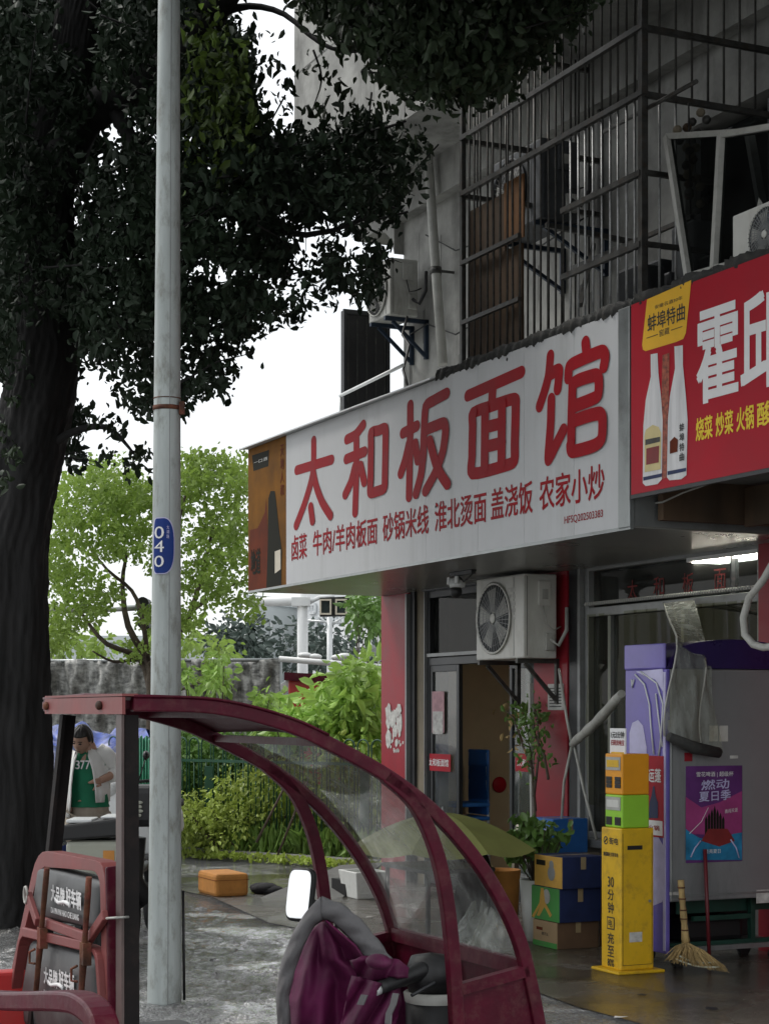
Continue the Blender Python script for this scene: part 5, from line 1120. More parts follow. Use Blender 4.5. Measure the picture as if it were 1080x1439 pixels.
# carrier bags and packets by the umbrella
for k, (u, v, m, lab) in enumerate(((672,1290,'film','white carrier bag on the ground behind the windshield'),(690,1280,'carton_yellow','yellow snack packet behind the windshield'),(688,1300,'film','clear bag of groceries behind the windshield, nearest the camera'))):
    q = P(u,v,z=.2); m_ = MB()
    def bag(a, b, q=q, k=k): 
        an = 2*math.pi*a; r_ = (.13*(1-b)**.5+.018)*min(1,(b+.02)*9)**.5*(1+.14*math.sin(an*3+b*6+k)+.05*math.sin(an*8-b*11+k*2)); return (q.x+math.cos(an)*r_*1.2, q.y+math.sin(an)*r_, .012+(.26+.05*math.sin(an*2+k))*b)
    m_.grid(bag, 60, 22); solo('carrier_bag' if m != 'carton_yellow' else 'snack_packet', m_, m, lab, 'bag', (q.x,q.y,.012), recalc=False)
q = P(700,1310,z=.012); m_ = MB(); m_.lathe([(0,0),(.13,0),(.16,.45),(.15,.45),(.12,.02)], (q.x,q.y,.012), 24); solo('orange_bucket', m_, 'foam_orange', 'orange bucket behind the right edge of the windshield', 'bucket', (q.x,q.y,.012))

# ---- foam boxes on the pavement
a = P(303,1262,z=.006)
fo = thing('foam_box', 'orange foam box lying on the wet ground before the green fence', 'box', (a.x,a.y,.008)); 
x1_ = P(303,1262,z=.006).x; m_ = MB(); yb_ = P(350,1262,x=x1_).y; x0_ = P(277,1257,y=a.y).x; hz = P(303,1229,y=a.y).z
m_.box(x0_,x1_,a.y,yb_,.008,hz); part('box_body', m_, 'foam_orange', fo, bevel=.03)
m_ = MB(); m_.box(x0_-.003,x1_+.003,a.y-.003,yb_+.003,hz*.72,hz*.735); part('lid_line', m_, 'ad_brown', fo)
q = P(372,1256,z=.006); m_ = MB(); 
for k in range(5): m_.ell((q.x+.05*k-.1,q.y+.04*math.sin(k*2),.05+.02*math.sin(k*3)), (.11,.10,.045), 9, 6)
solo('black_bag', m_, 'black_cloth', 'crumpled black plastic bag beside the orange foam box', 'bag', (q.x,q.y,.008))
tb_ = P(520,1263,z=.012); x_0 = P(487,1262,y=tb_.y).x; 
fw_ = thing('foam_tub', 'white foam tub left on the pavement behind the windshield', 'tub', (tb_.x,tb_.y,.012))
m_ = MB(); yy = tb_.y
xe = tb_.x+.06; yy += .12; xs = xe-.38; ye = P(548,1262,x=xe).y; ys = P(500,1262,x=xe).y
o_ = [(xs+.04,ys+.03),(xe-.04,ys+.03),(xe-.04,ye-.03),(xs+.04,ye-.03)]; o2 = [(xs,ys),(xe,ys),(xe,ye),(xs,ye)]; i2 = [(xs+.03,ys+.03),(xe-.03,ys+.03),(xe-.03,ye-.03),(xs+.03,ye-.03)]
vs = [(x,y,.012) for x, y in o_]+[(x,y,.24) for x, y in o2]+[(x,y,.24) for x, y in i2]+[(x,y,.05) for x, y in i2]
fs = [(0,1,2,3)]+[(i+k*4,(i+1)%4+k*4,(i+1)%4+(k+1)*4,i+(k+1)*4) for k in range(3) for i in range(4)]+[(12,13,14,15)]
m_.add(vs, fs); part('tub_body', m_, 'foam_white', fw_, bevel=.006)
# sloping ramp sheet
rm = [P(395,1246,z=.01), P(520,1222,z=.30), P(545,1232,z=.30), P(430,1260,z=.01)]
m_ = MB(); m_.prism([P(365,1262,z=.01), P(480,1262,z=.01), P(538,1212,z=.22), P(478,1216,z=.20)], (0,0,-.02)); solo('ramp_sheet', m_, 'concrete_dark', 'grey sheet propped up as a ramp behind the round mirror', 'ramp', P(430,1262,z=.01))
m_ = MB(); q = P(470,1262,z=.01); m_.box(q.x-.3,q.x+.0,q.y+.1,q.y+.5,.012,.15); solo('wood_block', m_, 'black', 'dark block under the raised end of the ramp sheet', 'block', (q.x,q.y+.3,.012))
# litter
rr = random.Random(12); lit = {'black':MB(),'paper':MB()}
for u, v, s_ in ((403,1270,.03),(353,1325,.03),(378,1300,.03),(330,1335,.035),(470,1268,.05),(500,1296,.04),(300,1350,.025),(540,1300,.05),(520,1290,.04),(1000,1420,.03),(900,1400,.03),(870,1432,.04)):
    q = P(u,v,z=.014); lit[rr.choice(['black','black','paper'])].add([(q.x+math.cos(a_*1.1)*s_*rr.uniform(.5,1.5),q.y+math.sin(a_*1.1)*s_*rr.uniform(.5,1.5),.016+rr.random()*.012) for a_ in range(5)], [(0,1,2),(0,2,3),(0,3,4)])
for q_, m_ in lit.items(): solo('wet_leaf_litter', m_, q_, ('dark' if q_ == 'black' else 'pale')+' scraps and dead leaves scattered over the wet ground', 'litter', (0,0,0), kind='stuff', recalc=False)
# ================================================================ UTILITY POLE
pb_ = W(231,1413,9.9); pb_.z = 0; pt_ = W(238,-120,9.85)
def pc(z): return pb_+(pt_-pb_)*(z/pt_.z)
po = thing('utility_pole', 'tall pale grey painted steel pole with an oval blue number plate', 'pole', pb_, frame='W')
zs = [0,.02,.12,.5,1.2,2,3,4,5,pt_.z+2]; r_b = 24.0/2550*9.9; r_t = 14.5/2550*9.9
def prad(z): return r_b+(r_t-r_b)*min(1.3,z/pt_.z)
m_ = MB(); m_.tube([pc(z) for z in zs], [prad(z) for z in zs], 28); part('shaft', m_, 'pole_paint', po)
m_ = MB(); m_.tube([pc(z)+Vector((prad(z)*math.cos(R(-72)), prad(z)*math.sin(R(-72)), 0)) for z in zs], .0025, 6); part('weld_seam', m_, 'frame_grey', po)
m_ = MB(); zc = 3.25; m_.tube([pc(zc-.012),pc(zc+.012)], prad(zc)+.006, 12); m_.tube([pc(zc+.05),pc(zc+.055)], prad(zc)+.004, 12); m_.box(pc(zc).x+.07,pc(zc).x+.10,pc(zc).y-.05,pc(zc).y-.03,zc-.04,zc+.03); part('band', m_, 'rust', po)
m_ = MB(); m_.tube([pc(0)+Vector((.105,.03,.02)),pc(.3)+Vector((.10,.03,0)),pc(.62)+Vector((.095,.03,0))], .008, 6); part('ground_wire', m_, 'black', po)
# plate follows the pole's curve, turned to the left
za, zb2 = W(0,807,9.8).z, W(0,727,9.8).z; zmid = (za+zb2)/2
def plate_pt(a, h, off=.012):   # a in -1..1 across, h height
    ang = R(-90-5)+a*R(42); c_ = pc(h); r_ = prad(h)+off; return (c_.x+math.cos(ang)*r_, c_.y+math.sin(ang)*r_, h)
def outline(k):
    out = []
    hw = 1.0*k; hz_ = (zb2-za)/2*(1-(1-k)*.35)
    n_ = 40
    for i in range(n_):
        t = 2*math.pi*i/n_; e_ = .9 if math.cos(t) > 0 else .22; cx_ = math.copysign(abs(math.cos(t))**e_, math.cos(t)); sz_ = math.copysign(abs(math.sin(t))**(.7 if math.cos(t) > 0 else .55), math.sin(t)); out.append((hw*cx_, zmid+hz_*sz_))
    return out
def plate(k, off, name, m, par):
    o = outline(k); m_ = MB(); ctr = [(0,zmid)]
    nr = 6; vs = []
    for j in range(1, nr+1): vs += [plate_pt(a*j/nr, zmid+(h-zmid)*j/nr, off) for a, h in o]
    vs.append(plate_pt(0, zmid, off)); n_ = len(o)
    fs = [(len(vs)-1, i, (i+1)%n_) for i in range(n_)]+[(j*n_+i, j*n_+(i+1)%n_, (j+1)*n_+(i+1)%n_, (j+1)*n_+i) for j in range(nr-1) for i in range(n_)]
    m_.add(vs, fs); return part(name, m_, m, par, recalc=False)
pp = plate(1.0,.010,'number_plate','lilac',po); plate(.90,.0125,'plate_face','plate_blue',pp)
for s_, v0, v1 in (('0',740,757),('4',760,776),('0',781,797)):
    z1_, z0_ = W(0,v0,9.8).z, W(0,v1,9.8).z; text(s_, pp, 'letter_white', lambda a, b: plate_pt(-.72+.80*a, z0_+(z1_-z0_)*b, .019), .0)
for k, s_ in enumerate('太湖路'):
    z1_ = W(0,738+k*6.5,9.8).z; text(s_, pp, 'lilac', lambda a, b: plate_pt(.28+.2*a, z1_-.022+.02*b, .019), .0)
# ================================================================ RED MOTOR TRICYCLE
NX, FXX = 11.66, 10.81          # near and far side planes
tr = thing('motor_tricycle', 'dark red cargo tricycle with a curved canopy and clear windshield, in the foreground', 'tricycle', (11.2,-5.6,0))
def side(pts, x=NX): return [P(u, v, x=x) for u, v in pts]
def smooth(pts, n=6):
    out = []
    for i in range(len(pts)-1):
        p0 = pts[max(i-1,0)]; p1 = pts[i]; p2 = pts[i+1]; p3 = pts[min(i+2,len(pts)-1)]
        for k in range(n):
            t = k/n; out.append(.5*((2*p1)+(p2-p0)*t+(2*p0-5*p1+4*p2-p3)*t*t+(3*p1-p0-3*p2+p3)*t**3))
    out.append(pts[-1]); return out
arc1 = smooth(side([(185,990),(300,994),(400,1018),(470,1050),(545,1092),(605,1138),(655,1192),(695,1250),(728,1320),(748,1400),(757,1450)]))
arc2 = smooth(side([(540,1090),(582,1130),(610,1190),(626,1260),(636,1350),(641,1439),(643,1520)]))
def sh_(pts, dx): return [p+Vector((dx,0,0)) for p in pts]
def beam(pts, w, h, name, m, par=tr):
    """bent flat bar: w across the tricycle (x), h in the profile plane"""
    m_ = MB(); n = len(pts); vs = []
    for i, p in enumerate(pts):
        d = (pts[min(i+1,n-1)]-pts[max(i-1,0)]).normalized(); up = Vector((0,-d.z,d.y))
        if up.z < 0 and abs(d.y) > .3: up = -up
        vs += [p+Vector((-w/2,0,0))-up*h/2, p+Vector((w/2,0,0))-up*h/2, p+Vector((w/2,0,0))+up*h/2, p+Vector((-w/2,0,0))+up*h/2]
    fs = [(i*4+k, i*4+(k+1)%4, (i+1)*4+(k+1)%4, (i+1)*4+k) for i in range(n-1) for k in range(4)]+[(0,1,2,3),((n-1)*4+3,(n-1)*4+2,(n-1)*4+1,(n-1)*4)]
    m_.add(vs, fs); return part(name, m_, m, par, bevel=.004)
dx = FXX-NX
for d_ in (0, dx):
    beam(sh_(arc1, d_), .03, .036, 'canopy_rail', 'trike_red'); beam(sh_(arc2, d_), .03, .036, 'side_hoop', 'trike_red')
# roof skin and ribs
isp = next(i for i, p in enumerate(arc1) if p.y > P(455,1045,x=NX).y)
iend = next(i for i, p in enumerate(arc1) if p.z < .915)
rf = arc1[:isp+1]; m_ = MB(); vs = []
for p in rf: vs += [p+Vector((.02,0,.020)), p+Vector((dx/2,0,.028)), p+Vector((dx-.02,0,.020))]
m_.add(vs, [(i*3+k, i*3+k+1, (i+1)*3+k+1, (i+1)*3+k) for i in range(len(rf)-1) for k in range(2)], True); part('roof', m_, 'trike_red', tr, thick=.006)
for k in (0, len(rf)//2, len(rf)-1):
    p = rf[k]; m_ = MB(); m_.bar(p+Vector((-.015,0,0)), p+Vector((dx+.015,0,0)), .02, .02); part('roof_crossbar', m_, 'trike_red', tr)
p = rf[0]; m_ = MB(); fx_ = P(63,990,y=p.y-.03).x; m_.box(fx_,NX+.02,p.y-.03,p.y-.022,p.z-.024,p.z+.018); m_.box(fx_,NX+.02,p.y-.03,p.y+.01,p.z+.02,p.z+.026); rb_ = part('rear_fascia', m_, 'trike_pink', tr)  # red bar made pink: the sky light it catches is put into the colour
for x in (FXX+.15, NX-.17):
    m_ = MB(); m_.ell((x,p.y-.034,p.z-.002), (.02,.008,.012), 8, 6); part('bolt', m_, 'rust', rb_)
# windshield
ws = arc1[isp:iend+1]; vs = []; m_ = MB()
for p in ws:
    for k in range(5): vs.append(p+Vector((dx*k/4,0,.012)) )
m_.add(vs, [(i*5+k, i*5+k+1, (i+1)*5+k+1, (i+1)*5+k) for i in range(len(ws)-1) for k in range(4)], True); part('windshield', m_, 'screen', tr, recalc=False)
# sill and front fairing below the windshield
se = arc1[iend]; m_ = MB(); m_.bar(se+Vector((.01,0,0)), se+Vector((dx-.01,0,0)), .03, .04); part('windshield_sill', m_, 'trike_red', tr)
m_ = MB(); low = arc1[-1]; m_.prism([Vector((NX-.02,se.y+.01,se.z-.02)), Vector((NX-.02,low.y+.012,.40)), Vector((NX-.02,low.y+.0,.40)), Vector((NX-.02,se.y-.004,se.z-.02))], (dx+.04,0,0)); part('front_fairing', m_, 'trike_red', tr)
sy = P(646,1390,x=NX).y; sz = P(646,1390,x=NX).z
for x in (NX, FXX):
    m_ = MB(); m_.prism([Vector((x-.012,se.y,se.z-.01)), Vector((x-.012,arc1[-1].y,arc1[-1].z)), Vector((x-.012,arc1[-1].y,.35)), Vector((x-.012,sy,.35)), Vector((x-.012,sy,sz))], (.016,0,0)); part('side_panel', m_, 'trike_red', tr)
    m_ = MB(); m_.bar((x,sy,sz),(x,se.y,se.z-.005),.03); part('side_rail', m_, 'trike_red', tr)
m_ = MB(); c_ = Vector((NX-.05,sy+.35,se.z-.10)); m_.tube([c_+Vector((-.3,.0,0)),c_+Vector((-.3,0,.05))], .01, 8); m_.ell(c_+Vector((-.3,0,.06)), (.015,.015,.02)); part('hook', m_, 'plastic_white', tr)
m_ = MB(); m_.bar(Vector((FXX+.42,se.y-.02,se.z)), Vector((FXX+.42,se.y-.01,.4)), .03); part('fairing_rib', m_, 'trike_red', tr)
# rear posts
a = P(190,1005,x=NX); 
m_ = MB(); m_.prism([Vector((NX-.005,a.y-.026,0.35)), Vector((NX-.005,a.y-.024,a.z)), Vector((NX-.005,a.y+.010,a.z)), Vector((NX-.005,a.y+.014,.35))], (-.012,0,0)); m_.box(NX-.05,NX-.018,a.y-.026,a.y-.022,.35,a.z); rp_o = part('rear_post', m_, 'post_brown', tr); m_ = MB(); m_.box(NX-.05,NX-.002,a.y-.034,a.y-.027,.35,a.z); part('post_edge', m_, 'post_light', rp_o)
b = P(96,1005,x=FXX); b2 = P(74,1215,x=FXX); b3 = b+(b2-b)*(1.25/(b.z-b2.z)); 
m_ = MB(); m_.bar(b, b3, .02, .040, up=(0,1,0)); m_.bar(b+Vector((.02,-.021,0)), b3+Vector((.02,-.021,0)), .035, .010, up=(0,1,0)); part('rear_post', m_, 'post_brown', tr)
# double seat back at the rear
SY = P(163,1215,x=NX-.01).y
def bq(u, v): return P(u, v, y=SY)       # backrest plane faces the rear
sb_ = thing
def ring(pts, w, dpt, name, m, y=0.):
    n = len(pts); c = sum((Vector(p) for p in pts), Vector())/n; vs = []
    for p in pts:
        p = Vector(p); nrm = (c-p); nrm.y = 0; nrm.normalize(); q_ = p+nrm*w
        vs += [p+Vector((0,y,0)), q_+Vector((0,y,0)), q_+Vector((0,y+dpt,0)), p+Vector((0,y+dpt,0))]
    m_ = MB(); m_.add(vs, [(i*4+k, i*4+(k+1)%4, ((i+1)%n)*4+(k+1)%4, ((i+1)%n)*4+k) for i in range(n) for k in range(4)]); return part(name, m_, m, tr, bevel=.004)
def rr_poly(c4_, f=.16, n=4):
    """rounded quad through 4 corner points"""
    out = []
    for i in range(4):
        p0, p1, p2 = Vector(c4_[i-1]), Vector(c4_[i]), Vector(c4_[(i+1)%4]); ff = f if isinstance(f, float) else f[i]
        a_, b_ = p1+(p0-p1)*ff, p1+(p2-p1)*ff
        for k in range(n+1): t = k/n; out.append(a_*(1-t)**2+p1*2*t*(1-t)+b_*t*t)
    return out
o4 = [bq(52,1194), bq(147,1212), bq(152,1475), bq(2,1400)]
o4[3] = bq(8,1400)
ring(rr_poly(o4, [.16,.12,.02,.02]), .05, .045, 'seat_frame', 'trike_pink', -.0)
m_ = MB(); m_.prism([bq(147,1216)+Vector((0,0,-.005)), bq(147,1216)+Vector((0,.05,0)), bq(152,1475)+Vector((0,.055,0)), bq(152,1475)], (.014,0,0)); part('frame_side', m_, 'trike_red', tr, bevel=.004)
cu1 = [bq(50,1216), bq(141,1238), bq(140,1310), bq(40,1286)]; cu2 = [bq(40,1318), bq(137,1342), bq(142,1470), bq(20,1440)]
for cu in (cu1, cu2):
    m_ = MB(); ol = rr_poly(cu, .12, 5); c = sum(ol, Vector())/len(ol); n = len(ol)
    vs = [];
    for f_, yy_ in ((1,.05),(1.0,.02),(.97,.004),(.85,-.004),(.4,-.008)): vs += [c+(p-c)*f_+Vector((0,yy_,0)) for p in ol]
    vs.append(c+Vector((0,-.009,0)))
    m_.add(vs, [(j*n+i, j*n+(i+1)%n, (j+1)*n+(i+1)%n, (j+1)*n+i) for j in range(4) for i in range(n)]+[(4*n+i, 4*n+(i+1)%n, 5*n) for i in range(n)], True); part('seat_cushion', m_, 'vinyl', tr)
def btx(s_, u0, v0, u1, v1, ub, vb, bold=.03, slope=None):
    a_ = P(u0,v0,y=SY-.012); b_ = P(u1,v1,y=SY-.012); c_ = P(ub,vb,y=SY-.012)   # a: top left, b: top right, c: bottom left
    text(s_, tr, 'letter_white', lambda p, q: tuple(a_+(b_-a_)*p+(c_-a_)*(1-q)), bold)
for (ou, ov) in ((0,0),(-10,116)):
    btx('大品牌', 72+ou,1243+ov,91+ou,1250+ov,72+ou,1266+ov, .05); btx('好车辆', 93+ou,1247+ov,114+ou,1254+ov,93+ou,1272+ov, .05)
    m_ = MB(); m_.tube([P(u+ou,v+ov,y=SY-.012) for u, v in ((77,1262),(82,1269),(92,1268),(98,1272),(98,1276))], [.002,.005,.006,.005,.003], 6); part('print_swoosh', m_, 'letter_white', tr)
btx('DA PIN PAI HAO CHE LIANG', 72,1275,111,1286,72,1283, .03)
btx('DA PIN PAI HAO CHE LIANG', 62,1391,101,1402,62,1399, .03)
for u_t, v_t, u_b, v_b in ((66,1220,50,1400),(125,1233,112,1430)):
    pts = [P(u_t+(u_b-u_t)*t/8, v_t+(v_b-v_t)*t/8, y=SY-.03) for t in range(9)]; m_ = MB(); m_.tube(pts, [.008,.0085,.008,.007,.009,.010,.008,.008,.008], 8); hr = part('hinge_rod', m_, 'rust', tr)
    m_ = MB(); c_ = pts[4]; m_.box(c_.x-.018,c_.x+.018,c_.y-.008,c_.y+.014,c_.z-.045,c_.z+.012); m_.tube([c_+Vector((-.03,-.01,-.05)),c_+Vector((-.05,-.02,-.06)),c_+Vector((-.05,-.02,-.09)),c_+Vector((-.03,-.01,-.09))], .004, 6); part('hinge', m_, 'rust', hr, bevel=.006)
m_ = MB()
for pl_ in (((62,1296),(122,1318)),((40,1258),(53,1297)),((148,1286),(124,1322)),((34,1310),(122,1330))): m_.bar(P(*pl_[0],y=SY-.012), P(*pl_[1],y=SY-.012), .016, .026)
part('cross_frame', m_, 'trike_pink', tr, bevel=.003)
ring(rr_poly([bq(34,1304), bq(144,1332), bq(154,1475), bq(14,1440)], [.16,.12,.02,.02]), .022, .03, 'inner_frame', 'trike_pink', -.016)
m_ = MB(); q0 = P(36,1258,y=SY-.02); m_.tube([q0+Vector((math.cos(a*.7)*.018,0,math.sin(a*.7)*.024)) for a in range(10)], .004, 6); m_.tube([P(150,1291,y=SY-.02), P(165,1290,y=SY-.02), P(180,1289,x=NX)], .0035, 6); part('tie_wire', m_, 'white_pvc', tr)
# cargo bed and front guard rail in the corner
m_ = MB(); A0 = P(0,1400,y=SY-.45)
gp = smooth([P(u,v,y=SY-.40) for u, v in ((-160,1398),(-80,1402),(0,1408),(70,1408),(102,1414),(124,1440),(134,1500),(136,1600))], 4); 
beam_ = MB(); n = len(gp); vs = []
for i, p in enumerate(gp):
    d = (gp[min(i+1,n-1)]-gp[max(i-1,0)]).normalized(); up = Vector((-d.z,0,d.x)); 
    vs += [p-up*.019, p+up*.019, p+up*.019+Vector((0,.05,0)), p-up*.019+Vector((0,.05,0))]
beam_.add(vs, [(i*4+k, i*4+(k+1)%4, (i+1)*4+(k+1)%4, (i+1)*4+k) for i in range(n-1) for k in range(4)]+[(0,1,2,3)]); part('tail_rail', beam_, 'trike_red', tr, bevel=.006)
bx0, bx1 = 10.70, 11.62
m_ = MB(); m_.box(bx0,bx1,SY-1.0,SY+.10,.42,.46); part('bed_floor', m_, 'trike_red', tr)
m_ = MB(); m_.box(bx0,bx0+.03,SY-1.0,SY+.10,.46,.74); part('bed_side', m_, 'trike_bright', tr); 
m_ = MB(); m_.box(FXX-.25,FXX-.18,SY-.7,SY+.1,.70,P(10,1358,y=SY).z); part('bed_side_rail', m_, 'trike_bright', tr, bevel=.01)
m_ = MB(); m_.box(FXX-.18,NX-.1,SY-.02,SY+.05,.46,.60); part('bed_front', m_, 'trike_pink', tr, bevel=.01)
# lower body, seat, wheels
m_ = MB(); m_.box(FXX+.05,NX-.05,-6.1,-4.95,.30,.36); part('floor_pan', m_, 'black', tr)
m_ = MB(); m_.box(FXX+.15,NX-.15,-6.0,-5.65,.36,.66); part('battery_box', m_, 'trike_red', tr, bevel=.02)
m_ = MB(); m_.box(FXX+.14,NX-.14,-6.0,-5.66,.66,.72); part('driver_seat', m_, 'vinyl', tr, bevel=.03)
def wheel(x, y, w_=.05, r=.25):
    m_ = MB(); m_.tube([(x,y+math.cos(a*2*math.pi/20)*(r-w_*.8),r+math.sin(a*2*math.pi/20)*(r-w_*.8)) for a in range(21)], w_*.8, 8); o = part('wheel', m_, 'tyre', tr); m_ = MB(); m_.tube([(x-.03,y,r),(x+.03,y,r)], r*.55, 16); part('rim', m_, 'alu', o)
wheel(11.235,-4.72); wheel(10.85,-6.6); wheel(11.58,-6.6)
m_ = MB(); m_.tube([(11.235,-4.74,.25),(11.235,-4.95,.55),(11.235,-5.2,.88)], .03, 10); part('fork', m_, 'black', tr)
# handlebar with grip, mirror
hy = P(560,1378,x=11.46).y
G0 = P(598,1362,x=11.46); G1 = P(532,1390,x=11.50)
m_ = MB(); m_.tube([(11.0,-5.3,G0.z+.0),(11.12,-5.18,G0.z-.02),(11.235,-5.18,G0.z-.03),(11.38,-5.18,G0.z-.02),tuple(G0),tuple(lerp(G0,G1,.6))], .013, 10); part('handlebar', m_, 'frame_dark', tr)
m_ = MB(); pts = [lerp(G0,G1,t/8) for t in range(9)]; m_.tube(pts, [.024,.026,.024,.022,.021,.020,.0185,.018,.017], 14); part('grip', m_, 'black', tr)
m_ = MB(); d = (G1-G0).normalized(); m_.tube([G1-d*.002, G1+d*.018], .016, 14); m_.tube([G1+d*.0185, G1+d*.0195], .006, 10); part('grip_end', m_, 'alu_bright', tr)
m_ = MB(); m_.tube([G0+Vector((.0,.02,0)), lerp(G0,G1,.4)+Vector((.02,.07,-.02)), lerp(G0,G1,.8)+Vector((.02,.06,-.03))], [.007,.006,.005], 8); part('brake_lever', m_, 'frame_dark', tr)
m_ = MB(); m_.lathe([(.0,-.05),(.06,-.05),(.075,.0),(.055,.05),(0,.06)], (G0.x-.03,G0.y+.03,G0.z-.02), 16); part('switch_housing', m_, 'black', tr)
# mirror, facing the rider and showing the sky
mc = P(420,1257,x=11.0)
nrm = Vector((.50,-.84,.26)).normalized(); rt = nrm.cross(Vector((0,0,1))).normalized()*-1; upv = rt.cross(nrm)*-1
if upv.z < 0: upv = -upv
S_ = 22/2550*(P(420,1257,x=11.0)-Vector(CB)).length
def mp(k, off): 
    out = []
    for a in range(28):
        t = 2*math.pi*a/28; cx_ = math.copysign(abs(math.cos(t))**.4, math.cos(t)); sz_ = math.copysign(abs(math.sin(t))**.4, math.sin(t)); out.append(mc+rt*cx_*S_*.98*k+upv*sz_*S_*1.72*k+rt*(-.10*sz_*S_)+nrm*off)
    return out
m_ = MB(); m_.prism(mp(1,0), nrm*-.022); mo = part('mirror_shell', m_, 'black', tr, bevel=.005)
m_ = MB(); m_.poly(mp(.9,.003)); part('mirror_glass', m_, 'mirror', mo, recalc=False)
m_ = MB(); m_.tube([mc-nrm*.02, mc+Vector((.06,.10,-.06)), Vector((11.05,-5.25,G0.z))], .007, 8); part('mirror_stem', m_, 'black', mo)
# bucket
bu = P(613,1400,x=11.45); q = P(612,1392,x=11.42)
bk = thing('bucket', 'dark bucket with a white rim standing inside the tricycle cab', 'bucket', (q.x,q.y,.36))
m_ = MB(); m_.lathe([(0,0),(.075,0),(.085,q.z-.36-.03),(.07,q.z-.36-.03),(.06,.02)], (q.x,q.y,.36), 24); part('bucket_body', m_, 'black', bk)
m_ = MB(); m_.lathe([(.086,-.03),(.09,-.005),(.082,.0),(.07,-.012),(.02,-.035),(0,-.035)], (q.x,q.y,q.z), 28); part('lid', m_, 'ac_old', bk)
# ---- quilted wind apron over the handlebar
wa = thing('wind_apron', 'purple and grey quilted wind apron hanging over the tricycle handlebar', 'wind apron', P(470,1420,y=-5.2))
def poly_interp(pts, t):
    s_ = [0]; 
    for a_, b_ in zip(pts[:-1], pts[1:]): s_.append(s_[-1]+math.dist(a_, b_))
    t *= s_[-1]
    for i in range(len(pts)-1):
        if t <= s_[i+1] or i == len(pts)-2:
            k = (t-s_[i])/max(1e-9,(s_[i+1]-s_[i])); k = min(1,max(0,k)); return tuple(pts[i][j]+(pts[i+1][j]-pts[i][j])*k for j in range(len(pts[i])))
# grey border strip: inner and outer edges in the picture, with depth into the cab
Lo = [(452,1262),(432,1282),(412,1315),(398,1350),(390,1395),(392,1439),(398,1520)]
Li = [(452,1292),(440,1300),(424,1330),(412,1365),(404,1400),(406,1439),(412,1520)]
Ro = [(452,1262),(480,1272),(505,1292),(530,1322),(552,1352),(575,1385)]
Ri = [(452,1290),(470,1296),(492,1318),(512,1345),(530,1362),(550,1392)]
def yq(u): return -5.42+.0016*(u-390)
def pad(O_, I_, name, m, n=26, puff=.010, quilt=7):
    def fn(a, b):
        o = poly_interp(O_, b); i_ = poly_interp(I_, b); u = o[0]+(i_[0]-o[0])*a; v = o[1]+(i_[1]-o[1])*a
        y = yq(u)-puff*math.sin(math.pi*a)*(.9+.1*math.sin(b*quilt*math.pi*2))-.002*math.sin(a*9+b*31); q = P(u, v, y=y); return tuple(q)
    m_ = MB(); m_.grid(fn, 8, n*2); return part(name, m_, m, wa, thick=.012, recalc=False)
pad(Lo, Li, 'quilted_border', 'grey_cloth'); pad(Ro, Ri, 'quilted_border', 'grey_cloth')
La = [(450,1298),(436,1310),(424,1338),(412,1372),(405,1410),(407,1450),(412,1530)]
Ra = [(458,1294),(500,1330),(512,1348),(545,1350),(565,1362),(575,1420),(580,1530)]
def body_(a, b):
    l_ = poly_interp(La, b); r_ = poly_interp(Ra, b); u = l_[0]+(r_[0]-l_[0])*a; v = l_[1]+(r_[1]-l_[1])*a
    y = yq(u)+.03-.035*math.sin(a*5.2+b*1.5)*b-.016*math.sin(a*14-b*4+1)*(b**.5)-.010*math.sin(a*31+b*9)*b-.04*a; return tuple(P(u, v, y=y))
m_ = MB(); m_.grid(body_, 60, 50); part('purple_cloth', m_, 'purple_cloth', wa, thick=.006, recalc=False)
def sleeve(a, b):
    l_ = poly_interp([(494,1350),(500,1368),(512,1382)], b); r_ = poly_interp([(560,1352),(572,1362),(585,1378)], b); u = l_[0]+(r_[0]-l_[0])*a; v = l_[1]+(r_[1]-l_[1])*a-6*math.sin(a*3.1)
    y = yq(u)-.07-.03*math.sin(a*3.14)-.01*math.sin(a*12+b*6); return tuple(P(u, v, y=y))
m_ = MB(); m_.grid(sleeve, 22, 12); part('cuff_flap', m_, 'purple_cloth', wa, thick=.012, recalc=False)
def pocket(a, b):
    l_ = poly_interp([(496,1372),(488,1400),(480,1439),(478,1500)], b); r_ = poly_interp([(560,1388),(562,1410),(556,1439),(552,1500)], b); u = l_[0]+(r_[0]-l_[0])*a; v = l_[1]+(r_[1]-l_[1])*a
    y = yq(u)-.065-.045*math.sin(a*3.14)-.014*math.sin(a*15+b*8); return tuple(P(u, v, y=y))
m_ = MB(); m_.grid(pocket, 30, 24); part('hand_muff', m_, 'purple_cloth', wa, thick=.01, recalc=False)
def strip_(pts, w_, name, m, y):
    m_ = MB(); vs = []
    for i, (u, v) in enumerate(pts): vs += [P(u-w_/2, v, y=y), P(u+w_/2, v+1, y=y)]
    m_.add(vs, [(2*i, 2*i+1, 2*i+3, 2*i+2) for i in range(len(pts)-1)]); return part(name, m_, m, wa, thick=.003, recalc=False)
strip_([(556,1396),(552,1412),(546,1425),(545,1439)], 8, 'reflective_piping', 'grey_cloth', -5.36)
strip_([(512,1398),(506,1412)], 9, 'white_tab', 'grey_cloth', -5.37)

m_ = MB(); m_.ell(P(532,1352,y=-5.4), (.05,.03,.02)); part('cloth_knot', m_, 'purple_cloth', wa)
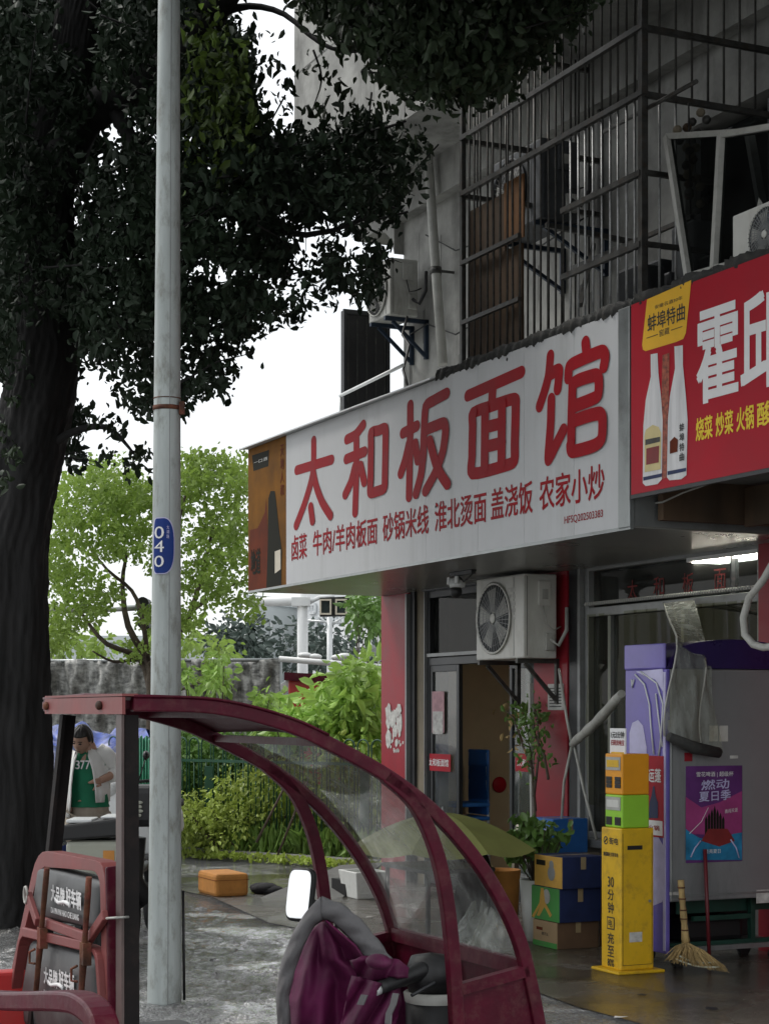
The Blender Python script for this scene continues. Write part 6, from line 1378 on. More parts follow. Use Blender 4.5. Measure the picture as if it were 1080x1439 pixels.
# ================================================================ BIG STREET TREE
tb0 = W(12,1295,13.6); tb0.z = 0
bt_ = thing('street_tree', 'huge dark camphor tree with a thick trunk at the left edge, overhanging the street', 'tree', tb0, frame='W')
def Wt(u, v, D): return W(u, v, D)
m_ = MB(); tk = [Wt(12,1330,13.6),Wt(14,1240,13.6),Wt(12,1000,13.6),Wt(14,780,13.6),Wt(38,640,13.6),Wt(60,520,13.5),Wt(58,400,13.5),Wt(62,300,13.4),Wt(76,200,13.3),Wt(100,80,13.2),Wt(120,-60,13.0),Wt(150,-260,12.8)]
tk[0].z = -.05; rad = [.42,.33,.29,.28,.27,.25,.23,.20,.17,.15,.13,.10]
sp_ = smooth(tk, 4); rs_ = [float(np.interp(i/4, range(len(rad)), rad)) for i in range(len(sp_))]
vs = []; n = 96
sp_ = [lerp(sp_[i], sp_[i+1], t/5) for i in range(len(sp_)-1) for t in range(5)]; rs_ = [rs_[i]+(rs_[i+1]-rs_[i])*t/5 for i in range(len(rs_)-1) for t in range(5)]
for i, p in enumerate(sp_):
    for k in range(n):
        a = 2*math.pi*k/n; r_ = rs_[i]*(1+.07*math.sin(3*a+i*.06)+.04*math.sin(7*a-i*.1))+.010*abs(math.sin(13*a+1.1*math.sin(i*.35)))+.006*math.sin(29*a+2.0*math.sin(i*.5+a*3))+.004*math.sin(i*1.7+a*21); vs.append((p.x+math.cos(a)*r_, p.y+math.sin(a)*r_, p.z))
m_.add(vs, [(i*n+k, i*n+(k+1)%n, (i+1)*n+(k+1)%n, (i+1)*n+k) for i in range(len(sp_)-1) for k in range(n)], True); part('trunk', m_, 'bark', bt_)
limbs = [([(85,240,13.3),(120,165,13.0),(220,105,12.5),(270,60,12.1),(310,0,11.7),(370,-90,11)],[.17,.14,.12,.11,.10,.08]),
         ([(60,330,13.5),(30,250,13.8),(10,150,14.2),(-20,20,14.5)],[.14,.12,.10,.07]),
         ([(300,20,11.8),(350,8,11.7),(400,20,11.6),(450,60,11.4),(500,72,11.3),(560,40,11.2)],[.035,.022,.018,.014,.010,.006]),
         ([(200,120,12.6),(260,170,12.4),(340,200,12.2),(430,205,12),(520,185,11.8),(570,170,11.6)],[.06,.04,.03,.02,.013,.006]),
         ([(160,150,12.8),(220,250,12.5),(320,300,12.3),(430,330,12.1),(530,300,12)],[.06,.045,.03,.02,.01]),
         ([(80,380,13.4),(150,440,13),(230,500,12.7),(260,560,12.6)],[.06,.04,.025,.01]),
         ([(440,70,11.4),(452,110,11.4),(440,150,11.4)],[.008,.006,.003]),([(60,640,13.6),(95,610,13.4),(150,600,13.2),(190,640,13)],[.05,.03,.02,.008]),
         ([(430,-40,11),(520,-60,10.6),(640,-50,10.3),(740,-20,10.2),(800,10,10.1)],[.09,.07,.05,.03,.015])]
for pts, rd in limbs:
    m_ = MB(); sp2 = smooth([Wt(*p) for p in pts], 3); m_.tube(sp2, [float(np.interp(i/3, range(len(rd)), rd)) for i in range(len(sp2))], 9); part('branch', m_, 'bark', bt_)
polyA = [(-40,-40),(330,-40),(312,20),(322,55),(352,52),(345,88),(356,150),(376,205),(420,190),(470,190),(520,160),(545,185),(592,200),(588,235),(560,265),(540,275),(566,300),(560,335),(520,345),(545,355),(545,380),(528,420),(500,425),(455,432),(420,445),(385,458),(352,475),(330,500),(318,540),(280,555),(250,570),(228,560),(195,592),(165,560),(148,520),(110,500),(95,560),(105,560),(115,620),(100,660),(60,560),(-40,520)]
holesA = [[(140,165),(165,128),(192,150),(205,178),(190,205),(150,206),(140,190)],[(88,270),(105,262),(118,290),(112,330),(92,332),(86,300)],[(330,12),(385,5),(385,60),(350,48),(330,30)],[(100,160),(118,140),(130,150),(112,172)],[(355,455),(380,452),(390,480),(340,500)],[(508,310),(545,300),(560,318),(540,332),(515,330)],[(270,375),(292,366),(300,392),(276,398)],[(308,372),(330,375),(322,396),(306,390)],[(132,205),(155,210),(158,240),(140,236)]]
sparse = [(395,440,330,470),(270,320,350,470)]
g_ = np.random.default_rng(11); cs = []; cs2 = []
rr = random.Random(17)
hc_ = [(rr.uniform(385,585), rr.uniform(285,440), rr.uniform(1,7)) for _ in range(45)]+[(rr.uniform(95,380), rr.uniform(120,560), rr.uniform(0,5)) for _ in range(80)]+[(148,188,9),(172,190,11),(162,166,6),(158,205,7),(182,198,6),(102,290,10),(100,318,9),(96,300,6),(120,165,6),(150,225,6),(430,350,16),(280,380,14),(318,385,10),(140,225,10)]
while len(cs) < 4300:
    u, v = rr.uniform(-40,600), rr.uniform(-40,665)
    if not inpoly((u, v), polyA): continue
    if any(inpoly((u, v), h) for h in holesA[2:3]+holesA[4:6]) or any((u-h[0])**2+(v-h[1])**2 < (h[2]+8)**2 for h in hc_): continue
    if 395 < u and v > 315 and rr.random() < .50: continue
    if u > 552 and v > 335: continue
    if 400 < u and 185 < v < 240 and rr.random() < .5: continue
    if 250 < u < 400 and v > 350 and rr.random() < .25: continue
    if v > 470 and rr.random() < .45: continue
    D = rr.uniform(11.2,14.4)
    if (18 < u < 112 and v > 130 or 60 < u < 150 and v <= 160): D = rr.uniform(14.0,15.2)      # trunk stands clear of the leaves
    if 100 < u < 330 and abs(v-(235-(u-85)*1.04)) < 34: D = rr.uniform(13.4,14.8)
    if u < 250 and 300 < v and rr.random() < .12: continue
    if 18 < u < 112 and v > 60 and v < 430 and rr.random() < .22: D = rr.uniform(12.2,13.0)
    cs.append(tuple(W(u, v, D)))
big_c = clumps(cs, 13, (.052,.10,.05), 5)
# top middle curtain of leaves
polyB = [(430,-60),(830,-60),(812,20),(780,32),(765,60),(745,48),(735,80),(712,95),(700,122),(672,118),(650,128),(628,120),(610,128),(590,112),(570,128),(552,80),(530,60),(500,48),(470,32),(450,18),(432,-5)]
cb_ = []
while len(cb_) < 1500:
    u, v = rr.uniform(400,830), rr.uniform(-60,130)
    if inpoly((u, v), polyB): cb_.append(tuple(W(u, v, rr.uniform(9.3,11.5))))
mid_c = clumps(cb_, 13, (.07,.1,.06), 6)
# hanging twigs
tw = []
for (u, v, n_) in ((383,50,4),(385,85,5),(395,115,9),(400,135,9),(386,95,6),(430,98,8),(455,90,12),(470,120,12),(487,130,9),(478,145,8),(545,145,12),(440,160,14),(462,155,10),(500,165,12),(520,170,14),(580,205,12),(590,215,8),(560,260,12),(575,262,8),(592,268,4),(545,295,8),(388,180,10),(400,150,10),(195,640,30),(160,600,30),(130,590,26),(180,655,24),(210,650,16),(150,640,20),(240,590,14),(325,515,14),(255,575,14),(372,170,12),(20,560,20),(15,640,40),(5,680,30),(0,600,30),(8,400,26),(5,440,22)):
    for k in range(n_): tw.append(tuple(W(u+rr.gauss(0,8), v+rr.gauss(0,9), rr.uniform(11.2,11.8) if u > 350 else rr.uniform(12.5,13.5))))
# upper leaves right of the pole, the light on them put into the colour
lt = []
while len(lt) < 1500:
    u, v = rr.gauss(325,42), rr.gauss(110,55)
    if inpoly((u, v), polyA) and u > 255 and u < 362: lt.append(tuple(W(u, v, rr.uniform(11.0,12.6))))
# unseen leaves above the frame, added to shade the near ground
oc = []
while len(oc) < 3600:
    x, y, z = rr.gauss(.3,2.2), rr.gauss(7.5,3.6), rr.gauss(8.3,1.2)
    if y < 1 or z < 5.2 or (x < -.6 and y > 8): continue
    v = 1000-(z-1.6)/y*2550
    if v > -60: continue
    oc.append((x,y,z))
shade_c = clumps(oc, 9, (.16,.16,.12), 9)
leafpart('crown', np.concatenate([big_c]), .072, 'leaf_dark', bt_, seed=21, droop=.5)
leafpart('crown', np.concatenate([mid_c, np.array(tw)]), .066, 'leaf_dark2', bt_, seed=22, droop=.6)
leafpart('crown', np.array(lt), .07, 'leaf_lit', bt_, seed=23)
leafpart('crown', shade_c, .17, 'leaf_dark', bt_, seed=24)  # unseen overhead leaves, added as a shade canopy
tg = MB(); r9 = random.Random(33)
for k in range(260):
    c_ = Vector(cs[r9.randrange(len(cs))]); d_ = Vector((r9.gauss(.25,.5), r9.gauss(0,.4), r9.gauss(-.15,.35))).normalized(); L9 = r9.uniform(.25,.7)
    tg.tube([c_-d_*L9*.6, c_+Vector((0,0,r9.uniform(-.03,.05))), c_+d_*L9*.4], [.008,.005,.0025], 4, False)
for k in range(90):
    c_ = Vector(cb_[r9.randrange(len(cb_))]); d_ = Vector((r9.gauss(.4,.5), r9.gauss(0,.4), r9.gauss(-.25,.3))).normalized(); L9 = r9.uniform(.2,.5)
    tg.tube([c_-d_*L9*.6, c_, c_+d_*L9*.4], [.007,.004,.002], 4, False)
part('twigs', tg, 'bark', bt_, kind='stuff')
# ================================================================ MIDDLE TREE
mb0 = W(208,1010,25); mb0.z = 0
mt = thing('young_tree', 'bright green young tree with several thin stems beyond the tarp fence, behind the pole', 'tree', mb0, frame='W')
stems = [([(212,1060),(212,975),(208,930),(180,880),(172,820),(178,780)],.075),([(212,975),(196,925),(150,905),(120,870),(95,830)],.05),([(208,930),(200,870),(185,830),(150,800),(120,760)],.04),([(210,960),(245,900),(268,860),(285,800),(300,740)],.06),([(215,930),(240,820),(250,740),(262,690)],.045),([(268,860),(310,830),(345,815)],.03),([(196,925),(160,930),(130,915)],.03),([(212,985),(300,950),(320,920)],.02)]
ends = []
for pts, r_ in stems:
    sp2 = smooth([W(u, v, 25+.3*math.sin(u)) for u, v in pts], 3)
    if pts[0][1] == 1060: sp2[0].z = 0
    m_ = MB(); m_.tube(sp2, [r_*(1-.75*i/len(sp2)) for i in range(len(sp2))], 8); part('stem', m_, 'bark_mid', mt)
blobs = [(120,700,50,38),(85,745,38,34),(150,660,40,22),(175,720,50,34),(70,790,22,20),(95,815,40,28),(110,860,42,26),(75,890,24,24),(180,760,40,26),(175,690,40,30),(262,690,22,34),(285,665,34,30),(310,660,24,24),(335,680,18,30),(340,650,10,22),(262,740,30,26),(320,725,40,34),(300,770,44,30),(335,790,26,34),(285,820,34,34),(330,840,32,28),(355,860,14,20),(265,870,18,20),(262,650,10,24),(190,915,22,14),(205,870,12,20),(140,770,30,20),(225,700,30,24),(230,790,24,30),(300,945,18,24),(150,830,24,16)]
cm = []
for (u, v, ru, rv) in blobs:
    for k in range(int(ru*rv/(12 if (u+v)%3 else 24))):
        a = rr.random()*6.28; r_ = math.sqrt(rr.random()); cm.append(tuple(W(u+math.cos(a)*ru*r_, v+math.sin(a)*rv*r_, rr.uniform(23.8,26.2))))
mc_ = clumps(cm, 8, (.06,.10,.05), 8)
leafpart('crown', mc_, .078, 'leaf_mid', mt, seed=31, droop=.3, aspect=.6)
# ================================================================ GREEN FENCE AND HEDGE
fe = thing('green_fence', 'low green metal fence with hooped tops in front of the hedge', 'fence', FA, frame='W')
L_ = (FB-FA).length; fz1 = 1.24; pitch = .145
hoop = MB(); pts = [(0,0,.16)]+[(pitch/2-math.cos(a)*pitch/2,0,fz1+math.sin(a)*pitch/2) for a in [math.pi*k/8 for k in range(9)]]+[(pitch,0,.16)]; hoop.tube(pts, .0085, 6); hm = hoop.mesh('hoop_bar'); hm.materials.append(M['fence_green'])
mid_ = MB(); mid_.tube([(0,0,.16),(0,0,1.08)], .007, 6); mm = mid_.mesh('upright_bar'); mm.materials.append(M['fence_green'])
ang = math.atan2(fd.y, fd.x); nh = int(L_/ (pitch*1.28))
for k in range(nh):
    s_ = (k+.2)*pitch*1.28; o = rep('hoop_bar', hm, fe, fd*s_); o.rotation_euler = (0,0,ang)
    o = rep('upright_bar', mm, fe, fd*(s_+pitch/2)); 
for z in (.2,1.06):
    m_ = MB(); m_.bar(FA+Vector((0,0,z)), FB+Vector((0,0,z)), .02, .03); part('rail', m_, 'fence_green', fe)
ps_ = (W(473,1000,18.7)-FA).length
for s_ in (.05, ps_-2.2, ps_, L_-.05):
    m_ = MB(); c_ = FA+fd*s_; m_.bar(Vector((c_.x,c_.y,0)), Vector((c_.x,c_.y,1.0)), .09); part('post', m_, 'fence_green', fe)
for (u0,v0,u1,v1) in ((402,1102,360,1184),(432,1098,390,1202)):
    m_ = MB(); a = W(u0,v0,18.7); b = W(u1,v1,18.7); m_.tube([a,b], .014, 6); solo('garden_stick', m_, 'bark_mid', ('left' if u0 < 410 else 'right')+' one of two thin poles leaning against the green fence', 'stick', b, frame='W', group='sticks leaning on the fence')
# corrugated green sheet fence
gs = MB(); a = W(190,1055,17.5); b = W(216,1055,17.2); 
def cor_(s_, t): p = lerp(a, b, s_)*1.0; nx_ = .02*math.sin(s_*40); return (p.x, p.y+nx_, .10+1.25*t+.02*math.sin(s_*23)*t)
gs.grid(cor_, 80, 3); solo('sheet_fence', gs, 'fence_sheet', 'bright green corrugated sheet left of the pole, behind the scooter', 'fence', (a.x,a.y,.1), frame='W', thick=.006, recalc=False)
def foliage(name, label, cat, at, regs, size, m, seed, zr=None, Dr=(19,21), cl=5, spread=.08, dens=1., **k):
    t = thing(name, label, cat, at, frame='W'); rr_ = random.Random(seed); c_ = []
    for (u, v, ru, rv) in regs:
        for i in range(int(ru*rv/10*dens)):
            a_ = rr_.random()*6.28; r_ = math.sqrt(rr_.random()); p_ = W(u+math.cos(a_)*ru*r_, v+math.sin(a_)*rv*r_, rr_.uniform(*Dr)); 
            if p_.z > .1: c_.append(tuple(p_))
    leafpart('foliage', clumps(c_, cl, (spread,spread*1.2,spread), seed), size, m, t, seed=seed, **k)
    m_ = MB(); 
    for i in range(0, len(c_), max(1,len(c_)//9)): p_ = Vector(c_[i]); m_.tube([(at[0]+(p_.x-at[0])*.5, at[1]+(p_.y-at[1])*.5, 0), lerp(Vector((at[0]+(p_.x-at[0])*.5,at[1],.0)),p_,.6), tuple(p_)], [.02,.014,.005], 5, False)
    part('stems', m_, 'bark_mid', t); return t
foliage('loquat_shrub', 'broad leafed bright green shrub left of the red column, above the fence', 'shrub', (-.45,20.2,0), [(503,985,32,42),(462,1008,38,28),(520,950,16,14),(425,1018,30,18),(395,1022,24,12),(484,966,16,14),(520,1040,18,30)], .155, 'leaf_bright', 41, Dr=(19.2,21), cl=6, spread=.11, aspect=.42)
foliage('hedge_shrub', 'dark green shrub behind the hooped fence, left part', 'shrub', (-1.7,20.6,0), [(310,1085,60,46),(250,1075,30,50),(370,1060,44,30),(280,1130,40,30)], .085, 'leaf_hedge', 42, Dr=(20.3,21.5), spread=.09, cl=11)
foliage('hedge_shrub', 'yellow green shrub behind the fence, low and in the middle', 'shrub', (-1.3,19.7,0), [(340,1130,50,40),(400,1110,44,38),(300,1165,54,26),(430,1150,40,36),(270,1150,24,30)], .06, 'leaf_yellow', 43, Dr=(19.3,20.3), spread=.08, cl=11)
foliage('hedge_shrub', 'green shrub behind the fence, seen between post and windshield', 'shrub', (-.2,19.4,0), [(480,1100,44,50),(520,1150,40,40),(560,1120,24,50)], .075, 'leaf_yellow', 44, Dr=(18.9,20), spread=.09, cl=9)
foliage('garden_bush', 'bright green low bush by the tarp fence, right of the pole', 'shrub', (-2.2,23,0), [(305,950,16,26),(262,960,12,14),(380,985,20,12)], .12, 'leaf_bright', 45, Dr=(22.5,23.5), spread=.07)
gc = []
for k in range(9000):
    t = rr.random(); p = FA+fd*(L_*(t*1.25-.22))-fn_*(.1-rr.random()*.7); gc.append((p.x, p.y, rr.uniform(.07,.30)))
V, F = leaves(np.array(gc), .26, droop=-1.6, aspect=.07, seed=51); gm = npmesh('grass_tufts', V, F, tuple(FA)); gm.materials.append(M['grass'])
o = bpy.data.objects.new('grass_tufts', gm); col.objects.link(o); o.location = FA; props(o, 'long green grass growing along the foot of the green fence', 'grass', kind='stuff')
gc = [tuple(FA+fd*(L_*(rr.random()*1.25-.22))-fn_*rr.uniform(-.1,.35)+Vector((0,0,rr.uniform(.03,.10)))) for k in range(2500)]
leafsolo('ground_cover', np.array(gc), .07, 'leaf_yellow', 'low leafy weeds on the soil edge in front of the green fence', 'weeds', tuple(FA), seed=52)
# ================================================================ BEYOND THE FENCE
# tarp-covered barrier
A, B_ = W(-60,1000,31), W(393,1000,29.5); A.z = B_.z = 0
def tarp(s_, t): 
    p = lerp(A, B_, s_); w_ = .035*math.sin(s_*190+t*13)+.03*math.sin(s_*143-t*21)*math.sin(t*9)+.10*math.sin(s_*31+t*5)+.07*math.sin(s_*67-t*9)+.05*math.sin(s_*13+t*14); return (p.x, p.y+w_, .02+2.42*t+.03*math.sin(s_*20)*t)
bar_ = thing('tarp_barrier', 'long site barrier wrapped in wrinkled grey tarpaulin', 'fence', A, frame='W'); m_ = MB(); m_.grid(tarp, 500, 30); part('tarpaulin', m_, 'tarp_grey', bar_, thick=.01, recalc=False)
m_ = MB(); m_.tube([A+Vector((0,.1,2.46)), B_+Vector((0,.1,2.44))], .03, 8); part('top_rail', m_, 'alu', bar_)
for k in range(6): p = lerp(A, B_, k/5); m_ = MB(); m_.tube([p+Vector((0,.2,0)), p+Vector((0,.2,2.5))], .03, 8); part('post', m_, 'alu', bar_)
# blue tarp heap over a stall
bc_ = W(135,1080,20.5)
def heap(col_a, u0, u1, vt, D, ztop, wv, name, label, m):
    a_ = W(u0,1000,D); b_ = W(u1,1000,D); 
    def fn(s_, t):
        x = a_.x+(b_.x-a_.x)*s_; hh = ztop+.05*math.sin(s_*7)+.04*math.sin(s_*17+1); ph = t*math.pi
        return (x+.05*math.sin(t*20+s_*9), D-math.cos(ph)*.9, max(.02,hh*math.sin(ph)**.45)+wv*math.sin(s_*37+t*23)*math.sin(ph))
    m_ = MB(); m_.grid(fn, 70, 30); return solo(name, m_, m, label, 'tarpaulin', (a_.x,D,0), frame='W', recalc=False)
heap(0, 40, 215, 1020, 21.5, 1.40, .03, 'blue_tarpaulin', 'pale blue tarpaulin over a stall behind the man in the green shirt', 'tarp_blue')
heap(0, 60, 205, 1040, 20.2, 1.20, .03, 'navy_tarpaulin', 'dark blue tarpaulin hanging in front of the pale blue one', 'tarp_navy')
# parked car at the left, mostly behind the trunk
ca = thing('parked_car', 'dark parked car half hidden behind the big trunk', 'car', W(30,1120,17.5)-Vector((0,0,W(30,1120,17.5).z)), frame='W')
cx, cyy = W(30,1000,17.5).x, 17.5
m_ = MB(); m_.prism([(cx-2.2,cyy-.8,.3),(cx+.45,cyy-.8,.3),(cx+.5,cyy-.8,.75),(cx+.38,cyy-.8,.85),(cx-.1,cyy-.8,1.25),(cx-1.5,cyy-.8,1.30),(cx-2.2,cyy-.8,.9)], (0,1.6,0)); part('body', m_, 'car_dark', ca, bevel=.06)
m_ = MB(); m_.prism([(cx+.33,cyy-.82,.86),(cx-.08,cyy-.82,1.2),(cx-.7,cyy-.82,1.22),(cx-.7,cyy-.82,.86)], (0,.02,0)); part('side_window', m_, 'window_far', ca)
m_ = MB(); m_.box(cx+.33,cx+.5,cyy-.83,cyy-.5,.62,.74); part('headlight', m_, 'plastic_white', ca, bevel=.02)
m_ = MB(); m_.box(cx+.0,cx+.42,cyy-.84,cyy-.80,1.22,1.26); m_.box(cx+.2,cx+.5,cyy-.84,cyy-.80,.50,.53); part('chrome_trim', m_, 'white_steel', ca)
for x in (cx-.1,cx-1.7): m_ = MB(); m_.tube([(x,cyy-.85,.3),(x,cyy-.65,.3)], .3, 20); part('wheel', m_, 'tyre', ca)
# scooters behind and beside the person
q = W(168,1100,15.5); scooter('white and black scooter parked right behind the man', q.x+.05, 16.2, frame='W', yaw=-1.9, z=0)
q = W(128,1195,11.6); 
db = thing('delivery_scooter', 'delivery scooter with a beige box and black lid right behind the rear posts', 'scooter', (q.x,11.3,.55), frame='W')
xa_, xb_ = W(92,1000,11.3).x, W(172,1000,11.3).x; z0_, z1_, z2_ = W(0,1232,11.3).z, W(0,1182,11.3).z, W(0,1160,11.3).z
m_ = MB(); m_.box(xa_,xb_,11.3,11.7,z0_,z1_); part('box_body', m_, 'box_beige', db, bevel=.03)
m_ = MB(); m_.prism([(xa_-.02,11.28,z1_),(xb_+.02,11.28,z1_+.03),(xb_+.02,11.28,z2_+.05),(xa_-.02,11.28,z2_)], (0,.44,0)); part('lid', m_, 'black', db, bevel=.015)
m_ = MB(); m_.box(xa_,xa_+.16,11.32,11.6,z2_+.012,z2_+.035); m_.box(xb_-.14,xb_-.02,11.32,11.6,z2_+.04,z2_+.055); part('white_lid_trim', m_, 'plastic_white', db, bevel=.008)
m_ = MB(); m_.box(xb_-.12,xb_-.05,11.296,11.299,z1_-.14,z1_-.06); part('orange_mark', m_, 'foam_orange', db)
m_ = MB(); 
for x in (xa_+.06,xb_-.06): m_.box(x-.02,x+.02,11.4,11.6,0,z0_)
part('stand', m_, 'black', db)
for yy_ in (11.35,12.3): m_ = MB(); m_.tube([((xa_+xb_)/2,yy_+math.cos(a*.3307)*.2,.235+math.sin(a*.3307)*.2) for a in range(20)], .045, 8); part('tyre', m_, 'tyre', db)
m_ = MB(); m_.box((xa_+xb_)/2-.1,(xa_+xb_)/2+.1,11.5,12.4,.3,.55); part('chassis', m_, 'black', db, bevel=.03)
# scooter between post and pole, black top box with a pale emblem
q = W(205,1135,12.2)
bb_ = thing('scooter_top_box', 'black scooter with dark top box between the rear post and the pole', 'scooter', (q.x,12.3,0), frame='W')
m_ = MB(); m_.box(q.x-.16,q.x+.08,12.1,12.5,W(0,1163,12.1).z,W(0,1105,12.1).z); part('top_box', m_, 'black', bb_, bevel=.05)
m_ = MB(); 
for k, (z, w_) in enumerate(((1128,.025),(1134,.02),(1140,.028),(1146,.015))): m_.ell((q.x-.03,12.09,W(0,z,12.1).z), (w_,.004,.012), 10, 6)
part('emblem', m_, 'box_beige', bb_)
m_ = MB(); m_.tube([(q.x-.1,12.3,.75),(q.x-.12,12.3,.45),(q.x-.0,12.3,.30)], [.09,.09,.06], 10); part('body', m_, 'black', bb_)
for wx in (0,1.1):
    m_ = MB(); m_.tube([(q.x-.1,12.2+wx+math.cos(a*.3307)*.2,.235+math.sin(a*.3307)*.2) for a in range(20)], .04, 8); part('tyre', m_, 'tyre', bb_)
m_ = MB(); m_.tube([(q.x-.1,12.2,.24),(q.x-.1,12.4,.5),(q.x-.1,13.0,.5),(q.x-.1,13.3,.24)], .035, 8); part('frame', m_, 'black', bb_)
# ---- red cab beyond the shrubs
rc = thing('red_kiosk', 'small dark red cab half hidden by the shrub left of the shop', 'cab', (W(435,1000,24.5).x,24.5,0), frame='W')
x0_, x1_ = W(405,1000,24).x, W(492,1000,24).x; m_ = MB(); m_.box(x0_,x1_,24,25,.4,W(0,955,24).z); part('body', m_, 'trike_bright', rc, bevel=.03)
m_ = MB(); m_.prism([(x0_-.05,23.9,W(0,956,24).z),(x1_+.05,23.9,W(0,962,24).z),(x1_+.05,23.9,W(0,950,24).z),(x0_-.05,23.9,W(0,945,24).z)], (0,1.2,0)); part('roof', m_, 'trike_red', rc)
m_ = MB(); m_.box(x0_+.22,x1_-.1,23.99,24.0,1.3,1.75); part('window', m_, 'window_far', rc)
for x in (x0_+.1,x1_-.1): m_ = MB(); m_.tube([(x,24.1,.25),(x,24.3,.25)], .25, 16); part('wheel', m_, 'tyre', rc)
m_ = MB(); m_.prism([W(393,962,24.2),W(412,948,24.2),W(414,958,24.2),W(398,976,24.2)], (0,.3,0)); part('pale_hood', m_, 'plastic_white', rc, bevel=.01)
# ---- gantry pole with arm and lamps
gp_ = W(425,1000,34); gp_.z = 0
gt = thing('gantry_pole', 'white steel gantry pole with a long horizontal arm behind the signboard', 'pole', gp_, frame='W')
zt_ = W(0,830,34).z; m_ = MB(); m_.tube([gp_, Vector((gp_.x,34,zt_+.5))], .10, 16); part('mast', m_, 'white_steel', gt)
m_ = MB(); m_.tube([W(352,846,34), W(412,845,34), gp_+Vector((0,0,W(0,845,34).z))], .085, 12); part('arm', m_, 'white_steel', gt)
m_ = MB(); m_.tube([W(432,848,34), W(448,840,34), W(470,838,34)], .04, 8); m_.box(W(410,0,34).x,W(436,0,34).x,33.85,34.15,W(0,852,34).z,W(0,840,34).z); part('bracket', m_, 'white_steel', gt)
fl = thing('floodlight_pair', 'two square floodlights side by side on a dark housing under the signboard corner', 'floodlight', W(472,852,33.6), frame='W')
m_ = MB(); m_.prism([W(449,866,33.6),W(494,865,33.6),W(500,862,33.6),W(492,838,33.6),W(449,840,33.6)], (0,.3,0)); part('housing', m_, 'black', fl)
for u in (457,479):
    a_ = W(u-8,864,33.55); b_ = W(u+8.5,842,33.55); m_ = MB(); w_ = .03; m_.box(a_.x,b_.x,33.5,33.56,a_.z,a_.z+w_); m_.box(a_.x,b_.x,33.5,33.56,b_.z-w_,b_.z); m_.box(a_.x,a_.x+w_,33.5,33.56,a_.z+w_,b_.z-w_); m_.box(b_.x-w_,b_.x,33.5,33.56,a_.z+w_,b_.z-w_); o = part('lamp_frame', m_, 'cream', fl)
    m_ = MB(); m_.box(a_.x+w_,b_.x-w_,33.54,33.57,a_.z+w_,b_.z-w_); part('lamp_glass', m_, 'lamp_glass', o)
p2 = W(463,1000,38); p2.z = 0; m_ = MB(); m_.tube([p2, Vector((p2.x,38,W(0,868,38).z))], .06, 12); 
for (u0,v0,u1,v1) in ((430,872,520,878),(463,880,484,866),(463,880,448,866)): m_.tube([W(u0,v0,38),W(u1,v1,38)], .025, 6)
solo('lamp_post', m_, 'alu_bright', 'grey street post below the pair of floodlights', 'post', p2, frame='W')
# traffic light on a horizontal arm, behind the young tree
tl = thing('traffic_light', 'horizontal traffic light on a thin arm left of the pole, behind the young tree', 'traffic light', W(198,860,27), frame='W')
m_ = MB(); m_.tube([W(150,856,27), W(196,854,27)], .045, 8); part('arm', m_, 'alu_bright', tl)
for k, v in enumerate((848,862,876)): m_ = MB(); c_ = W(203,v,27); m_.tube([c_, c_+Vector((0,-.22,0))], .085, 14); part('lamp_hood', m_, 'black', tl)
m_ = MB(); a_ = W(196,884,27); b_ = W(210,842,27); m_.box(a_.x,b_.x,27,27.2,a_.z,b_.z); part('housing', m_, 'black', tl, bevel=.02)
m_ = MB(); m_.tube([W(150,856,27)-Vector((3.8,0,0)), W(150,856,27)], .07, 10); m_.tube([W(150,856,27)-Vector((3.8,0,W(150,856,27).z)), W(150,856,27)-Vector((3.8,0,-.4))], .1, 10); part('mast', m_, 'alu_bright', tl)
# white guard rail with finials
gr = thing('white_railing', 'white traffic railing crossing behind the shrubs left of the red column', 'railing', W(470,1000,28)-Vector((0,0,1.6)), frame='W')
m_ = MB(); m_.tube([W(392,926,28), W(540,938,28)], .045, 8); part('top_rail', m_, 'white_steel', gr)
for u in (510,600): m_ = MB(); z_ = W(0,926+(u-392)*.08,28).z; c_ = W(u,1000,28); m_.tube([(c_.x,28,0),(c_.x,28,z_+.1)], .05, 8); m_.ell((c_.x,28,z_+.14), (.08,.08,.08), 10, 6); m_.box(c_.x-.10,c_.x+.10,27.9,28.1,z_-.25,z_-.18); part('post', m_, 'white_steel', gr)
m_ = MB(); m_.tube([W(392,985,28), W(540,990,28)], .03, 8); part('lower_rail', m_, 'white_steel', gr)
for (u, v), w_ in zip(((428,921),(442,923),(475,924),(484,922)), ('leftmost','second','third','rightmost')):
    m_ = MB(); m_.ell(W(u,v,29), (.12,.1,.05), 10, 6); solo('street_lamp_head', m_, 'white_steel', w_+' small white lamp head just above the white railing', 'lamp', W(u,v,29), frame='W', group='lamp heads above the railing')
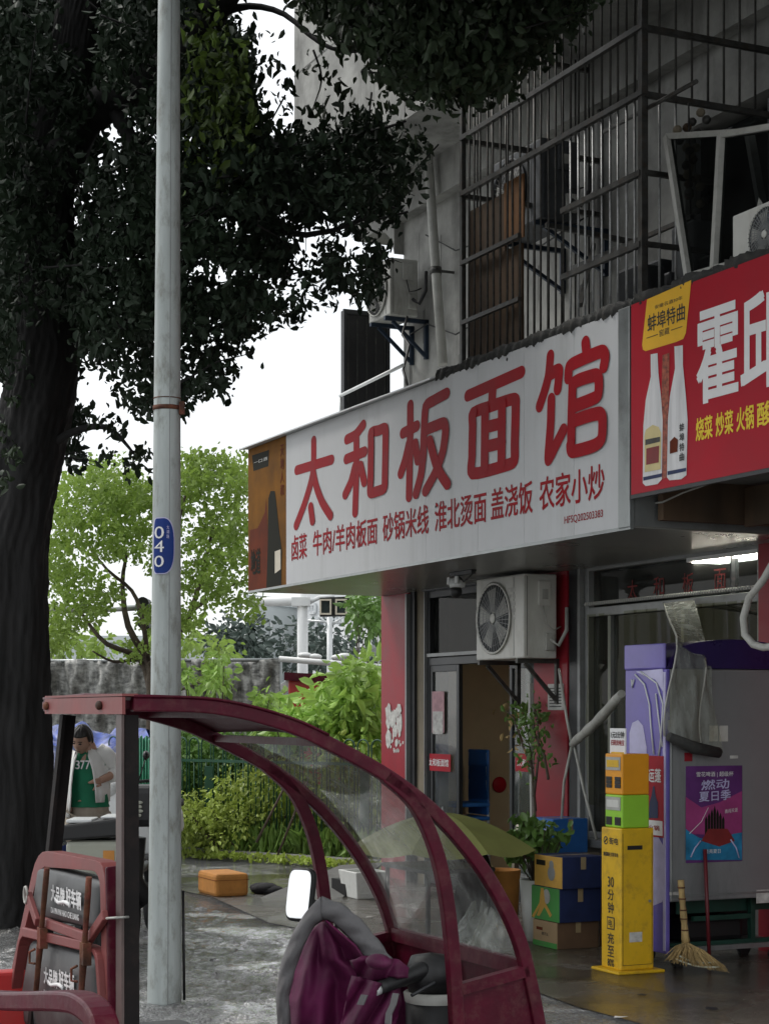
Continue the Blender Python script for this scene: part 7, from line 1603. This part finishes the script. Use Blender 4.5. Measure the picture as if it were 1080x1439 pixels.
# ---- far white buildings
def fbld(label, u0, u1, vt, D, depth, m, wins, slope=0., zb=0., name='far_building'):
    t = thing(name, label, 'building', W((u0+u1)/2,1000,D)-Vector((0,0,1.6)), frame='W'); a_ = W(u0,1000,D); b_ = W(u1,1000,D+slope); zt_ = W(0,vt,D).z
    m_ = MB(); m_.prism([(a_.x,a_.y,zb),(b_.x,b_.y,zb),(b_.x,b_.y+depth,zb),(a_.x,a_.y+depth,zb)], (0,0,zt_-zb)); part('wall', m_, m, t)
    m_ = MB(); m_.prism([(a_.x-.2,a_.y-.2,zt_),(b_.x+.2,b_.y-.2,zt_),(b_.x+.2,b_.y+depth,zt_),(a_.x-.2,a_.y+depth,zt_)], (0,0,.35)); part('parapet', m_, 'wall_pale', t)
    dv = (b_-a_).normalized()
    for (wu0, wu1, wv0, wv1, kind) in wins:
        s0 = (wu0-u0)/(u1-u0); s1 = (wu1-u0)/(u1-u0); p0 = lerp(a_, b_, s0); p1 = lerp(a_, b_, s1); z0 = W(0,wv1,D).z; z1 = W(0,wv0,D).z
        off = Vector((dv.y,-dv.x,0))*.06
        m_ = MB(); m_.prism([Vector((p0.x,p0.y,z0))+off*0, Vector((p1.x,p1.y,z0)), Vector((p1.x,p1.y,z1)), Vector((p0.x,p0.y,z1))], off); f_ = part('window', m_, 'window_far', t)
        m_ = MB()
        for k in range(kind+1): p = lerp(p0, p1, k/kind); m_.bar(Vector((p.x,p.y,z0))+off*1.2, Vector((p.x,p.y,z1))+off*1.2, .10)
        for z in (z0, z1): m_.bar(Vector((p0.x,p0.y,z))+off*1.2, Vector((p1.x,p1.y,z))+off*1.2, .10)
        part('window_frame', m_, 'wall_white', f_)
    return t
fbld('white building far behind the gantry pole with a row of windows', 432, 700, 770, 66, 14, 'wall_white', [(437,447,873,892,2),(452,462,868,894,1),(474,489,868,888,3),(500,520,866,886,3),(477,487,892,903,2),(499,512,889,902,2),(437,446,850,862,2)], slope=-8)
fbld('pale plain building far left of the gantry pole', 352, 430, 848, 72, 14, 'wall_pale', [(378,381,872,905,1),(392,396,880,915,1)], slope=4)
fbld('low pale long building far behind the tarp barrier', -80, 352, 903, 95, 12, 'wall_pale', [(20,40,915,930,2),(120,150,915,930,3),(230,262,915,930,3),(290,310,915,930,2)])
m_ = MB(); a_, b_ = W(452,918,64), W(545,903,58); m_.prism([a_, b_, b_+Vector((0,0,.9)), a_+Vector((0,0,.9))], (0,4,0)); solo('entrance_canopy', m_, 'wall_white', 'white canopy band below the windows of the far building', 'canopy', a_, frame='W')
foliage('far_conifer', 'grey green conifer in front of the far pale building', 'tree', (W(332,1000,45).x,45,0), [(332,905,22,16),(345,895,10,12),(318,912,12,10),(335,922,26,12)], .20, 'leaf_conifer', 61, Dr=(44,47), spread=.3, cl=16)
foliage('far_tree', 'grey green tree between the gantry pole and the lamp post', 'tree', (W(445,1000,48).x,48,0), [(440,905,26,18),(410,915,20,14),(470,915,14,12),(455,935,40,14),(520,935,30,12)], .20, 'leaf_conifer', 62, Dr=(46,50), spread=.35, cl=9, dens=.8)
foliage('far_tree', 'dark green tree beside the red column, under the signboard corner', 'tree', (W(520,1000,30).x,30,0), [(520,862,22,26),(532,880,14,16),(545,850,20,20),(505,848,10,10)], .16, 'leaf_hedge', 63, Dr=(29,31), spread=.12, cl=5)
foliage('far_tree', 'pale green treetops low behind the tarp barrier, left of the pole', 'tree', (W(85,1000,40).x,40,0), [(80,905,24,18),(130,915,30,10),(240,900,40,14),(60,880,14,14),(300,912,26,8)], .22, 'leaf_mid', 64, Dr=(38,42), spread=.2, cl=5)
# ================================================================ PERSON
pD = 14.6; pc_ = W(124,1000,pD); PX = pc_.x
pr = thing('person', 'man in green shirt and open white shirt looking down, one hand on his hip', 'person', (PX,pD,0), frame='W')
def skin(name, verts, edges, radii, m, par, root=0, sub=2):
    me = bpy.data.meshes.new(name); og_ = ORG[par.name]; me.from_pydata([Vector(v)-Vector(og_) for v in verts], edges, []); me.materials.append(M[m])
    o = bpy.data.objects.new(name, me); col.objects.link(o); o.parent = par; ORG[o.name] = og_
    sk = o.modifiers.new('skin', 'SKIN'); sk.use_smooth_shade = True
    for i, r_ in enumerate(radii):
        d = me.skin_vertices[0].data[i]; d.radius = r_ if isinstance(r_, tuple) else (r_, r_); d.use_root = (i == root)
    s_ = o.modifiers.new('sub', 'SUBSURF'); s_.levels = sub; s_.render_levels = sub; return o
def px(u, v, dy=0.): p = W(u, v, pD+dy); return (p.x, p.y, p.z)
zh = .82
hipL = (PX-.09, pD, zh); hipR = (PX+.09, pD, zh)
body = [px(127,1160), px(126,1125), px(125,1085,-.01), px(125,1062,-.02), px(127,1052,-.05), px(124,1040,-.09),            # 0 pelvis..5 head base
        px(103,1066,.0), px(98,1100,.03), px(97,1130,-.02), px(98,1143,-.05),   # 6-9 right arm (image left)
        px(150,1065,.0), px(166,1083,.08), px(152,1092,-.08), px(138,1098,-.14),    # 10-13 bent left arm, hand on hip
        (PX-.08,pD,.80), (PX-.10,pD-.03,.46), (PX-.10,pD+.02,.08), (PX-.11,pD-.12,.05),
        (PX+.10,pD,.80), (PX+.12,pD-.03,.46), (PX+.12,pD+.02,.08), (PX+.13,pD-.12,.05)]
ed = [(0,1),(1,2),(2,3),(3,4),(4,5),(3,6),(6,7),(7,8),(8,9),(3,10),(10,11),(11,12),(12,13),(0,14),(14,15),(15,16),(16,17),(0,18),(18,19),(19,20),(20,21)]
rd = [(.11,.09),(.10,.08),(.09,.08),(.06,.06),(.05,.05),(.052,.052),(.05,.05),(.042,.042),(.033,.033),(.026,.026),(.05,.05),(.042,.042),(.034,.034),(.026,.03),(.085,.085),(.06,.06),(.042,.042),(.035,.03),(.085,.085),(.06,.06),(.042,.042),(.035,.03)]
skin('body', body, ed, rd, 'skin', pr)
hc = Vector(px(115,1041,-.10))
def head(a, b):
    th = math.pi*b; ph = 2*math.pi*a; x = .072*math.sin(th)*math.cos(ph); y = .092*math.sin(th)*math.sin(ph); z = .112*math.cos(th)
    if z < 0: x *= 1+z*2.2; y *= 1+z*1.2
    if y < 0 and abs(x) < .02: y -= .014*math.exp(-((z+.02)/.025)**2)*(1-abs(x)/.02)
    if y < 0: y += .008*math.exp(-((z-.012)/.014)**2)
    return (x, y, z)
tilt = Matrix.Rotation(R(24), 3, 'X') @ Matrix.Rotation(R(-18), 3, 'Z')
m_ = MB(); m_.grid(lambda a, b: tuple(hc+tilt@Vector(head(a, b))), 32, 24); hd_ = part('head', m_, 'skin', pr, recalc=False)
m_ = MB()
for s__ in (-1,1): m_.ell(hc+tilt@Vector((.072*s__,.005,-.01)), (.012,.02,.03), 8, 6)
part('ear', m_, 'skin', hd_)
m_ = MB()
for s__ in (-1,1): m_.ell(hc+tilt@Vector((.027*s__,-.084,.008)), (.013,.006,.006), 8, 6); m_.bar(hc+tilt@Vector((.012*s__,-.092,.028)), hc+tilt@Vector((.045*s__,-.082,.028)), .006)
m_.bar(hc+tilt@Vector((-.02,-.085,-.055)), hc+tilt@Vector((.02,-.085,-.055)), .005)
part('facial_features', m_, 'hair', hd_)
def hairf(a, b):
    th = math.pi*.62*b; ph = 2*math.pi*a; lim = 1.0 if math.sin(ph) > -.35 else .72
    th *= lim*(1. if math.sin(ph) > .2 else .78); k = 1+.015*math.sin(ph*9+b*7)+.012*math.sin(ph*17); return tuple(hc+tilt@Vector((.082*math.sin(th)*math.cos(ph)*k, .104*math.sin(th)*math.sin(ph)*k+.006, .124*math.cos(th)*k+.004)))
m_ = MB(); m_.grid(hairf, 60, 12); part('hair', m_, 'hair', pr, thick=.012, recalc=False)
# green shirt
def torso(rows, name, m, seed, n=28, wr=.008):
    m_ = MB(); vs = []
    for j, (u, v, rx, ry, dy) in enumerate(rows):
        c_ = Vector(px(u, v, dy))
        for k in range(n): a = 2*math.pi*k/n; w_ = wr*math.sin(a*5+j*1.3+seed)+wr*.6*math.sin(a*9-j*2); vs.append((c_.x+math.cos(a)*(rx+w_), c_.y+math.sin(a)*(ry+w_), c_.z))
    m_.add(vs, [(j*n+k, j*n+(k+1)%n, (j+1)*n+(k+1)%n, (j+1)*n+k) for j in range(len(rows)-1) for k in range(n)], True); return part(name, m_, m, pr, recalc=False)
torso([(126,1172,.17,.12,0),(126,1150,.165,.12,0),(126,1124,.135,.10,0)], 'shorts_waist', 'shorts', 5)
torso([(126,1134,.152,.118,0),(126,1128,.150,.116,0),(126,1118,.145,.112,0),(125,1100,.142,.112,0),(125,1082,.145,.115,0),(125,1068,.145,.105,0),(126,1058,.11,.09,-.01),(126,1052,.068,.065,-.03)], 'green_shirt', 'shirt_green', 1)
for k, s_ in enumerate('377'):
    x0_ = W(106+k*7.2,0,pD-.12).x; x1_ = W(112+k*7.2,0,pD-.12).x; z1_ = W(0,1069,pD-.12).z; z0_ = W(0,1081,pD-.12).z
    text(s_, bpy.data.objects['green_shirt'], 'letter_white', lambda a, b: (x0_+(x1_-x0_)*a, pD-.128+abs(((x0_+(x1_-x0_)*a)-PX))*.12, z0_+(z1_-z0_)*b), .03)
# open white shirt: back and two front flaps plus sleeves
def flap(rows, name):
    m_ = MB(); vs = []; 
    for (u0, u1, v, y0_, y1_) in rows:
        for k in range(9): t = k/8; p = W(u0+(u1-u0)*t, v, pD); vs.append((p.x, pD+y0_+(y1_-y0_)*t-.03*math.sin(math.pi*t)+.008*math.sin(t*14+v*.3), p.z))
    m_.add(vs, [(j*9+k, j*9+k+1, (j+1)*9+k+1, (j+1)*9+k) for j in range(len(rows)-1) for k in range(8)], True); return part(name, m_, 'shirt_white', pr, thick=.008, recalc=False)
flap([(104,113,1056,-.04,-.10),(100,110,1068,0,-.13),(99,107,1085,.0,-.14),(97,105,1105,.0,-.14),(94,104,1125,.0,-.13),(92,101,1148,.0,-.11)], 'shirt_front')
flap([(126,143,1051,-.09,.0),(128,152,1062,-.14,.02),(134,154,1080,-.155,.03),(138,154,1105,-.15,.03),(139,153,1127,-.14,.03)], 'shirt_front')
torso([(126,1138,.155,.10,.05),(126,1100,.155,.11,.05),(126,1070,.165,.11,.04),(127,1055,.12,.09,.02)], 'shirt_back', 'shirt_white', 3)
def slv(pts, rs):
    sp_ = smooth([Vector(p) for p in pts], 5); m_ = MB(); m_.tube(sp_, [float(np.interp(i/5, range(len(rs)), rs))*(1+.05*math.sin(i*1.9)) for i in range(len(sp_))], 14); part('sleeve', m_, 'shirt_white', pr)
slv([px(108,1058,.0), px(102,1070,.0), px(98,1095,.02), px(96,1122,.0)], [.07,.068,.062,.055])
slv([px(138,1056,.0), px(150,1063,.0), px(163,1077,.05), px(168,1085,.06), px(156,1091,-.05)], [.07,.07,.066,.064,.054])
skin('shorts', [(PX,pD,.86), (PX-.09,pD,.74), (PX-.10,pD-.02,.52), (PX+.10,pD,.74), (PX+.11,pD-.02,.52)], [(0,1),(1,2),(0,3),(3,4)], [(.15,.12),(.10,.11),(.095,.10),(.10,.11),(.095,.10)], 'shorts', pr)
# hand on the hip: five short fingers
hb_ = Vector(px(137,1098,-.14))
for k in range(5):
    L__ = (.055,.07,.075,.068,.05)[k]; d = Vector((-.9,-.15,-.25+.13*k if k < 4 else -.9)).normalized(); st0 = hb_+Vector((0,0,.02-.012*k))
    m_ = MB(); m_.tube([st0+Vector((.03,0,0)), st0+d*L__*.55, st0+d*L__+Vector((0,.01,-.01))], [.009,.008,.006], 7); part('finger', m_, 'skin', pr)
for s__ in (-1,1):
    m_ = MB(); m_.ell((PX+.12*s__,pD-.08,.045), (.05,.13,.045)); part('shoe', m_, 'black', pr)
